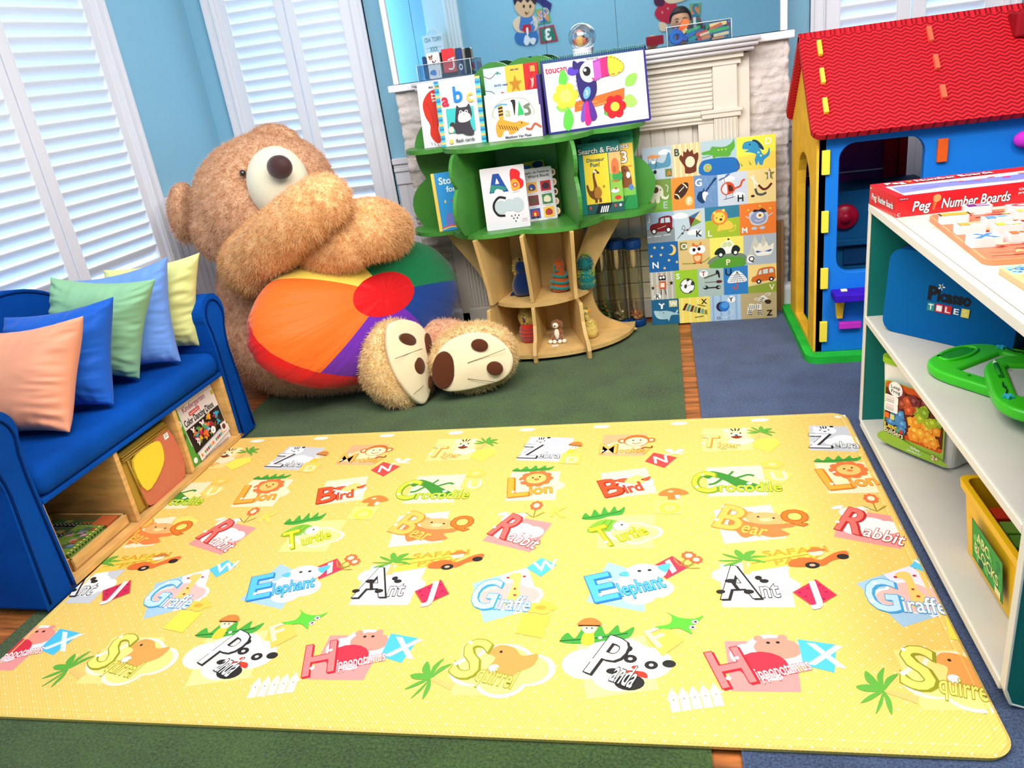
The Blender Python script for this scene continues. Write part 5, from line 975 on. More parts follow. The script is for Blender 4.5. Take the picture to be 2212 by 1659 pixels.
cell(.225, y5, .475, y6, [R_((252, 226, 100))] + stripes((250, 236, 150), 4) + [('p', c_, [(.1 + k * .12, .52 - k * .035), (.22 + k * .10, .78 - k * .05), (.30 + k * .10, .77 - k * .05), (.19 + k * .12, .50 - k * .035)]) for k, c_ in enumerate([(90, 50, 40), (100, 160, 150), (100, 50, 40), (140, 160, 100), (40, 50, 40), (110, 170, 160), (150, 140, 50)])] + [('l', 'k', .02, [(.6, .7), (.86, .62)]), ('l', 'k', .02, [(.5, .2), (.78, .24)]), ('t', 'k', 'X', .72, .72, .2)])
cell(.475, y5, .72, y6, [R_((176, 206, 232))] + stripes((150, 186, 216), 4) + [('e', (50, 30, 70), .36, .56, .16, .19), ('e', (40, 120, 200), .46, .56, .17, .2), ('e', (80, 160, 230), .48, .6, .12, .12), ('a', 'w', .012, [(.6, .46), (.74, .3), (.5, .12), (.3, .14)]), ('e', 'k', .27, .12, .06, .05), ('e', (176, 206, 232), .27, .12, .04, .035), ('e', 'w', .7, .82, .13, .13), ('t', 'k', 'Y', .62, .74, .17)])
cell(.72, y5, 1, y6, [R_((196, 174, 126)), ('b', (244, 238, 220), [(.18, .2), (.2, .5), (.26, .6), (.44, .56), (.5, .7), (.56, .86), (.66, .88), (.8, .68), (.78, .6), (.6, .66), (.58, .5), (.58, .16), (.5, .16), (.48, .36), (.34, .34), (.28, .16)]), ('b', (60, 40, 30), [(.66, .66), (.72, .72), (.84, .68), (.82, .56), (.72, .56)]), ('a', 'w', .015, [(.66, .88), (.74, .96), (.84, .94), (.74, .86)]), ('a', 'w', .015, [(.54, .76), (.42, .8), (.4, .74), (.5, .72)])] + [('l', 'k', .014, [(.24 + k * .05, .36 + .01 * k), (.22 + k * .055, .54)]) for k in range(6)] + [('l', 'k', .018, [(.48 + k * .03, .62 + k * .06), (.56 + k * .03, .58 + k * .06)]) for k in range(4)] + [('l', 'k', .018, [(.2, y), (.3, y)]) for y in (.18, .25, .32)] + [('l', 'k', .018, [(.48, y), (.58, y)]) for y in (.18, .25, .32)] + [('t', 'k', 'Z', .72, .1, .22)])
cv.done('alphabet_canvas', 'tall canvas of colourful alphabet picture squares leaning against the fireplace', 'picture')
b = MB(); a_ = aty(1685, 679, 3.64); b.box(.20, a_.x + .016, 3.645, 3.658, .0, .43, M('frame_brown', (150, 116, 80), .5)); b.box(a_.x + .002, a_.x + .016, 3.637, 3.646, .0, .43, M('frame_brown'))
tag(b.build('framed_board', bevel=.001), 'low brown wooden frame tucked behind the alphabet canvas, only its edge showing', 'picture frame')

# ------------------------------------------------------------------ things on the mantel
m_acr = thin_glass('clear_acrylic', (244, 248, 252), .2)
def acrylic_tray(x0, x1, y0, y1, z0, h, root, th=.003):
    for a in ((x0, x1, y0, y0 + th, z0, z0 + h), (x0, x1, y1 - th, y1, z0, z0 + h), (x0, x0 + th, y0, y1, z0, z0 + h), (x1 - th, x1, y0, y1, z0, z0 + h)):
        b = MB(); b.box(*a, m_acr); b.build('side', root)
    b = MB(); b.box(x0, x1, y0, y1, z0, z0 + th, m_acr); b.build('bottom', root)
    b = MB(); m_e = M('acrylic_edge', (236, 242, 248), .2, spec=.8)
    for p_, q_ in (((x0, y0, z0 + h), (x1, y0, z0 + h)), ((x0, y0, z0), (x0, y0, z0 + h)), ((x1, y0, z0), (x1, y0, z0 + h)), ((x0, y1, z0 + h), (x1, y1, z0 + h))): b.tube([p_, q_], .0014, m_e, 6)
    b.build('rim', root)
tr1 = empty('card_tray', (0, 0, 0), 0, 'clear open tray of flash cards at the window end of the mantelpiece', 'tray')
acrylic_tray(-1.045, -.80, 3.575, 3.66, 1.2155, .066, tr1)
def cards(name, label, x0, x1, y, zt, m, n, prints=None, slope=.02):
    b = MB()
    for k in range(n):
        b.prism(rrect(x1 - x0, zt - 1.2195, .006, 3, (x0 + x1) / 2, (zt + 1.2195) / 2), (0, y + k * .0042, 0), (1, 0, 0), (0, 0, 1), (0, .0032, 0), m[k % len(m)])
    if prints: p = Pr(b, (x0, y - .0002, 1.2195), (1, 0, 0), (0, 0, 1)); p.ops(prints, 0, 0, x1 - x0, zt - 1.2195)
    return tag(b.build(name), label, 'cards', 'flash cards in the clear mantel tray')
cw = M('card_white', (240, 238, 236), .5)
cards('flash_card', 'dark blue card at the end of the tray beside the monkey card', -1.015, -.998, 3.582, 1.315, [M('card_navy', (40, 60, 110), .5)], 3)
cards('flash_card', 'white flash cards with a brown monkey in the mantel tray', -.993, -.937, 3.581, 1.325, [cw, M('card_brown', (120, 80, 60), .5), cw], 5,
      [('e', (120, 70, 50), .3, .8, .14, .07), ('e', (120, 70, 50), .2, .86, .07, .04), ('e', (120, 70, 50), .42, .88, .07, .04), ('e', (200, 140, 110), .3, .79, .08, .04), ('a', (80, 40, 30), .06, [(.4, .7), (.55, .62), (.7, .7)]), ('a', (80, 40, 30), .05, [(.4, .66), (.5, .54)]), ('b', (70, 130, 210), [(.1, .18), (.15, .3), (.5, .34), (.6, .2), (.5, .12)]), ('l', (200, 120, 120), .03, [(.85, .5), (.85, .85)]), ('l', (200, 120, 120), .03, [(.85, .1), (.85, .3)])])
cards('flash_card', 'red flash cards with a white curved letter in the mantel tray', -.925, -.868, 3.582, 1.333, [M('card_red', (226, 50, 56), .5), cw, M('card_yellow', (240, 210, 100), .5), M('card_navy')], 8,
      [('a', 'w', .11, [(.85, .62), (.85, .36), (.7, .26), (.45, .28)]), ('l', 'w', .08, [(.45, .6), (.95, .66)])])
cards('flash_card', 'stack of navy and yellow edged cards beside the red cards', -.860, -.832, 3.583, 1.328, [M('card_navy'), M('card_yellow'), cw], 9, [('e', 'w', .5, .3, .3, .12), ('e', 'd', .5, .3, .18, .07)])
b = MB(); b.box(-.935, -.865, 3.5785, 3.581, 1.219, 1.237, M('holder_black', (20, 24, 40), .4)); tag(b.build('card_holder'), 'low black holder under the red flash cards', 'holder')
# snow globe
sg = empty('snow_globe', (-.315, 3.62, 1.2145), 0, 'glass snow globe with a small pink and yellow figure on a white base', 'snow globe')
b = MB(); b.lathe([(.046, 0), (.046, .006), (.041, .012), (.040, .036), (.043, .042), (.036, .044)], (0, 0, 0), M('globe_base', (228, 230, 236), .35), n=28); b.build('base', sg, smooth=True)
b = MB(); b.ball((0, 0, .088), .054, thin_glass('globe_glass', (250, 252, 255), .5), 16); b.build('glass', sg)
b = MB(); b.ball((-.006, -.004, .072), (.018, .015, .024), M('figure_yellow', (250, 200, 110), .6), 8); b.ball((-.006, -.006, .104), .014, M('figure_pink', (250, 170, 150), .6), 8); b.ball((-.024, -.004, .070), (.010, .010, .015), M('figure_coral', (240, 120, 90), .6), 6); b.ball((.013, -.004, .070), (.010, .010, .015), M('figure_coral'), 6); b.build('figure', sg)
# bin of foam letters
bn = empty('letter_bin', (0, 0, 0), 0, 'clear bin heaped with coloured letter pieces on the right of the mantelpiece', 'bin')
acrylic_tray(.043, .302, 3.585, 3.655, 1.2155, .074, bn)
random.seed(11); k = 0
def block(label, x, z, w, h, c, rot, y=3.60, ring=False, d=.022):
    b = MB(); m = M('foam_%d_%d_%d' % c, c, .55)
    pts = rrect(w, h, min(w, h) * .3, 3); ca, sa = math.cos(rot), math.sin(rot)
    b.prism([(px * ca - py * sa, px * sa + py * ca) for px, py in pts], (x, y, z), (1, 0, 0), (0, 0, 1), (0, d, 0), m)
    tag(b.build('foam_letter', bevel=.002), label, 'toy letter', 'foam pieces in the clear bin on the mantel')
b = MB(); mb_ = M('foam_blue', (20, 120, 220), .5)
b.tube([(.082 + .021 * math.cos(t), 3.60, 1.247 + .019 * math.sin(t)) for t in [i * PI / 8 for i in range(17)]], .0105, mb_, 8, cap=False); b.tube([(.068, 3.60, 1.263), (.082, 3.60, 1.277), (.088, 3.60, 1.264)], .009, mb_, 8); b.tube([(.09, 3.60, 1.25), (.125, 3.60, 1.232)], .009, mb_, 8)
tag(b.build('foam_letter'), 'big blue looped foam letter at the front of the clear bin', 'toy letter', 'foam pieces in the clear bin on the mantel')
for (lb, x, z, w, h, c, r, y) in (('orange foam piece sticking out above the blue letter', .112, 1.283, .03, .062, (250, 110, 50), -.5, 3.615), ('pale yellow foam piece under the tall orange one', .110, 1.262, .014, .04, (250, 226, 150), -.9, 3.602), ('long green foam piece lying across the bin middle', .15, 1.268, .06, .012, (60, 180, 120), .25, 3.60), ('blue foam stick below the green piece', .135, 1.252, .05, .014, (20, 120, 200), .3, 3.602), ('teal foam piece near the bin bottom', .150, 1.236, .045, .013, (40, 160, 150), .3, 3.603),
                             ('red foam piece in the bin centre', .184, 1.250, .05, .014, (226, 60, 50), .2, 3.60), ('small red cube shaped foam piece at the bottom', .176, 1.231, .02, .014, (230, 50, 50), .1, 3.603), ('orange foam bar at the bottom of the bin', .20, 1.233, .034, .016, (240, 140, 80), .1, 3.602), ('cream foam bar above the orange bar', .195, 1.246, .04, .01, (255, 220, 160), .2, 3.598), ('cream foam block at the bottom end of the bin', .262, 1.236, .062, .012, (255, 226, 170), .08, 3.602),
                             ('orange foam bar under the cream block', .25, 1.2235, .05, .008, (240, 150, 90), .05, 3.604), ('bright green foam bar across the far half', .248, 1.254, .088, .012, (80, 190, 90), .08, 3.60), ('upright green foam cylinder in the bin', .208, 1.267, .014, .026, (50, 150, 80), 0, 3.612), ('orange foam bar on top of the green bar', .238, 1.266, .06, .012, (240, 110, 60), .3, 3.612), ('yellow foam piece on top of the heap', .252, 1.275, .07, .014, (250, 216, 130), .05, 3.626), ('magenta foam tip at the end of the bin', .292, 1.270, .014, .012, (150, 40, 110), 0, 3.62)):
    block(lb, x, z, w, h, c, r, y)
# ------------------------------------------------------------------ soft toys in the trunk of the tree bookcase
def fuzz(b, O, r, m, n, ln, seed):
    random.seed(seed); O = Vector(O)
    for k in range(n):
        v = Vector((random.gauss(0, 1), random.gauss(0, 1), random.gauss(0, 1))).normalized(); p = O + Vector((v.x * r[0], v.y * r[1], v.z * r[2]))
        v = (v + Vector((random.uniform(-.5, .5), random.uniform(-.5, .5), random.uniform(-.6, .3)))).normalized(); q = v.orthogonal().normalized() * .0016
        b.faces([p - q, p + q, p + v * ln], [(0, 1, 2)], m); q = v.cross(q); b.faces([p - q, p + q, p + v * ln], [(0, 1, 2)], m)
def plush(name, loc, label, cat='soft toy'): return empty(name, loc, 0, label, cat, 'soft toys in the tree bookcase')
S2, S1 = .2505, .0365
k = lambda n, c: M('plush_' + n, c, .9, sheen=.5, bump=(160, .5, .002), spec=.1)
navy, yel, org, teal, lim, red, gry, brn, cre = k('navy', (10, 40, 90)), k('yellow', (236, 210, 110)), k('orange', (190, 84, 30)), k('teal', (20, 130, 130)), k('lime', (180, 200, 60)), k('red', (206, 50, 34)), k('grey', (110, 80, 80)), k('brown', (140, 84, 40)), k('cream', (240, 232, 216))
# navy bird with yellow back
p = aty(1132, 628, 3.40); t = plush('plush_bird', (p.x, 3.40, S2), 'small navy blue stuffed bird with yellow tufts, seen from behind on the upper trunk shelf')
b = MB(); b.lathe([(.012, 0), (.044, .006), (.052, .03), (.050, .055), (.040, .08), (.028, .098), (.022, .108)], (0, 0, 0), navy, n=18); b.build('body', t, smooth=True)
b = MB(); b.ball((-.002, 0, .128), (.027, .027, .032), navy, 10); hd = b.build('head', t)
b = MB(); fuzz(b, (-.012, .012, .125), (.024, .022, .04), yel, 260, .014, 1); fuzz(b, (.022, .008, .12), (.010, .012, .02), yel, 90, .012, 2); b.build('tuft', hd)
b = MB(); b.tube([(-.035, 0, .02), (-.058, -.006, .006), (-.066, -.008, .003)], [.010, .007, .003], navy, 8); b.build('tail', t)
b = MB(); b.ball((-.004, .006, .166), .006, M('plush_dark', (30, 20, 30), .8), 6); b.build('tuft_tip', t)
# orange and teal ringed snail like toy
p = aty(1212, 620, 3.42); t = plush('plush_caterpillar', (p.x, 3.42, S2), 'rust orange stuffed toy wound with teal rings on the upper trunk shelf')
b = MB(); b.lathe([(.02, 0), (.040, .004), (.044, .02), (.040, .04), (.034, .06), (.026, .08), (.021, .10), (.024, .115), (.022, .132), (.012, .145), (.003, .149)], (0, 0, 0), org, n=18); b.build('body', t, smooth=True)
for z, r in ((.022, .046), (.048, .043), (.074, .033)):
    b = MB(); b.tube([(r * math.cos(a), r * math.sin(a), z + .004 * math.sin(2 * a)) for a in [i * PI / 10 for i in range(21)]], .0062, teal, 8, cap=False); b.build('ring', t)
b = MB(); b.tube([(-.006 + .014 * math.cos(a), -.022 + .006 * math.sin(a), .113 + .013 * math.sin(a)) for a in [i * PI / 6 for i in range(11)]], .004, teal, 6); b.build('trunk', t)
b = MB(); b.lathe([(.009, 0), (.009, .012), (.006, .014), (.006, .026), (.002, .028)], (.056, .0, 0), M('figure_white', (230, 226, 220), .5), n=10); b.ball((.056, 0, .032), .009, M('plush_dark'), 6)
b.bm.transform(T_(p.x, 3.42, S2)); tag(b.build('figurine', smooth=True), 'tiny white and black figurine beside the rust orange toy', 'figurine')
# teal fuzzy toy
p = aty(1268, 610, 3.43); t = plush('plush_parrot', (p.x, 3.43, S2), 'shaggy teal and lime striped stuffed toy at the end of the upper trunk shelf')
b = MB(); b.lathe([(.02, 0), (.034, .004), (.036, .03), (.034, .06), (.03, .08), (.02, .088)], (0, 0, 0), teal, n=16)
for z, m in ((.012, teal), (.03, lim), (.045, teal), (.062, lim), (.078, lim)): fuzz(b, (0, 0, z), (.034, .034, .010), m, 150, .011, int(z * 1000))
b.build('body', t, smooth=True)
b = MB(); b.ball((0, 0, .115), (.030, .03, .032), teal, 10); fuzz(b, (0, 0, .115), (.030, .03, .032), teal, 420, .012, 8); hd = b.build('head', t)
b = MB(); fuzz(b, (.002, 0, .15), (.008, .008, .006), lim, 60, .022, 9); b.build('crest', hd)
# red striped body with a yellow shaggy head
p = aty(1144, 727, 3.36); t = plush('plush_lion', (p.x, 3.36, S1), 'stuffed toy with red striped body and shaggy yellow head on the lower trunk shelf')
b = MB(); b.lathe([(.02, 0), (.036, .003), (.043, .03), (.044, .05), (.038, .072), (.032, .088)], (0, 0, 0), red, n=18); b.build('body', t, smooth=True)
b = MB()
for z, r_ in ((.016, .0395), (.032, .0430), (.050, .0438), (.066, .0395)): b.tube([(r_ * math.cos(a), r_ * math.sin(a), z) for a in [i * PI / 12 for i in range(25)]], .0028, gry, 6, cap=False)
b.build('stripes', t)
b = MB(); b.ball((0, 0, .118), (.032, .03, .034), yel, 10); fuzz(b, (0, 0, .118), (.032, .03, .036), yel, 700, .014, 12); fuzz(b, (.018, .0, .135), (.015, .02, .015), brn, 60, .012, 13); hd = b.build('head', t)
b = MB(); b.ball((-.012, -.034, .122), (.005, .004, .006), M('plush_purple', (80, 40, 100), .7), 6); b.ball((-.010, -.036, .110), (.006, .004, .007), M('plush_purple'), 6); b.ball((-.004, -.035, .126), (.005, .003, .005), cre, 6); b.build('face', hd)
# puppy
p = aty(1206, 729, 3.34); t = plush('plush_puppy', (p.x, 3.34, S1), 'small brown and white stuffed puppy sitting in the middle of the lower trunk shelf')
b = MB(); b.ball((0, 0, .036), (.024, .022, .036), brn, 12); b.build('body', t)
b = MB(); b.ball((-.002, -.016, .036), (.013, .010, .028), cre, 10); b.build('chest', t)
b = MB(); b.ball((0, -.004, .082), (.020, .020, .021), brn, 12); hd = b.build('head', t)
b = MB(); b.ball((-.004, -.020, .080), (.014, .012, .014), cre, 10); b.build('muzzle', hd)
b = MB(); b.ball((-.005, -.032, .082), (.004, .003, .003), M('plush_dark'), 6); b.build('nose', hd)
for sx in (-1, 1):
    b = MB(); b.ball((sx * .020, 0, .076), (.007, .011, .019), brn, 8); b.build('ear', hd)
    b = MB(); b.tube([(sx * .014, -.016, .03), (sx * .024, -.03, .012), (sx * .028, -.034, .010)], [.010, .009, .008], brn, 8); lg = b.build('leg', t)
    b = MB(); b.ball((sx * .032, -.038, .0095), (.0105, .011, .0095), cre, 8); b.build('paw', lg)
    b = MB(); b.ball((sx * .012, -.042, .0095), (.010, .011, .0095), cre, 8); b.build('paw', t)
b = MB(); b.box(p.x - .022, p.x + .006, 3.262, 3.282, S1, S1 + .001, cre); tag(b.build('paper_tag'), 'little white paper tag lying in front of the stuffed puppy', 'tag')
# giraffe like toy
p = aty(1272, 712, 3.36); t = plush('plush_giraffe', (p.x, 3.36, S1), 'yellow and orange long necked stuffed toy at the right of the lower trunk shelf')
b = MB(); b.lathe([(.015, 0), (.030, .004), (.036, .025), (.033, .05), (.022, .068), (.014, .08)], (.006, 0, 0), yel, n=16); fuzz(b, (.006, 0, .045), (.031, .031, .012), k('amber', (226, 150, 50)), 260, .008, 21); fuzz(b, (.006, 0, .02), (.033, .033, .012), k('amber', (226, 150, 50)), 160, .008, 22); fuzz(b, (.006, 0, .06), (.026, .026, .02), yel, 300, .008, 23); b.build('body', t, smooth=True)
b = MB(); b.tube([(.002, 0, .07), (-.006, 0, .10), (-.010, -.004, .115)], [.013, .010, .010], yel, 10); b.build('neck', t)
b = MB(); b.ball((-.012, -.008, .124), (.018, .014, .012), yel, 10); hd = b.build('head', t)
b = MB(); b.ball((-.016, -.019, .125), (.013, .005, .006), M('plush_dark'), 8); b.ball((-.020, -.024, .126), (.004, .002, .004), cre, 6); b.ball((-.011, -.024, .127), (.004, .002, .004), cre, 6); b.build('eyes', hd)
b = MB(); b.ball((.010, -.004, .126), (.008, .004, .010), k('amber', (226, 150, 50)), 8); b.build('ear', hd)
b = MB(); fuzz(b, (-.012, 0, .138), (.012, .008, .004), k('moss', (110, 140, 50)), 60, .006, 24); b.build('mane', hd)
# toys peeping round the trunk
p = aty(1068, 590, 3.40); b = MB()
b.tube([(p.x, 3.40, .252), (p.x - .008, 3.40, .28), (p.x - .006, 3.40, .315), (p.x + .002, 3.40, .34)], [.012, .016, .015, .006], yel, 10); b.tube([(p.x + .008, 3.388, .258), (p.x + .002, 3.386, .29), (p.x + .006, 3.388, .325)], .004, M('plush_purple'), 6)
tag(b.build('plush_banana'), 'yellow and purple stuffed toy half hidden behind the trunk side of the bookcase', 'soft toy', 'soft toys in the tree bookcase')
p = aty(1080, 555, 3.46); b = MB(); b.ball((p.x, 3.46, .2505 + .065), (.018, .015, .065), brn, 10); b.ball((p.x, 3.455, .395), (.02, .016, .02), k('tan', (200, 150, 90)), 10)
tag(b.build('plush_monkey'), 'tan stuffed toy mostly hidden in the fork of the trunk', 'soft toy', 'soft toys in the tree bookcase')

# ------------------------------------------------------------------ clear tubes with blue caps beside the trunk
m_tube = thin_glass('tube_clear', (246, 244, 236), .25); m_cap = M('cap_blue', (14, 60, 120), .35)
for (px, label, fill) in ((1371, 'clear plastic tube with blue caps nearest the alphabet canvas, pink beads at its foot', 'pink'), (1335, 'middle one of the clear blue capped tubes, with beads and silver balls', 'mix'), (1302, 'clear blue capped tube half hidden by the tree trunk, with green bits inside', 'green')):
    p = atz(px, 694, .01); Yt = 3.588; x = aty(px, 600, Yt).x; r = .037; dz = aty(px, 517, Yt).z - .425
    t = empty('bead_tube', (x, Yt, 0), 0, label, 'tube', 'clear tubes standing beside the tree bookcase')
    b = MB(); b.lathe([(r, .03), (r, .40 + dz)], (0, 0, 0), m_tube, n=24, cap=False); b.lathe([(r - .002, .40 + dz), (r - .002, .03)], (0, 0, 0), m_tube, n=24, cap=False); b.build('tube', t, smooth=True, recalc=False)
    for z0, z1 in ((0, .035), (.385 + dz, .425 + dz)):
        b = MB(); b.lathe([(r + .001, z0), (r + .003, z0 + .004), (r + .003, z1 - .004), (r + .001, z1)], (0, 0, 0), m_cap, n=24); b.build('cap', t, smooth=True)
    random.seed(px); b = MB(); cs = {'pink': [(220, 120, 110), (236, 160, 90), (180, 90, 130), (240, 200, 120)], 'mix': [(200, 200, 150), (160, 120, 110), (120, 150, 60), (200, 120, 130)], 'green': [(40, 130, 60), (60, 150, 70), (30, 110, 50), (190, 90, 50)]}[fill]
    for i in range(70):
        a = random.random() * 6.28; q = random.random() ** .5 * (r - .010); rr_ = .005 + random.random() * .003
        b.ball((q * math.cos(a), q * math.sin(a), .042 + random.random() * (.03 if fill != 'green' else .09)), rr_, M('bead_%d_%d' % cs[i % 4][:2], cs[i % 4], .35), 5)
    if fill == 'mix':
        b.ball((.01, -.015, .075), .015, M('bead_silver', (190, 190, 170), .25, metal=.7), 8)
    tag(b.build('beads', t), kind='stuff')
# ------------------------------------------------------------------ low toy shelf along the right of the mat
m_lam = M('laminate_grey', (206, 202, 192), .4, var=(4, .03)); m_edge = M('edge_cream', (232, 228, 214), .45); m_top = M('laminate_cream', (214, 200, 184), .45, var=(6, .03))
m_teal = M('panel_teal', (6, 112, 104), .6, bump=(120, .1, .0006))
SX, SY0, SY1 = .575, 1.235, 2.395
sh = empty('toy_shelf', (SX + .2, (SY0 + SY1) / 2, 0), 0, 'low open toy shelf with cream boards and teal ends at the right of the mat', 'shelf')
def wp(o, root=sh): return wparent(o, root)
def rr_panel(y0, y1, name):
    b = MB(); pts = [(0, .045), (.012, .012), (.04, .001), (.36, .001), (.388, .012), (.40, .04), (.40, .716), (0, .716)]
    b.prism(pts, (SX, y0, 0), (1, 0, 0), (0, 0, 1), (0, y1 - y0, 0), m_teal)
    o = wp(b.build(name, bevel=.001)); q = MB()
    edge = [(-.0015, .716), (-.0015, .045), (.0105, .0105), (.04, -.0005 + .001), (.36, .0005)]
    rs = []
    for (u, v) in edge: rs.append([(SX + u, y0 - .0015, v), (SX + u, y1 + .0015, v), (SX + u + .005, y1 + .0015, v + .003), (SX + u + .005, y0 - .0015, v + .003)])
    q.rings(rs, m_edge, smooth=False); q.build('edge_band', o, bevel=.0015).matrix_parent_inverse = o.matrix_parent_inverse.copy() if False else Matrix.Translation(-Vector(sh.location)) if False else Matrix()
    return o
for y0, y1 in ((SY0, SY0 + .02), (SY1 - .02, SY1)): 
    o = rr_panel(y0, y1, 'end_panel')
    for c_ in o.children: c_.matrix_parent_inverse = Matrix()
for z, th, m, nm, y_ in ((.716, .021, m_top, 'top_board', 0), (.382, .018, m_lam, 'shelf_board', .02), (.030, .02, m_lam, 'shelf_board', .02)):
    b = MB(); b.box(SX + .004, SX + .40, SY0 + y_, SY1 - y_, z, z + th, m); o = wp(b.build(nm, bevel=.0015))
    q = MB(); q.box(SX - .0025, SX + .004, SY0 + y_, SY1 - y_, z - .001, z + th, m_edge); q.build('edge_band', o, bevel=.0015)
b = MB(); b.box(SX + .388, SX + .40, SY0 + .02, SY1 - .02, .05, .716, m_teal); wp(b.build('back_panel'))
b = MB(); b.box(SX + .014, SX + .0155, SY0, SY1, .7370, .7374, M('edge_line_grey', (120, 110, 100), .6)); wp(b.build('inlay_line'))  # thin metal edge line of the top board, plain grey
Z3, Z2, Z1 = .7375, .4005, .0505
# ---- peg number board carton
m_rd = M('carton_red', (222, 16, 30), .35, spec=.5, coat=.2)
A_ = atz(1935, 470, Z3); B_ = atz(2212, 437, Z3); A_.y = 2.185; U = Vector((1, .10, 0)).normalized(); V = Vector((-U.y, U.x, 0)); Lb, Db, Hb = .52, .20, .055
b = MB(); O = A_ - U * .0; b.prism([(0, 0), (Lb, 0), (Lb, Db), (0, Db)], O, U, V, (0, 0, Hb), m_rd)
p = Pr(b, O, U, (0, 0, 1)); p.text('Peg', .040, .012, .026, 'w', w=.046, edge='k', shear=.2); p.text('Number Boards', .112, .012, .026, 'w', w=.170, edge='k', shear=.2)
p.poly([(.090, .010), (.095, .010), (.103, .036), (.092, .034)], (240, 100, 50)); p.ell(.100, .040, .010, .010, (250, 150, 90)); p.rect(.004, .044, .030, .050, (120, 20, 60)); p.text('Colorforms', .006, .0455, .0035, (236, 200, 200), w=.022)
p.text('Children get learning', .30, .036, .0055, 'w', w=.10); p.text('practice with these', .30, .027, .0055, 'w', w=.09); p.text('C', .002, .003, .008, 'w')
p = Pr(b, O + V * Db, -V, (0, 0, 1)); p.text('Peg', .02, .018, .018, 'w', w=.035, edge='k'); p.text('Number Boards', .068, .018, .018, 'w', w=.11, edge='k'); p.poly([(.056, .016), (.059, .016), (.063, .034), (.055, .034)], (240, 100, 50)); p.text('Lauri', .005, .046, .005, 'w')
p = Pr(b, O + Vector((0, 0, Hb)), U, V); p.rect(.02, .004, Lb, .14, (244, 240, 250)); p.poly([(.022, .03), (.14, .05), (.30, .03), (Lb, .05), (Lb, .12), (.3, .10), (.05, .125), (.03, .12)], (120, 126, 226)); p.poly([(.2, .10), (.36, .12), (Lb, .10), (Lb, .13), (.2, .13)], (236, 232, 250))
p.ops([('a', (60, 40, 150), .02, [(0, .5), (.3, .7), (.5, .4), (.8, .6)])], .06, .05, .09, .04); p.ops([('a', (60, 40, 150), .03, [(0, .7), (.2, .9), (.4, .5), (.9, .2)])], .17, .06, .08, .05)
for (x, y) in ((.20, .10), (.24, .09), (.28, .105), (.31, .085), (.36, .11), (.42, .10)): p.ell(x, y, .010, .007, [(240, 110, 90), (220, 40, 120)][int(x * 100) % 2])
p.text('Peg', .03, .155, .028, 'w', w=.05, edge='k'); p.text('Number Boards', .11, .155, .028, 'w', w=.20, edge='k'); p.poly([(.088, .155), (.095, .155), (.104, .18), (.088, .18)], (250, 130, 80))
tag(b.build('puzzle_carton', bevel=.002), 'long red carton with white lettering lying on top of the toy shelf', 'box')
# ---- chunky alphabet puzzle boards on top
def board(name, label, pts, mtop, mside, th, fn):
    b = MB(); z = Z3; a = [Vector(q) for q in pts]
    b.prism([(q.x, q.y) for q in a], (0, 0, z), (1, 0, 0), (0, 1, 0), (0, 0, th), mside); p = Pr(b, (0, 0, z + th), (1, 0, 0), (0, 1, 0)); fn(p)
    return tag(b.build(name, bevel=.002), label, 'puzzle', 'wooden puzzle boards on the toy shelf')
m_brd = M('board_wood', (214, 140, 96), .5)
def skew(O, U, V, w, h, r): return [O + U * x + V * y for x, y in rrect(w, h, r, 4, w / 2, h / 2)]
c0_ = atz(2003, 474, Z3); c1_ = atz(2128, 575, Z3); ev = (c0_ - c1_); bh = ev.length; ev.normalize(); eu = Vector((ev.y, -ev.x, 0)); Ob = c1_
def fn(p):
    q = Pr(p.mb, Vector((Ob.x, Ob.y, Z3 + .012)), eu, ev); q.poly(rrect(.29, bh - .012, .015, 4, .151, bh / 2), (236, 110, 80))
    random.seed(2)
    for k in range(40): x, y = .012 + random.random() * .2, .015 + random.random() * (bh - .05); q.rect(x, y, x + .05, y + .006, [(240, 130, 96), (226, 90, 66)][k % 2])
    for k in range(26): x, y = .05 + random.random() * .23, .03 + random.random() * (bh - .06); q.ell(x, y, .012, .008, [(250, 214, 140), (244, 180, 110), (240, 230, 220), (120, 60, 130)][k % 4 if k % 7 == 0 else k % 3], random.random() * 3)
    q.ell(.06, .15, .012, .02, (250, 190, 120)); q.ell(.115, bh - .16, .02, .016, (110, 40, 130)); q.ell(.03, bh * .6, .012, .014, (250, 220, 220)); q.text('ABC', .06, .02, .02, (250, 214, 120))
board('puzzle_board', 'orange wooden alphabet puzzle board beside the red carton on the toy shelf', [tuple(v) for v in skew(Ob, eu, ev, .31, bh, .022)], None, m_brd, .012, fn)
m_pcw = M('piece_white', (244, 232, 232), .45)
def piece(ch, c, u, v, w, h, first_lbl, O=None, eu_=None, ev_=None, zb=None):
    O = O or Ob; eu_ = eu_ or eu; ev_ = ev_ or ev; zb = zb or Z3 + .0130
    b = MB(); o = Vector((O.x, O.y, zb)) + eu_ * u + ev_ * v
    b.prism(rrect(w, h, .006, 3, w / 2, h / 2), o, eu_, ev_, (0, 0, .020), m_pcw); p = Pr(b, o + Vector((0, 0, .020)), eu_, ev_)
    p.poly(rrect(w - .006, h - .006, .004, 3, w / 2, h / 2), 'k'); p.poly(rrect(w - .0075, h - .0075, .004, 3, w / 2, h / 2), 'w'); p.text(ch, w * .18, h * .14, h * .72, c, w=w * .64, off=.06, edge='k', ew=.02)
    tag(b.build('puzzle_piece', bevel=.0015), first_lbl, 'puzzle piece', 'chunky letter pieces on the puzzle boards')
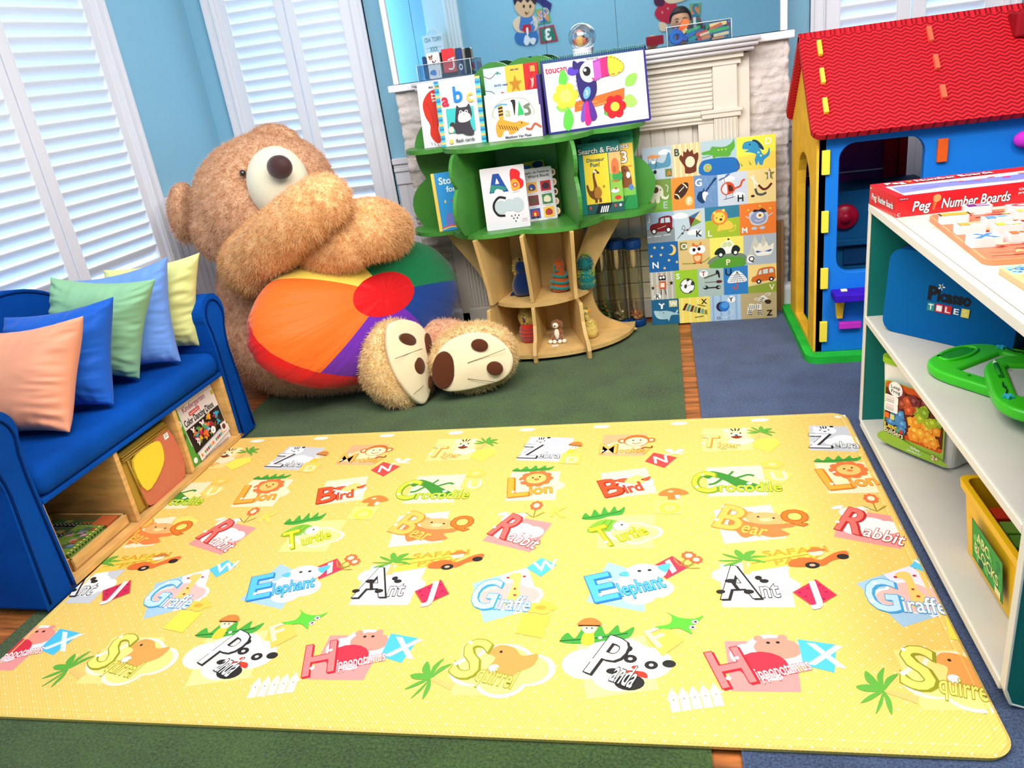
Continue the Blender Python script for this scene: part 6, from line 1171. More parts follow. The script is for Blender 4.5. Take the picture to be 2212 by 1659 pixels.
pcs = [('I', (250, 150, 40), 2033, 478), ('E', (110, 20, 120), 2084, 458), ('C', (220, 30, 50), 2178, 458), ('D', (250, 190, 80), 2190, 470), ('F', (240, 150, 60), 2066, 500), ('P', (80, 140, 220), 2125, 485), ('L', (250, 200, 60), 2146, 500), ('X', (60, 120, 200), 2098, 529), ('R', (230, 100, 40), 2176, 520)]
nm_ = {'I': 'orange lettered white puzzle piece nearest the far corner of the orange board', 'E': 'purple lettered white puzzle piece beside the red carton', 'C': 'red lettered puzzle piece at the far side of the orange board', 'D': 'yellow lettered puzzle piece just in front of the red lettered one', 'F': 'orange striped puzzle piece in the second row of the orange board', 'P': 'blue rounded letter puzzle piece in the middle of the orange board', 'L': 'yellow letter puzzle piece below the blue rounded one', 'X': 'big white puzzle piece with a crossed blue letter', 'R': 'red and yellow letter puzzle piece beside the crossed blue one'}
for ch, c, x, y in pcs:
    q = atz(x, y + 8, Z3 + .013); d = q - Vector((Ob.x, Ob.y, q.z)); u, v = d.dot(eu), d.dot(ev)
    piece(ch, c, u, v, .062, .034 if ch != 'X' else .05, nm_[ch])
c2_ = atz(2158, 588, Z3); O2 = Vector((c2_.x, c2_.y - .26, Z3)); e2v = Vector((-.02, 1, 0)).normalized(); e2u = Vector((1, .02, 0)).normalized()
def fn2(p):
    q = Pr(p.mb, Vector((O2.x, O2.y, Z3 + .012)), e2u, e2v); q.poly(rrect(.29, .25, .012, 4, .150, .13), (246, 206, 130)); q.rect(.008, .20, .12, .252, (130, 180, 226)); 
    random.seed(6)
    for k in range(34): x, y = .012 + random.random() * .10, .20 + random.random() * .045; q.ell(x, y, .004, .003, [(250, 226, 120), (250, 250, 250), (60, 110, 190)][k % 3])
    for k in range(14): q.rect(.01, .01 + k * .0135, .28, .014 + k * .0135, (240, 180, 100))
board('puzzle_board', 'blue and yellow puzzle board nearest the camera end of the toy shelf', [tuple(v) for v in skew(O2, e2u, e2v, .30, .26, .015)], None, M('board_pale', (214, 180, 130), .5), .012, fn2)
piece('2', (214, 20, 36), .05, .19, .07, .055, 'white puzzle piece with a red numeral on the blue and yellow board', O2, e2u, e2v)

# ---- blue zipped case
m_case = M('case_blue', (8, 94, 160), .8, bump=(300, .3, .0008), spec=.08)
P0 = atz(1916, 714, Z2); P1 = atz(2135, 765, Z2); U = (P1 - P0); U.z = 0; U.normalize(); Nn = Vector((U.y, -U.x, 0)); lean = .10
Vv = (Vector((0, 0, 1)) - Nn * lean).normalized(); Wc, Hc, Dc = .36, .235, .085
b = MB(); b.prism(rrect(Wc, Hc, .035, 6, Wc / 2 - .018, Hc / 2 + .001), P0, U, Vv, -Nn * Dc, m_case)
cs_ = empty('carry_case', (0, 0, 0), 0, 'blue hard fabric carry case leaning on the middle board of the toy shelf', 'case')
sd = b.build('shell', cs_, bevel=.010, seg=3)
b = MB(); b.tube([P0 + U * x + Vv * y - Nn * Dc * .45 + Nn * .0 for x, y in [(px * 1.006, py * 1.006) for px, py in rrect(Wc, Hc, .035, 6, Wc / 2 - .018, Hc / 2 + .001)]] , .0035, M('zip_navy', (6, 40, 80), .6), 8, cap=False); b.build('zip', cs_)
b = MB(); b.tube([P0 + U * x + Vv * y - Nn * Dc * .5 for x, y in ((.03, Hc - .002), (.05, Hc + .012), (.09, Hc + .014), (.13, Hc + .012), (.16, Hc - .002))], [.007, .008, .008, .008, .007], M('handle_black', (10, 24, 34), .5), 10); b.build('handle', cs_)
q = MB(); p = Pr(q, P0 + Nn * .0006, U, Vv); LX, LY = .108, .114; ax = -.08
def rt_(x, y): return (LX + x, LY + y)
p.text('P', *rt_(0, 0), .036, (10, 14, 24), w=.024, off=.07); p.text('icasso', *rt_(.026, -.001), .032, (10, 14, 24), w=.088, off=.06)
for k in range(5): a = k * 2 * PI / 5; p.ell(LX + .033 + .006 * math.cos(a), LY + .037 + .006 * math.sin(a), .004, .002, [(250, 250, 250), (120, 180, 240), (250, 220, 120)][k % 3], a)
for k, (ch, cc) in enumerate(zip('TILES', [(40, 140, 140), (216, 30, 50), (216, 30, 50), m_case, (246, 222, 90)])):
    x = LX + .001 + k * .0235; y = LY - .032
    if k != 3: p.rect(x, y, x + .021, y + .023, cc)
    p.text(ch, x + .0035, y + .004, .0155, (250, 250, 250) if k != 4 else (255, 240, 160), w=.0135, off=.03)
q.build('logo', sd)
# ---- green magnetic drawing boards
m_gp = M('board_green', (58, 200, 30), .35, spec=.5); m_gp2 = M('board_green_dark', (20, 140, 30), .4); m_scr = M('screen_grey', (196, 204, 206), .25, spec=.6)
def draw_board(name, label, O, rz, z, tilt=0, L0=.33, W0=.25):
    r = empty(name, O, rz, label, 'drawing board', 'green magnetic drawing boards on the middle shelf'); r.rotation_euler = (tilt, 0, rz); r.location.z = z
    def ring(outer, inner, z0, z1, m):
        b = MB(); n = len(outer)
        vs = [(x, y, zz) for zz in (z0, z1) for x, y in outer] + [(x, y, zz) for zz in (z0, z1) for x, y in inner]
        fs = []
        for i in range(n):
            j = (i + 1) % n; fs += [(i, j, n + j, n + i), (2 * n + j, 2 * n + i, 3 * n + i, 3 * n + j), (n + i, n + j, 3 * n + j, 3 * n + i), (j, i, 2 * n + i, 2 * n + j)]
        b.faces(vs, fs, m, False); return b
    out_ = smooth_closed([(-.165, 0), (-.155, .075), (-.10, .118), (0, .124), (.10, .118), (.155, .075), (.165, 0), (.155, -.075), (.10, -.118), (0, -.124), (-.10, -.118), (-.155, -.075)], 5)
    hx = rrect(.17, .15, .012, 14, .02, .0)[: len(out_)]
    n = len(out_); hx = []
    for i, (x, y) in enumerate(out_):
        a = math.atan2(y, x); m_ = max(abs(math.cos(a)) / .085, abs(math.sin(a)) / .078); hx.append((math.cos(a) / m_ + .015, math.sin(a) / m_))
    b = ring(out_, hx, .0, .026, m_gp); fr = b.build('frame', r, bevel=.008, seg=3)
    b = MB(); b.prism(smooth_closed([(-.142, -.045), (-.150, 0), (-.142, .045), (-.118, .05), (-.106, 0), (-.118, -.05)], 4), (0, 0, .0262), (1, 0, 0), (0, 1, 0), (0, 0, .0016), m_gp2); b.build('handle_recess', fr)
    b = MB(); b.tube([(x * 1.0, y * 1.0, .027) for x, y in smooth_closed([(-.146, -.047), (-.155, 0), (-.146, .047), (-.116, .053), (-.102, 0), (-.116, -.053)], 4)], .005, m_gp, 8, cap=False); b.build('handle', fr)
    b = MB(); b.box(-.075, .105, -.08, .08, .008, .016, m_scr); b.build('screen', r)
    b = MB(); b.tube([(.02, .098, .030), (.09, .10, .030)], .005, m_gp2, 8); b.tube([(.09, .10, .030), (.115, .099, .030)], [.005, .002], M('stylus_tip', (240, 240, 240), .4), 8); b.build('stylus', r)
    b = MB(); b.tube([(-.01, .098, .029), (-.03, .10, .029), (-.05, .095, .029), (-.07, .10, .028)], .0014, M('cord_black', (10, 30, 20), .6), 6); b.build('cord', r)
    for k in range(7):
        b = MB(); a = k * .9; b.lathe([(.004, 0), (.004, .003), (.002, .004)], (.138 * math.cos(a), .100 * math.sin(a), .0255), m_gp2, n=8); b.build('bump', fr)
    b = MB(); b.prism([(.012 * math.cos(t) * (1 if i % 2 else .5), .012 * math.sin(t) * (1 if i % 2 else .5)) for i, t in enumerate([j * PI / 5 for j in range(10)])], (-.085, .098, .027), (1, 0, 0), (0, 1, 0), (0, 0, .005), M('star_blue', (60, 190, 220), .4)); b.build('star_stamp', r)
q = atz(2105, 850, Z2)
draw_board('drawing_board', 'bright green drawing board lying flat under the other one', (.775, 1.87, 0), -.95, Z2 + .0005)
draw_board('drawing_board', 'bright green drawing board lying on top with its long edge towards the mat', (.80, 1.70, 0), 1.35, Z2 + .034, tilt=.0)
# ---- tub of building bricks
m_tub = M('tub_white', (238, 238, 232), .4)
tb_ = empty('brick_tub', (0, 0, 0), 0, 'white tub with a picture label of toy bricks on the bottom board', 'tub')
P0 = atz(1902, 956, Z1); P1 = atz(2045, 1018, Z1); U = P1 - P0; U.z = 0; Wt_ = U.length + .005; U.normalize(); Nn = Vector((U.y, -U.x, 0)); V = Vector((0, 0, 1)); Ht = .265
b = MB(); rs = []
for z, e in ((0, -.008), (.004, -.004), (Ht, .006)):
    rs.append([P0 + U * (x + Wt_ / 2) - Nn * (y + .065) + V * z for x, y in rrect(Wt_ + 2 * e + .01, .13 + 2 * e, .025, 5)])
b.rings(rs, m_tub, smooth=False); tbo = b.build('tub', tb_, bevel=.002)
b = MB(); b.prism(rrect(Wt_ + .03, .15, .028, 5), P0 + U * (Wt_ / 2) - Nn * .065 + V * (Ht + .0005), U, -Nn, V * .016, M('lid_lime', (150, 200, 40), .4)); b.build('lid', tb_, bevel=.003)
b = MB(); e_ = .0062; p = Pr(b, P0 + Nn * e_ + V * .004, U, (V + Nn * .034).normalized()); w, h = Wt_, Ht - .012
p.poly(rrect(w * .88, h * .80, .012, 5, w * .5, h * .45), (150, 190, 60)); p.poly(rrect(w * .84, h * .66, .012, 5, w * .5, h * .51), (214, 84, 30)); p.rect(.08 * w, .24 * h, .92 * w, .76 * h, (96, 40, 24))
random.seed(9)
for k in range(60):
    x = .10 + random.random() * .68; y = .2 + random.random() * .48
    c_ = (70, 140, 200) if x < .32 and y < .45 else [(250, 176, 50), (244, 150, 40)][k % 2] if y < .42 else [(170, 190, 40), (130, 170, 40)][k % 2] if x > .45 and y < .62 else [(120, 40, 50), (200, 80, 40), (150, 60, 40)][k % 3]
    s_ = .05; p.k = 6 + k % 20; p.ops([('p', c_, [(.1, 0), (0, .8), (.4, 1), (1, .8), (.9, .1)]), ('e', tuple(min(255, v + 40) for v in c_), .5, .55, .2, .2)], x * w, y * h, .03, .03, random.random())
p.k = 30; p.ell(.24 * w, .77 * h, .023, .023, 'w', n=24); p.text('Leap', .24 * w - .015, .775 * h, .011, 'k', w=.030); p.text('Frog', .24 * w - .014, .72 * h, .011, 'k', w=.030)
for z_ in (.57, .47): p.poly(rrect(.045, .028, .005, 3, .07 * w + .026, z_ * h + .014), 'w'); [p.line([(.075 * w + .006, z_ * h + .022 - i * .005), (.075 * w + .034, z_ * h + .022 - i * .005)], .0012, (226, 110, 70) if i < 2 else 'k') for i in range(4)]
p.rect(.09 * w, .38 * h, .09 * w + .016, .38 * h + .018, (236, 110, 40)); p.rect(.09 * w + .02, .38 * h, .09 * w + .034, .38 * h + .017, (220, 220, 140))
p.ops([('b', (150, 190, 60), [(0, 0), (0, .5), (.3, .5), (.6, .3), (1, .25), (1, 0)])], .06 * w, .05 * h, .88 * w, .27 * h)
p.text('Leap', .10 * w, .265 * h, .016, (244, 230, 90), w=.045, edge='n'); p.text('Builders', .09 * w, .20 * h, .018, (246, 240, 190), w=.066, rot=-.05, edge='k', ew=.08); p.ell(.07 * w + .052, .27 * h, .006, .007, (80, 160, 120)); p.ell(.07 * w + .064, .268 * h, .006, .007, (200, 60, 40))
p.text('52-Piece', .5 * w, .11 * h, .009, 'w', w=.03); p.text('Jumbo Blocks Box', .45 * w, .07 * h, .006, 'w', w=.045); p.text('2+', .80 * w, .085 * h, .015, (250, 240, 220), edge='r')
b.build('label', tbo)
# ---- yellow crate of blocks
m_cr = M('crate_yellow', (250, 196, 20), .4, spec=.4)
cr = empty('block_crate', (0, 0, 0), 0, 'yellow plastic crate with a green sign on the bottom board', 'crate')
X0, X1, Y0_, Y1_, Hc = .648, .93, 1.285, 1.685, .185
def crate_ring(z, e): return [(x, y, z) for x, y in rrect(X1 - X0 + 2 * e, Y1_ - Y0_ + 2 * e, .02, 4, (X0 + X1) / 2, (Y0_ + Y1_) / 2)]
b = MB(); b.rings([crate_ring(Z1, -.004), crate_ring(Z1 + Hc - .02, .010), crate_ring(Z1 + Hc - .02, .018), crate_ring(Z1 + Hc, .020), crate_ring(Z1 + Hc, .006), crate_ring(Z1 + .012, -.008)], m_cr, smooth=False)
body = b.build('crate_body', cr, bevel=.0015)
b = MB()
for y in (Y0_ + .03, Y1_ - .03): b.box(X0 - .006, X0 - .002, y - .006, y + .006, Z1 + Hc * .55, Z1 + Hc * .85, m_cr)
b.build('rib', body)
b = MB(); p = Pr(b, (X0 - .0095, Y1_ - .085, Z1 + .035), (0, -1, 0), (Vector((-.10, 0, 1)).normalized()))
p.rect(0, 0, .17, .105, 'k'); p.rect(.002, .002, .168, .103, (50, 160, 60)); random.seed(4)
for k in range(24): p.k = 2 + k % 4; p.ell(.012 + random.random() * .145, .012 + random.random() * .08, .012, .008, [(70, 180, 70), (110, 200, 90), (40, 140, 70)][k % 3], random.random() * 3)
p.k = 8; p.text('ABC', .03, .062, .026, (250, 244, 170), w=.07); p.text('BLOCKS', .018, .028, .026, (250, 244, 170), w=.13); p.ell(.05, .015, .012, .010, (20, 90, 70)); p.rect(.13, .004, .16, .022, (250, 240, 180))
b.build('sign', body)
for k, (x, y, c_, nm) in enumerate(((.69, 1.60, (206, 50, 20), 'red'), (.69, 1.545, (110, 160, 60), 'green'), (.69, 1.495, (90, 150, 50), 'leaf green'), (.74, 1.57, (230, 140, 30), 'orange'), (.69, 1.44, (60, 110, 50), 'dark green'), (.74, 1.50, (60, 110, 190), 'blue'))):
    b = MB(); b.box(x - .022, x + .022, y - .022, y + .022, Z1 + .105, Z1 + .149, M('block_%d' % k, c_, .5)); 
    b.box(x - .024, x + .024, y - .024, y + .024, Z1 + .0125, Z1 + .1045, M('block_%d' % ((k + 3) % 6), c_, .5))
    tag(b.build('toy_block', bevel=.003), nm + ' toy block in the yellow crate', 'toy block', 'blocks in the yellow crate')
# ------------------------------------------------------------------ foam playhouse
def foam(n, c): return M('foam_' + n, c, .7, bump=(70, .35, .003), spec=.2, var=(14, .06))
f_blue, f_yel, f_purp, f_or = foam('blue', (8, 104, 206)), foam('yellow', (250, 190, 50)), foam('purple', (110, 40, 110)), foam('orange', (240, 96, 30))
f_peg = M('foam_peg_yellow', (252, 226, 70), .6); f_peg2 = M('foam_peg_salmon', (240, 100, 70), .6); f_dred = foam('darkred', (150, 16, 30))
def roof_mat():
    m = M('foam_roof_red', (228, 28, 44), .6, spec=.3); nt = m.node_tree; N = nt.nodes; L = nt.links; b = N['Principled BSDF']
    uv = N.new('ShaderNodeTexCoord'); s_ = N.new('ShaderNodeSeparateXYZ'); L.new(uv.outputs['Object'], s_.inputs[0])
    def mt(op, a, v=None, c=None):
        n = N.new('ShaderNodeMath'); n.operation = op; L.new(a, n.inputs[0])
        if v is not None: n.inputs[1].default_value = v
        if c is not None: L.new(c, n.inputs[1])
        return n.outputs[0]
    tri = mt('ABSOLUTE', mt('SUBTRACT', mt('FRACT', mt('MULTIPLY', s_.outputs[0], 29)), .5)); ph = mt('ADD', mt('MULTIPLY', s_.outputs[1], 60), None, mt('MULTIPLY', tri, 1.3))
    saw = mt('MINIMUM', mt('MULTIPLY', mt('SUBTRACT', mt('MULTIPLY', mt('ABSOLUTE', mt('SUBTRACT', mt('FRACT', ph), .5)), -1), -.5), 4.5), 1); bp = N.new('ShaderNodeBump'); bp.inputs['Strength'].default_value = 1; bp.inputs['Distance'].default_value = .010
    L.new(saw, bp.inputs['Height']); L.new(bp.outputs[0], b.inputs['Normal']); return m
f_roof = roof_mat(); f_green = foam('green', (40, 190, 60))
HX0, HX1, HY0, HY1, HZ = .548, 1.62, 3.03, 3.60, .885
ho = empty('playhouse', ((HX0 + HX1) / 2, (HY0 + HY1) / 2, 0), 0, 'foam playhouse with red chevron roof, blue front and yellow side', 'playhouse')
def hp(o): return wparent(o, ho)
def plate_hole(outer, holes, O, U, V, D, m):
    """flat panel with holes: bridged by triangulated fill"""
    bm = bmesh.new(); O, U, V, D = Vector(O), Vector(U), Vector(V), Vector(D); es = []
    for loop in [outer] + holes:
        vs = [bm.verts.new(O + U * p[0] + V * p[1]) for p in loop]
        es += [bm.edges.new((vs[i], vs[(i + 1) % len(vs)])) for i in range(len(vs))]
    r = bmesh.ops.triangle_fill(bm, edges=es, use_beauty=True)
    g_ = bmesh.ops.extrude_face_region(bm, geom=bm.faces[:]); bmesh.ops.translate(bm, vec=D, verts=[v for v in g_['geom'] if isinstance(v, bmesh.types.BMVert)])
    b = MB(); b.bm.free(); b.bm = bm; b.mats = [m]; return b
# base slab
b = MB(); b.prism(rrect(1.2, .78, .05, 5, .51 + .6, 3.365), (0, 0, 0), (1, 0, 0), (0, 1, 0), (0, 0, .028), f_green); hp(b.build('base', bevel=.006, seg=2))
# front wall with rounded window
w1 = plate_hole([(HX0, .028), (HX1, .028), (HX1, HZ), (HX0, HZ)], [rrect(.285, .475, .055, 6, .762, .585), rrect(.26, .475, .055, 6, 1.40, .585)], (0, HY0, 0), (1, 0, 0), (0, 0, 1), (0, .035, 0), f_blue)
fw_ = hp(w1.build('front_wall', bevel=.003))
# gable sides with arched doorway
def gable(x, m, door=True):
    o = [(HY0, .028), (HY1, .028), (HY1, HZ - .02), ((HY0 + HY1) / 2 - .03, 1.165), (HY0, HZ - .01)]
    hl = [[(HY0 + .12, .05), (HY0 + .42, .05)] + [(HY0 + .27 + .15 * math.cos(a), .62 + .15 * math.sin(a)) for a in [i * PI / 8 for i in range(9)]]] if door else []
    return plate_hole(o, hl, (x, 0, 0), (0, 1, 0), (0, 0, 1), (.035, 0, 0), m)
hp(gable(HX0 - .006, f_yel).build('side_wall', bevel=.003)); hp(gable(HX1 - .035, f_yel, False).build('side_wall', bevel=.003))
# back wall: purple, with tall openings
bw = plate_hole([(HX0 + .03, .028), (HX1 - .03, .028), (HX1 - .03, HZ), (HX0 + .03, HZ)], [rrect(.10, .36, .02, 4, 1.03, .64)], (0, HY1 - .04, 0), (1, 0, 0), (0, 0, 1), (0, .035, 0), f_purp); hp(bw.build('back_wall', bevel=.003))
b = MB(); b.box(.955, .985, HY1 - .075, HY1 - .042, .03, .86, f_dred); b.box(.900, .952, HY1 - .062, HY1 - .042, .03, .86, f_dred); hp(b.build('door_post', bevel=.003))
b = MB(); b.box(HX0 + .03, .90, HY1 - .052, HY1 - .041, .628, .634, M('seam_light', (200, 190, 210), .5)); hp(b.build('seam', bevel=.001))
# play stove inside
st = MB(); st.box(HX0 + .04, 1.02, 3.30, HY1 - .08, .03, .60, foam('navy', (10, 84, 140))); so = hp(st.build('play_stove', bevel=.008))
b = MB(); b.box(HX0 + .05, 1.0, 3.27, 3.30, .385, .41, foam('navy', (10, 84, 140))); b.box(.70, 1.0, 3.292, 3.30, .30, .375, foam('navy2', (8, 60, 110))); b.build('ledge', so, bevel=.003)
b = MB(); b.lathe([(.05, 0), (.052, .012), (.042, .022), (.02, .024), (.018, .036), (0, .037)], (.70, 3.30, .50), M('knob_red', (170, 10, 50), .35), ax=(0, -1, 0), n=28); b.build('knob', so, smooth=True)
b = MB(); b.lathe([(.05, 0), (.052, .012), (.042, .022), (.02, .024), (.018, .036), (0, .037)], (.84, 3.30, .50), M('knob_red'), ax=(0, -1, 0), n=28); b.build('knob', so, smooth=True)
# roof
RYm, RZt = 3.285, 1.20
def slope(y_e, z_e, name, m, rnd):
    A_ = Vector((.515, y_e, z_e)); R_v = Vector((.515, RYm, RZt)); V = (R_v - A_); Ls = V.length; V.normalize(); U = Vector((1, 0, 0)); N = U.cross(V) * (1 if y_e < RYm else -1)
    b = MB(); W = 1.16; pts = [(0, Ls), (0, rnd)] + [(rnd - rnd * math.cos(a), rnd - rnd * math.sin(a)) for a in [i * PI / 10 for i in range(1, 6)]] + [(W, 0), (W, Ls)]
    b.prism(pts, (0, 0, -.026), (1, 0, 0), (0, 1, 0), (0, 0, .026), m)
    o = b.build(name, bevel=.004); M4 = Matrix((U, V, N)).transposed().to_4x4(); M4.translation = A_; o.matrix_world = M4
    o.parent = ho; o.matrix_parent_inverse = Matrix.Translation(-Vector(ho.location)); return o, A_, U, V, N, M4
ro, A_, U, V, N, RM = slope(2.965, .868, 'roof_front', f_roof, .035)
slope(3.60, .885, 'roof_back', f_roof, .03)
def peg_at(px0, py0, px1, py1, m, parent, plane=None):
    pass
def on_roof(x, y):
    d = ray(x, y); t = ((A_ - EYE).dot(N)) / d.dot(N); return RM.inverted() @ (EYE + d * t)
for (xa, ya, xb, yb, m) in ((1763, 93, 1777, 122, f_peg), (1769, 153, 1783, 183, f_peg), (1775, 217, 1790, 247, f_peg), (1999, 63, 2016, 92, f_peg2), (2013, 124, 2030, 152, f_peg2), (2027, 189, 2045, 215, f_peg2)):
    a, c = on_roof(xa, ya), on_roof(xb, yb); b = MB(); b.box(min(a.x, c.x), max(a.x, c.x), min(a.y, c.y), max(a.y, c.y), .0005, .016, m)
    b.build('peg', ro, bevel=.002)
for (xa, ya, xb, yb, m) in ((1775, 325, 1791, 376, f_peg), (1774, 456, 1788, 501, f_peg), (1772, 579, 1787, 622, f_peg), (1770, 694, 1785, 736, f_peg), (2025, 300, 2043, 348, f_or)):
    a, c = aty(xa, ya, HY0), aty(xb, yb, HY0); b = MB(); b.box(min(a.x, c.x), max(a.x, c.x), HY0 - .014, HY0 - .0005, min(a.z, c.z), max(a.z, c.z), m); hp(b.build('peg', bevel=.002))
# counter, bracket, magenta bar and knob on the front
b = MB(); b.box(.603, .80, HY0 - .085, HY0 - .0005, .255, .285, foam('violet', (60, 20, 190))); ct = hp(b.build('counter', bevel=.004))
b = MB(); b.box(.632, .654, HY0 - .045, HY0 - .025, .2855, .291, M('foam_peg_cream', (250, 240, 190), .6)); b.build('peg', ct, bevel=.001)
b = MB(); b.prism([(.618, .254), (.652, .254), (.645, .17), (.625, .17)], (0, HY0 - .018, 0), (1, 0, 0), (0, 0, 1), (0, .0175, 0), f_yel); hp(b.build('bracket', bevel=.002))
b = MB(); b.box(.634, .715, HY0 - .022, HY0 - .0005, .125, .152, foam('magenta', (206, 50, 200))); hp(b.build('bar', bevel=.004))
b = MB(); b.ball((1.215, HY0 - .02, .775), (.040, .025, .03), foam('magenta', (206, 50, 200)), 12); hp(b.build('knob'))
# chimney and sign board on the roof
q = on_roof(2190, 60); P_ = RM @ q
b = MB(); b.box(P_.x - .01, P_.x + .10, P_.y - .05, P_.y + .04, P_.z - .03, P_.z + .05, f_dred); hp(b.build('chimney', bevel=.008, seg=3))
b = MB(); b.prism([(0, .0), (.03, .04), (.01, .12), (.0, .17), (.12, .18), (.12, -.03)], (P_.x + .025, P_.y - .08, P_.z - .08), (1, 0, 0), (0, 0, 1), (0, .025, 0), foam('cream', (246, 200, 100))); hp(b.build('sign', bevel=.003))
# small toys on the green base at the side
for (px, py, c_, lb) in ((1741, 600, (120, 170, 200), 'pale blue toy cup on the green base beside the yellow wall'), (1748, 660, (220, 60, 50), 'small red toy piece by the yellow side of the playhouse')):
    pass
# ------------------------------------------------------------------ giant teddy bear
def union(parts, name, m, vox=.014, smooth=12, post=None):
    """fuse overlapping balls and tubes into one closed skin"""
    o = parts.build(name); me0 = o.data
    r = o.modifiers.new('r', 'REMESH'); r.mode = 'VOXEL'; r.voxel_size = vox; r.use_smooth_shade = True
    s_ = o.modifiers.new('s', 'SMOOTH'); s_.iterations = smooth; s_.factor = .5
    dg = bpy.context.evaluated_depsgraph_get(); me = bpy.data.meshes.new_from_object(o.evaluated_get(dg)); o.modifiers.clear(); o.data = me; bpy.data.meshes.remove(me0)
    me.materials.clear(); me.materials.append(m); me.name = name
    for p in me.polygons: p.use_smooth = True
    return o
def fur_mat(n, c, c2):
    m = M('fur_' + n, c, .85, sheen=.3, spec=.1); nt = m.node_tree; N = nt.nodes; L = nt.links; b = N['Principled BSDF']
    tc = N.new('ShaderNodeTexCoord'); t = N.new('ShaderNodeTexNoise'); t.inputs['Scale'].default_value = 34; t.inputs['Detail'].default_value = 5; L.new(tc.outputs['Object'], t.inputs[0])
    r = N.new('ShaderNodeValToRGB'); r.color_ramp.elements[0].position = .36; r.color_ramp.elements[1].position = .62; r.color_ramp.elements[0].color = lin(c2); r.color_ramp.elements[1].color = lin(c)
    L.new(t.outputs[0], r.inputs[0]); L.new(r.outputs[0], b.inputs['Base Color'])
    bp = N.new('ShaderNodeBump'); bp.inputs['Strength'].default_value = .6; bp.inputs['Distance'].default_value = .01; t2 = N.new('ShaderNodeTexNoise'); t2.inputs['Scale'].default_value = 120; L.new(tc.outputs['Object'], t2.inputs[0]); L.new(t2.outputs[0], bp.inputs['Height']); L.new(bp.outputs[0], b.inputs['Normal'])
    return m
FK = .006
def fur(o, n, ln=.020, seed=1, drop=-.35, thick=.0016):
    md = o.modifiers.new('fur', 'PARTICLE_SYSTEM'); s = md.particle_system.settings; md.particle_system.seed = seed
    s.type = 'HAIR'; s.count = n; s.hair_length = ln; s.hair_step = 3; s.emit_from = 'FACE'; s.use_advanced_hair = True
    s.normal_factor = FK * .55; s.factor_random = FK * .55; s.brownian_factor = FK * .3; s.object_align_factor = (0, 0, drop * FK); s.length_random = .5
    s.root_radius = 1.0; s.tip_radius = .25; s.radius_scale = thick; s.render_step = 2; s.display_step = 2; s.material_slot = o.data.materials[0].name; s.material = 1
F_head = fur_mat('head', (240, 190, 150), (214, 156, 114)); F_arm = fur_mat('arm', (248, 196, 138), (228, 162, 102)); F_foot = fur_mat('foot', (250, 220, 164), (230, 188, 122)); F_body = fur_mat('body', (244, 190, 150), (216, 152, 112))  # foot fur is paler, with the light's yellow tint put into its colour
m_suede = M('sole_cream', (240, 222, 184), .85, bump=(50, .25, .003), sheen=.4, spec=.1); m_pad = M('pad_brown', (88, 44, 22), .8, sheen=.3, spec=.1); m_muz = M('muzzle_cream', (238, 228, 200), .85, bump=(120, .25, .002), sheen=.4, spec=.1)
m_nose = M('nose_brown', (60, 26, 24), .6, sheen=.5, bump=(200, .2, .001)); m_eye = M('eye_black', (12, 10, 12), .08, spec=.9, coat=1)
bear = empty('teddy_bear', (-1.75, 3.15, 0), 0, 'giant tan teddy bear slumped in the corner behind the blue sofa', 'teddy bear')
bear['label'] = 'giant tan teddy bear slumped in the corner with its soles towards the room'
def bp_(o, root=bear): return wparent(o, root)
def A3(x, y, Y): return aty(x, y, Y)
# torso and legs, one skin
b = MB()
b.ball((-1.80, 3.33, .36), (.32, .27, .36), F_body, 12); b.ball((-1.82, 3.16, .20), (.24, .22, .20), F_body, 12)
b.tube([(-1.84, 3.06, .165), (-1.68, 2.985, .145), (-1.50, 2.95, .13), (-1.34, 2.95, .14), (-1.22, 2.93, .16)], [.15, .15, .125, .118, .13], F_body, 16)
b.tube([(-1.60, 3.22, .15), (-1.3, 3.18, .14), (-1.05, 3.10, .14), (-.90, 3.03, .145)], [.16, .14, .12, .12], F_body, 16)
body = bp_(union(b, 'body', F_body, .016, 10)); fur(body, 42000, .022, 3)
# feet: fur shells behind the soles
n1 = Vector((.86, -.46, .20)).normalized(); n2 = Vector((.22, -.95, .20)).normalized()
def frame(n): u = Vector((-n.y, n.x, 0)).normalized(); v = n.cross(u); v = v if v.z > 0 else -v; u = v.cross(n); return u, v
def foot(c, n, ru, rv, rd, nm, seed, roll=0):
    u, v = frame(n); R = Matrix((u, v, n)).transposed(); b = MB(); b.ball((0, 0, 0), 1, F_foot, 14)
    for q in b.bm.verts:
        p = q.co; z = p.z; k = 1.0
        zz = (z if z < 0 else z * .34); p2 = Vector((p.x * ru, p.y * rv, zz * rd)); p2 = Matrix.Rotation(roll, 3, 'Z') @ p2; q.co = c + R @ p2
    o = union(b, nm, F_foot, .012, 6); o = bp_(o); fur(o, 15000, .019, seed, drop=-.15); return o
s1c = A3(888, 784, 2.80); s2c = A3(1022, 776, 2.83)
foot(s1c - n1 * .055, n1, .165, .190, .20, 'foot', 5, .10); foot(s2c - n2 * .05, n2, .182, .140, .20, 'foot', 6, .10)
def on_plane(x, y, c, n):
    d = ray(x, y); return EYE + d * ((c - EYE).dot(n) / d.dot(n))
def patch(px, c, n, lift, th, m, name, root, nn=4, dome=.0):
    u, v = frame(n); pts = [on_plane(x, y, c + n * lift, n) for x, y in smooth_closed(px, nn)]; b = MB()
    ctr = sum(pts, Vector()) / len(pts); rs = []
    for s_, h in ((1.0, -.012), (1.0, 0), (.985, th * .45), (.93, th * .75), (.75, th), (.4, th + dome * .8), (.05, th + dome)):
        rs.append([ctr + (p - ctr) * s_ + n * h for p in pts])
    b.rings(rs, m); o = b.build(name, recalc=True); o.parent = root; return o
root_sole = []
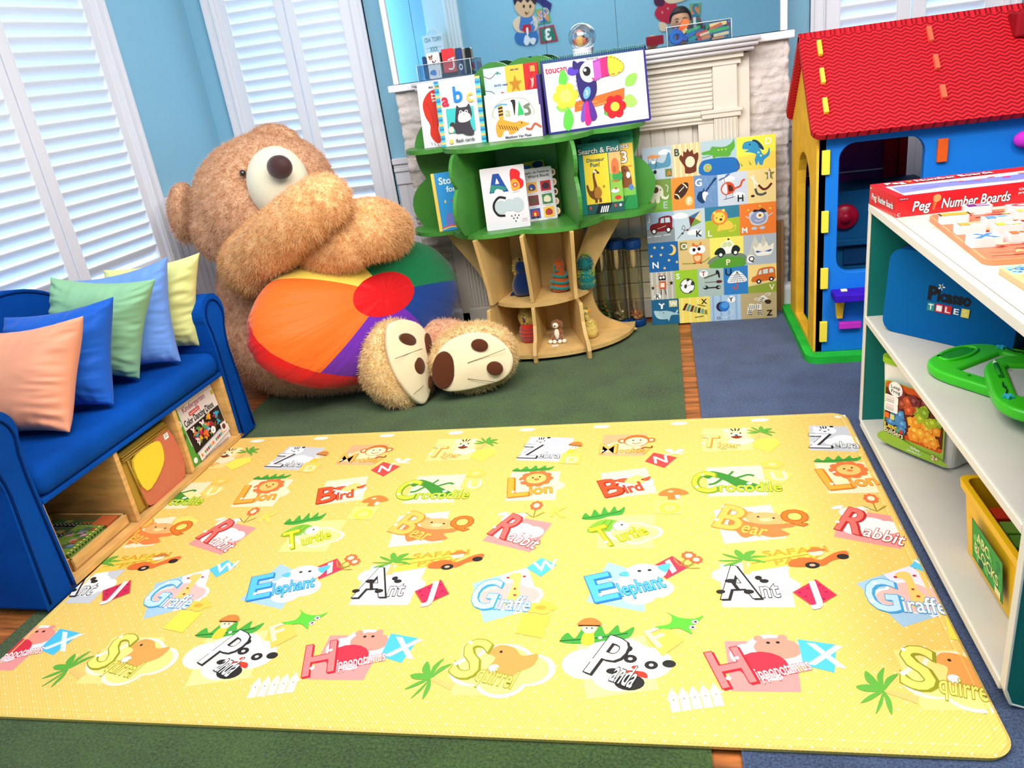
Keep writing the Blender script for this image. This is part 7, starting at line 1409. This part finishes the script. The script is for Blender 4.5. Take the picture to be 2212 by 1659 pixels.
so1 = patch([(842, 700), (870, 690), (905, 700), (925, 730), (930, 770), (932, 815), (928, 850), (915, 873), (893, 862), (868, 832), (850, 800), (838, 760), (836, 722)], s1c, n1, .012, .010, m_suede, 'sole', None, dome=.020); bp_(so1)
so2 = patch([(942, 795), (945, 765), (962, 742), (990, 726), (1025, 718), (1062, 724), (1092, 745), (1108, 772), (1104, 800), (1085, 820), (1050, 832), (1005, 843), (965, 845), (946, 830)], s2c, n2, .014, .010, m_suede, 'sole', None, dome=.016); bp_(so2)
def pads(lst, c, n, lift, root):
    for (x, y, rx, ry, rot) in lst:
        px = [(x + rx * math.cos(t) * math.cos(rot) - ry * math.sin(t) * math.sin(rot), y + rx * math.cos(t) * math.sin(rot) + ry * math.sin(t) * math.cos(rot)) for t in [i * PI / 6 for i in range(12)]]
        o = patch(px, c, n, lift, .005, m_pad, 'pad', None, 2, dome=.004); o.parent = root; o.matrix_parent_inverse = Matrix.Translation(Vector(bear.location)) @ Matrix() if False else root.matrix_parent_inverse.copy() if False else Matrix()
pads([(882, 733, 18, 12, .45), (906, 790, 11.5, 18.5, -.15)], s1c, n1, .038, so1); pads([(926, 745, 7, 26, -.12), (930, 824, 4, 16, .05)], s1c, n1, .026, so1)
pads([(958, 800, 25, 41, .05)], s2c, n2, .030, so2); pads([(1036, 746, 18.5, 13.5, .15), (1069, 796, 18, 15, .2)], s2c, n2, .040, so2)
def seam(px, c, n, lift, root):
    b = MB(); b.tube([on_plane(x, y, c + n * lift, n) for x, y in px], .0011, m_pad, 6); o = b.build('seam'); o.parent = root
seam([(853, 775), (885, 763), (912, 753)], s1c, n1, .040, so1); seam([(893, 852), (905, 842), (915, 833)], s1c, n1, .036, so1)
seam([(1010, 784), (1050, 770), (1092, 754)], s2c, n2, .042, so2); seam([(1010, 818), (1040, 822), (1068, 825)], s2c, n2, .034, so2)
# head
hc = Vector((-1.745, 3.26, .830)); b = MB()
Rh = Matrix.Rotation(-.28, 3, 'Y')
b.ball(hc, (.325, .29, .272), F_head, 18, Rh); b.ball(hc + Vector((.02, -.12, -.03)), (.25, .20, .22), F_head, 14, Rh); b.ball(hc + Vector((-.13, -.10, -.10)), (.18, .17, .16), F_head, 12)
head = bp_(union(b, 'head', F_head, .014, 14)); fur(head, 38000, .017, 11, drop=-.2)
b = MB(); c_ = A3(399, 458, 3.22); Re = Matrix.Rotation(.16, 3, 'Y'); b.ball(c_, (.058, .085, .135), F_head, 12, Re); ear = bp_(union(b, 'ear', F_head, .012, 6)); fur(ear, 6000, .016, 12)
b = MB(); c_ = A3(592, 312, 3.28); b.ball(c_, (.125, .060, .085), F_head, 12, Matrix.Rotation(.12, 3, 'Y')); ear = bp_(union(b, 'ear', F_head, .012, 6)); fur(ear, 6500, .016, 13)
mc = A3(601, 396, 3.0); b = MB(); b.ball(mc, (.128, .10, .146), m_muz, 18, Matrix.Rotation(.15, 3, 'Y')); mz = bp_(b.build('muzzle'))
nc = A3(604, 361, 2.885); b = MB(); b.ball(nc, (.052, .034, .046), m_nose, 14); bp_(b.build('nose'))
ec = A3(524, 374, 2.985); b = MB(); b.ball(ec, .0135, m_eye, 12); bp_(b.build('eye'))
# arms folded across the muzzle
b = MB(); P1 = [A3(556, 566, 2.92), A3(585, 528, 2.84), A3(630, 486, 2.79), A3(670, 455, 2.78), A3(700, 434, 2.79)]
b.tube([(-1.80, 3.12, .58)] + [tuple(p) for p in P1], [.15, .137, .118, .110, .112, .098], F_arm, 16); b.ball(P1[0], .138, F_arm, 12); b.ball(P1[-1], .106, F_arm, 12)
arm1 = bp_(union(b, 'arm', F_arm, .012, 6)); fur(arm1, 21000, .019, 15)
b = MB(); P2 = [A3(662, 560, 2.97), A3(710, 534, 2.92), A3(755, 510, 2.90), A3(796, 492, 2.92)]
b.tube([tuple(p) for p in P2] + [(-1.16, 3.12, .66), (-1.35, 3.24, .66)], [.100, .122, .124, .122, .12, .10], F_arm, 16); b.ball(P2[0], .100, F_arm, 12); b.ball(P2[-1], .122, F_arm, 12)
arm2 = bp_(union(b, 'arm', F_arm, .012, 6)); fur(arm2, 19000, .019, 16)

# ------------------------------------------------------------------ rainbow beanbag in its lap
def bag_mat():
    m = M('beanbag_cloth', (240, 120, 40), .5, sheen=.25, spec=.25); nt = m.node_tree; N = nt.nodes; L = nt.links; b = N['Principled BSDF']
    tc = N.new('ShaderNodeTexCoord'); vm = N.new('ShaderNodeVectorMath'); vm.operation = 'NORMALIZE'; sc_ = N.new('ShaderNodeVectorMath'); sc_.operation = 'MULTIPLY'; sc_.inputs[1].default_value = (1 / .535, 1 / .30, 1 / .21)
    L.new(tc.outputs['Object'], sc_.inputs[0]); L.new(sc_.outputs[0], vm.inputs[0]); sx = N.new('ShaderNodeSeparateXYZ'); L.new(vm.outputs[0], sx.inputs[0])
    at = N.new('ShaderNodeMath'); at.operation = 'ARCTAN2'; L.new(sx.outputs[1], at.inputs[0]); L.new(sx.outputs[0], at.inputs[1])
    n = N.new('ShaderNodeMath'); n.operation = 'MULTIPLY_ADD'; n.inputs[1].default_value = 1 / (2 * PI); n.inputs[2].default_value = 1; L.new(at.outputs[0], n.inputs[0])
    f = N.new('ShaderNodeMath'); f.operation = 'FRACT'; L.new(n.outputs[0], f.inputs[0])
    r = N.new('ShaderNodeValToRGB'); r.color_ramp.interpolation = 'CONSTANT'; e = r.color_ramp.elements
    e[0].position = 0; e[0].color = lin((8, 120, 70)); e[1].position = 95 / 360; e[1].color = lin((250, 216, 90))
    for a, c in ((128, (246, 110, 30)), (222, (110, 40, 176)), (292, (10, 60, 140)), (350, (8, 120, 70))):
        q = e.new(a / 360); q.color = lin(c)
    L.new(f.outputs[0], r.inputs[0])
    def mask(a, thr, op):
        k = N.new('ShaderNodeMath'); k.operation = op; k.inputs[1].default_value = thr; L.new(a, k.inputs[0]); return k.outputs[0]
    def mix(fac, a, c):
        x = N.new('ShaderNodeMix'); x.data_type = 'RGBA'; L.new(fac, x.inputs[0]); L.new(a, x.inputs[6]); x.inputs[7].default_value = lin(c); return x.outputs[2]
    o = mix(mask(sx.outputs[2], .955, 'GREATER_THAN'), r.outputs[0], (222, 8, 20))
    # lower round panel, offset to one side
    dn = N.new('ShaderNodeVectorMath'); dn.operation = 'DOT_PRODUCT'; dn.inputs[1].default_value = Vector((-.50, -.42, -.76)).normalized(); L.new(vm.outputs[0], dn.inputs[0])
    o = mix(mask(dn.outputs['Value'], .30, 'GREATER_THAN'), o, (222, 14, 16)); L.new(o, b.inputs['Base Color'])
    cb = N.new('ShaderNodeCombineXYZ'); k7 = N.new('ShaderNodeMath'); k7.operation = 'MULTIPLY'; k7.inputs[1].default_value = 5; L.new(at.outputs[0], k7.inputs[0]); L.new(k7.outputs[0], cb.inputs[0]); L.new(sx.outputs[2], cb.inputs[1])
    t = N.new('ShaderNodeTexNoise'); t.inputs['Scale'].default_value = 1.3; t.inputs['Detail'].default_value = 3; L.new(cb.outputs[0], t.inputs[0])
    bp = N.new('ShaderNodeBump'); bp.inputs['Strength'].default_value = .8; bp.inputs['Distance'].default_value = .04; zz = N.new('ShaderNodeMath'); zz.operation = 'MULTIPLY_ADD'; zz.inputs[1].default_value = -1; zz.inputs[2].default_value = .97; L.new(sx.outputs[2], zz.inputs[0]); cl = N.new('ShaderNodeMath'); cl.operation = 'MULTIPLY'; cl.use_clamp = True; L.new(zz.outputs[0], cl.inputs[0]); L.new(t.outputs[0], cl.inputs[1]); L.new(cl.outputs[0], bp.inputs['Height']); L.new(bp.outputs[0], b.inputs['Normal'])
    return m
bc = A3(783, 668, 3.03); bw_ = ((EYE - bc).normalized() + RT * .60 + UP * .40).normalized(); bu, bv = frame(bw_)
b = MB(); n_, m_ = 96, 48; rs = []
for i in range(1, m_):
    t = PI * i / m_; ring = []
    for k in range(n_):
        a = 2 * PI * k / n_; x, y, z = math.sin(t) * math.cos(a), math.sin(t) * math.sin(a), math.cos(t)
        w = 1 + .020 * noise.noise(Vector((4 * math.cos(a), 4 * math.sin(a), t * 1.2))) + .008 * math.sin(t) * noise.noise(Vector((11 * math.cos(a), 11 * math.sin(a), t * 1.5))) - (.012 * math.exp(-((t - .30) / .05) ** 2)) + .035 * noise.noise(Vector((x * 1.6, y * 1.6, z + 3)))
        ring.append((x * .535 * w, y * .30 * w, z * .21 * w))
    rs.append(ring)
b.rings(rs, bag_mat()); bag_ = b.build('beanbag'); Mb = Matrix((bu, bv, bw_)).transposed().to_4x4(); Mb.translation = bc; bag_.matrix_world = Mb
tag(bag_, 'round rainbow segmented beanbag with a red centre in the lap of the teddy bear', 'beanbag')
# ------------------------------------------------------------------ the side of the room the mirror shows (behind the camera)
VY = 2 * 3.69 + 1.295                     # mirrored distance of the wall behind
def vm(x, y): p = aty(x, y, VY); return p.x, p.z
m_wb = M('door_white', (240, 246, 250), .4)
b = MB(); xa, _ = vm(915, 0); xb, _ = vm(955, 0); xc, _ = vm(986, 0)
b.box(xa - .02, xb, -1.30, -1.285, 0, 2.3, M('door_pale', (214, 238, 244), .5)); struct(b, 'door_1', bevel=.003)
b = MB(); b.box(xb, xc, -1.30, -1.275, 0, 2.35, m_wb)
for k in range(4): b.box(xb + .012 + k * (xc - xb) / 4.2, xb + .026 + k * (xc - xb) / 4.2, -1.276, -1.266, 0, 2.35, m_wb)
struct(b, 'trim_19', bevel=.002)
# first aid case hanging on the door
p0, p1 = vm(922, 118), vm(958, 72); b = MB(); b.box(p0[0], p1[0], -1.2845, -1.22, p0[1] - .1, p1[1], M('case_white', (244, 248, 250), .4))
pr = Pr(b, (p1[0], -1.22, p0[1] - .1), (-1, 0, 0), (0, 0, 1)); w = p1[0] - p0[0]; h = p1[1] - p0[1] + .1
pr.text('FIRST AID', w * .08, h * .76, .045, (60, 150, 160), w=w * .84); pr.rect(w * .1, h * .55, w * .9, h * .56, (60, 120, 130)); pr.text('XXX', w * .3, h * .42, .05, (60, 150, 160), w=w * .4); pr.rect(w * .1, h * .36, w * .9, h * .37, (60, 120, 130))
b.tube([(p0[0] + w * .2, -1.25, p1[1]), (p0[0] + w * .35, -1.25, p1[1] + .05), (p0[0] + w * .65, -1.25, p1[1] + .05), (p0[0] + w * .8, -1.25, p1[1])], .008, M('case_white'), 8)
tag(b.build('first_aid_case'), 'white first aid case by the door, seen only in the mirror', 'case')
# painted wooden wall figures
def cutout(name, label, shapes, flip=1):
    """shapes: (colour, outline in mirror pixels, extra height)"""
    b = MB()
    for i, (c, pts, hgt) in enumerate(shapes):
        w_ = [vm(x, y) for x, y in (smooth_closed(pts, 4) if hgt != 9 else pts)]
        if hgt == 9: hgt = .006
        b.prism(w_, (0, -1.2995 + .0, 0), (1, 0, 0), (0, 0, 1), (0, .012 + i * .0012, 0), ink(C[c] if isinstance(c, str) else c))
    return b, name, label
skin, skin2 = (232, 190, 150), (246, 214, 180)
b, n_, l_ = cutout('wall_figure', '', [((60, 120, 190), [(1112, 78), (1122, 66), (1150, 62), (1162, 74), (1160, 92), (1140, 98), (1118, 94)], 0), (skin2, [(1108, 52), (1114, 40), (1126, 34), (1150, 34), (1162, 44), (1160, 62), (1150, 68), (1120, 70)], 0), ((70, 130, 200), [(1124, 44), (1128, 30), (1146, 30), (1152, 44), (1154, 66), (1124, 66)], 0),
    (skin, [(1114, -6), (1112, 16), (1122, 32), (1136, 38), (1150, 32), (1156, 12), (1152, -8)], 0), ((50, 34, 60), [(1110, -14), (1112, 12), (1118, 2), (1126, 6), (1132, -2), (1140, 6), (1146, 0), (1156, 10), (1158, -12), (1134, -30)], 0), ((200, 40, 60), [(1130, 54), (1146, 52), (1148, 66), (1138, 72), (1128, 66)], 9), ((236, 240, 246), [(1136, 76), (1146, 84), (1140, 98), (1132, 92)], 0), ((236, 240, 246), [(1148, 82), (1158, 84), (1154, 96), (1146, 92)], 0),
    ('w', [(1137, 62), (1141, 60), (1142, 74), (1139, 76)], 0), ('k', [(1130, 12), (1133, 10), (1134, 15), (1131, 17)], 0), ('k', [(1144, 12), (1147, 10), (1148, 15), (1145, 17)], 0), ((120, 30, 40), [(1134, 25), (1140, 28), (1143, 24), (1138, 31)], 0)])
tag(b.build(n_), 'cut out wall figure of a child in blue overalls, seen in the mirror', 'wall decoration')
def cube(name, label, q, c1, c2, ch, c3):
    b = MB(); w_ = [vm(*p) for p in q]; b.prism(w_, (0, -1.2995, 0), (1, 0, 0), (0, 0, 1), (0, .011, 0), ink(c1)); ctr = Vector((sum(p[0] for p in w_) / 4, sum(p[1] for p in w_) / 4))
    b.prism([tuple(ctr + (Vector(p) - ctr) * .8) for p in w_], (0, -1.288, 0), (1, 0, 0), (0, 0, 1), (0, .002, 0), ink(c2))
    pr = Pr(b, (ctr.x, -1.286, ctr.y), (-1, 0, 0), (0, 0, 1)); pr.text(ch, 0, -.055, .11, c3, center=True, off=.05); tag(b.build(name), label, 'wall decoration')
cube('wall_block', 'cut out orange block with a blue 2 beside the boy figure in the mirror', [(1157, 20), (1184, 17), (1190, 48), (1162, 53)], (90, 190, 120), (240, 150, 90), '2', (50, 120, 180))
cube('wall_block', 'cut out green block with a white 3 below the orange one in the mirror', [(1164, 60), (1196, 53), (1206, 88), (1168, 94)], (190, 60, 80), (40, 130, 110), '3', 'w')
b = MB(); w_ = [vm(x, y) for x, y in ((1152, -4), (1160, -14), (1192, 8), (1188, 26))]; b.prism(w_, (0, -1.2995, 0), (1, 0, 0), (0, 0, 1), (0, .014, 0), ink((50, 50, 120)))
c_ = vm(1172, 4); c2_ = vm(1188, 18); pr = Pr(b, (c2_[0] - .0, -1.285, c2_[1] - .03), (-1, 0, 0), (0, 0, 1)); pr.text('COUNT', 0, .0, .07, (200, 214, 240), w=.22, rot=-.65); tag(b.build('wall_banner'), 'navy cut out banner above the orange block in the mirror', 'wall decoration')
b, n_, l_ = cutout('wall_figure', '', [((206, 40, 70), [(1414, 30), (1424, 12), (1450, 2), (1466, 20), (1462, 46), (1440, 50), (1424, 44)], 0), ((90, 30, 70), [(1413, -2), (1420, -14), (1434, -10), (1434, 10), (1422, 14), (1414, 8)], 0), (skin2, [(1430, -20), (1440, 6), (1470, 4), (1490, -10), (1460, -30)], 0), (skin2, [(1424, 48), (1440, 52), (1440, 66), (1426, 66)], 0), ((240, 150, 150), [(1428, 26), (1432, 24), (1432, 30)], 0), ((240, 150, 150), [(1440, 18), (1444, 16), (1444, 22)], 0)])
tag(b.build(n_), 'cut out wall figure in a red spotted dress behind the woman in the mirror', 'wall decoration')
cube('wall_block', 'cut out orange block with a blue 2 beside the woman in the mirror', [(1490, 8), (1514, 6), (1512, 36), (1490, 36)], (90, 190, 120), (240, 150, 90), '2', (60, 140, 170))
cube('wall_block', 'cut out red and green block behind the shoulder of the woman in the mirror', [(1480, 40), (1512, 38), (1520, 60), (1490, 62)], (190, 60, 80), (60, 130, 100), '1', 'w')

# woman holding the phone that takes the picture; she stands behind the camera and shows in the mirror
per = empty('person', (.20, -.36, 0), 0, 'woman with dark tied back hair and black top looking down in the mirror', 'person')
PY = 2 * 3.69
def vp_(x, y, Yr): p = aty(x, y, PY - Yr); return Vector((p.x, Yr, p.z))
m_skin = M('skin', (206, 150, 120), .55, spec=.3); m_hair = M('hair_dark', (34, 22, 24), .5, bump=(60, .4, .004), stretch=(1, 1, .2)); m_top = M('top_black', (22, 22, 26), .85)
hcn = vp_(1470, 48, -.34); b = MB()
sh_z = hcn.z - .30
b.ball(hcn, (.082, .098, .112), m_skin, 14); b.ball(hcn + Vector((0, .03, -.05)), (.055, .065, .06), m_skin, 12)
b.tube([hcn + Vector((0, -.02, -.08)), hcn + Vector((0, -.04, -.17))], [.055, .06], m_skin, 12)
b.ball(hcn + Vector((0, .103, -.012)), (.014, .020, .026), m_skin, 8)                           # nose
for sx in (-1, 1): b.ball(hcn + Vector((sx * .082, -.01, -.01)), (.012, .02, .028), m_skin, 8)      # ears
hd_ = union(b, 'head', m_skin, .006, 3); wparent(hd_, per)
b = MB(); b.ball(hcn + Vector((0, -.018, .026)), (.098, .106, .108), m_hair, 14)
for v in b.bm.verts:
    d = v.co - hcn
    if d.y > .0: v.co.y = hcn.y + d.y * (1 if d.z > .062 else .15 + .0 * d.z)
b.ball(hcn + Vector((0, -.09, .09)), .045, m_hair, 10); hr = b.build('hair'); wparent(hr, per)
for sx in (-1, 1):
    b = MB(); b.ball(hcn + Vector((sx * .032, .090, .008)), (.014, .008, .005), M('eye_dark', (30, 20, 20), .3), 8); wparent(b.build('eye'), per)
    b = MB(); b.tube([hcn + Vector((sx * .016, .094, .026)), hcn + Vector((sx * .034, .093, .032)), hcn + Vector((sx * .052, .082, .026))], .0028, m_hair, 6); wparent(b.build('eyebrow'), per)
b = MB(); b.tube([hcn + Vector((-.022, .092, -.052)), hcn + Vector((0, .097, -.050)), hcn + Vector((.022, .092, -.052))], .005, M('lips', (170, 80, 80), .4), 8); wparent(b.build('mouth'), per)
b = MB(); hx, hy = hcn.x, hcn.y
b.ball((hx, hy - .06, sh_z - .25), (.17, .11, .30), m_top, 12); b.ball((hx, hy - .06, sh_z + .02), (.19, .09, .08), m_top, 12); b.ball((hx, hy - .08, sh_z - .52), (.18, .12, .14), m_top, 12)
hand = Vector((-.045, -.075, 1.215))
b.tube([(hx - .17, hy - .05, sh_z + .0), (hx - .26, hy - .02, sh_z - .20), (hx - .27, hy + .06, sh_z - .24), hand + Vector((-.045, -.06, -.045))], [.062, .052, .045, .034], m_top, 12)
b.tube([(hx + .17, hy - .05, sh_z + .0), (hx + .24, hy - .04, sh_z - .22), (hx + .22, hy + .02, sh_z - .42)], [.062, .05, .045], m_top, 12)
wparent(union(b, 'top', m_top, .012, 6), per)
b = MB(); b.tube([(hx - .08, hy - .08, sh_z - .5), (hx - .09, hy - .06, .45), (hx - .09, hy - .06, .06)], [.10, .065, .05], M('trousers_blue', (50, 60, 90), .8), 12); b.tube([(hx + .08, hy - .08, sh_z - .5), (hx + .09, hy - .06, .45), (hx + .09, hy - .06, .06)], [.10, .065, .05], M('trousers_blue'), 12); wparent(b.build('trousers'), per)
for sx in (-1, 1):
    b = MB(); b.ball((hx + sx * .09, hy - .02, .035), (.045, .12, .04), m_top, 10); wparent(b.build('shoe'), per)
# hand with five fingers closed on the phone
b = MB(); b.ball(hand, (.042, .016, .046), m_skin, 10); b.tube([hand + Vector((-.02, -.03, -.035)), hand], [.026, .026], m_skin, 10)
for k, (dx, ln) in enumerate(((.030, .055), (.010, .062), (-.010, .058), (-.030, .046))):
    a_ = hand + Vector((dx, 0, .030)); b.tube([a_, a_ + Vector((0, .012, ln * .5)), a_ + Vector((0, .034, ln * .62)), a_ + Vector((0, .044, ln * .4))], [.010, .0095, .009, .008], m_skin, 8)
b.tube([hand + Vector((.034, .0, -.02)), hand + Vector((.058, .014, .0)), hand + Vector((.062, .034, .016))], [.012, .010, .009], m_skin, 8)
wparent(union(b, 'hand', m_skin, .0045, 3), per)
b = MB(); b.prism(rrect(.15, .074, .012, 4, hand.x + .03, hand.z + .028), (0, -.036, 0), (1, 0, 0), (0, 0, 1), (0, .008, 0), M('phone_red', (150, 20, 40), .3)); tag(b.build('phone'), 'slim dark red phone held up by the woman in the mirror', 'phone')
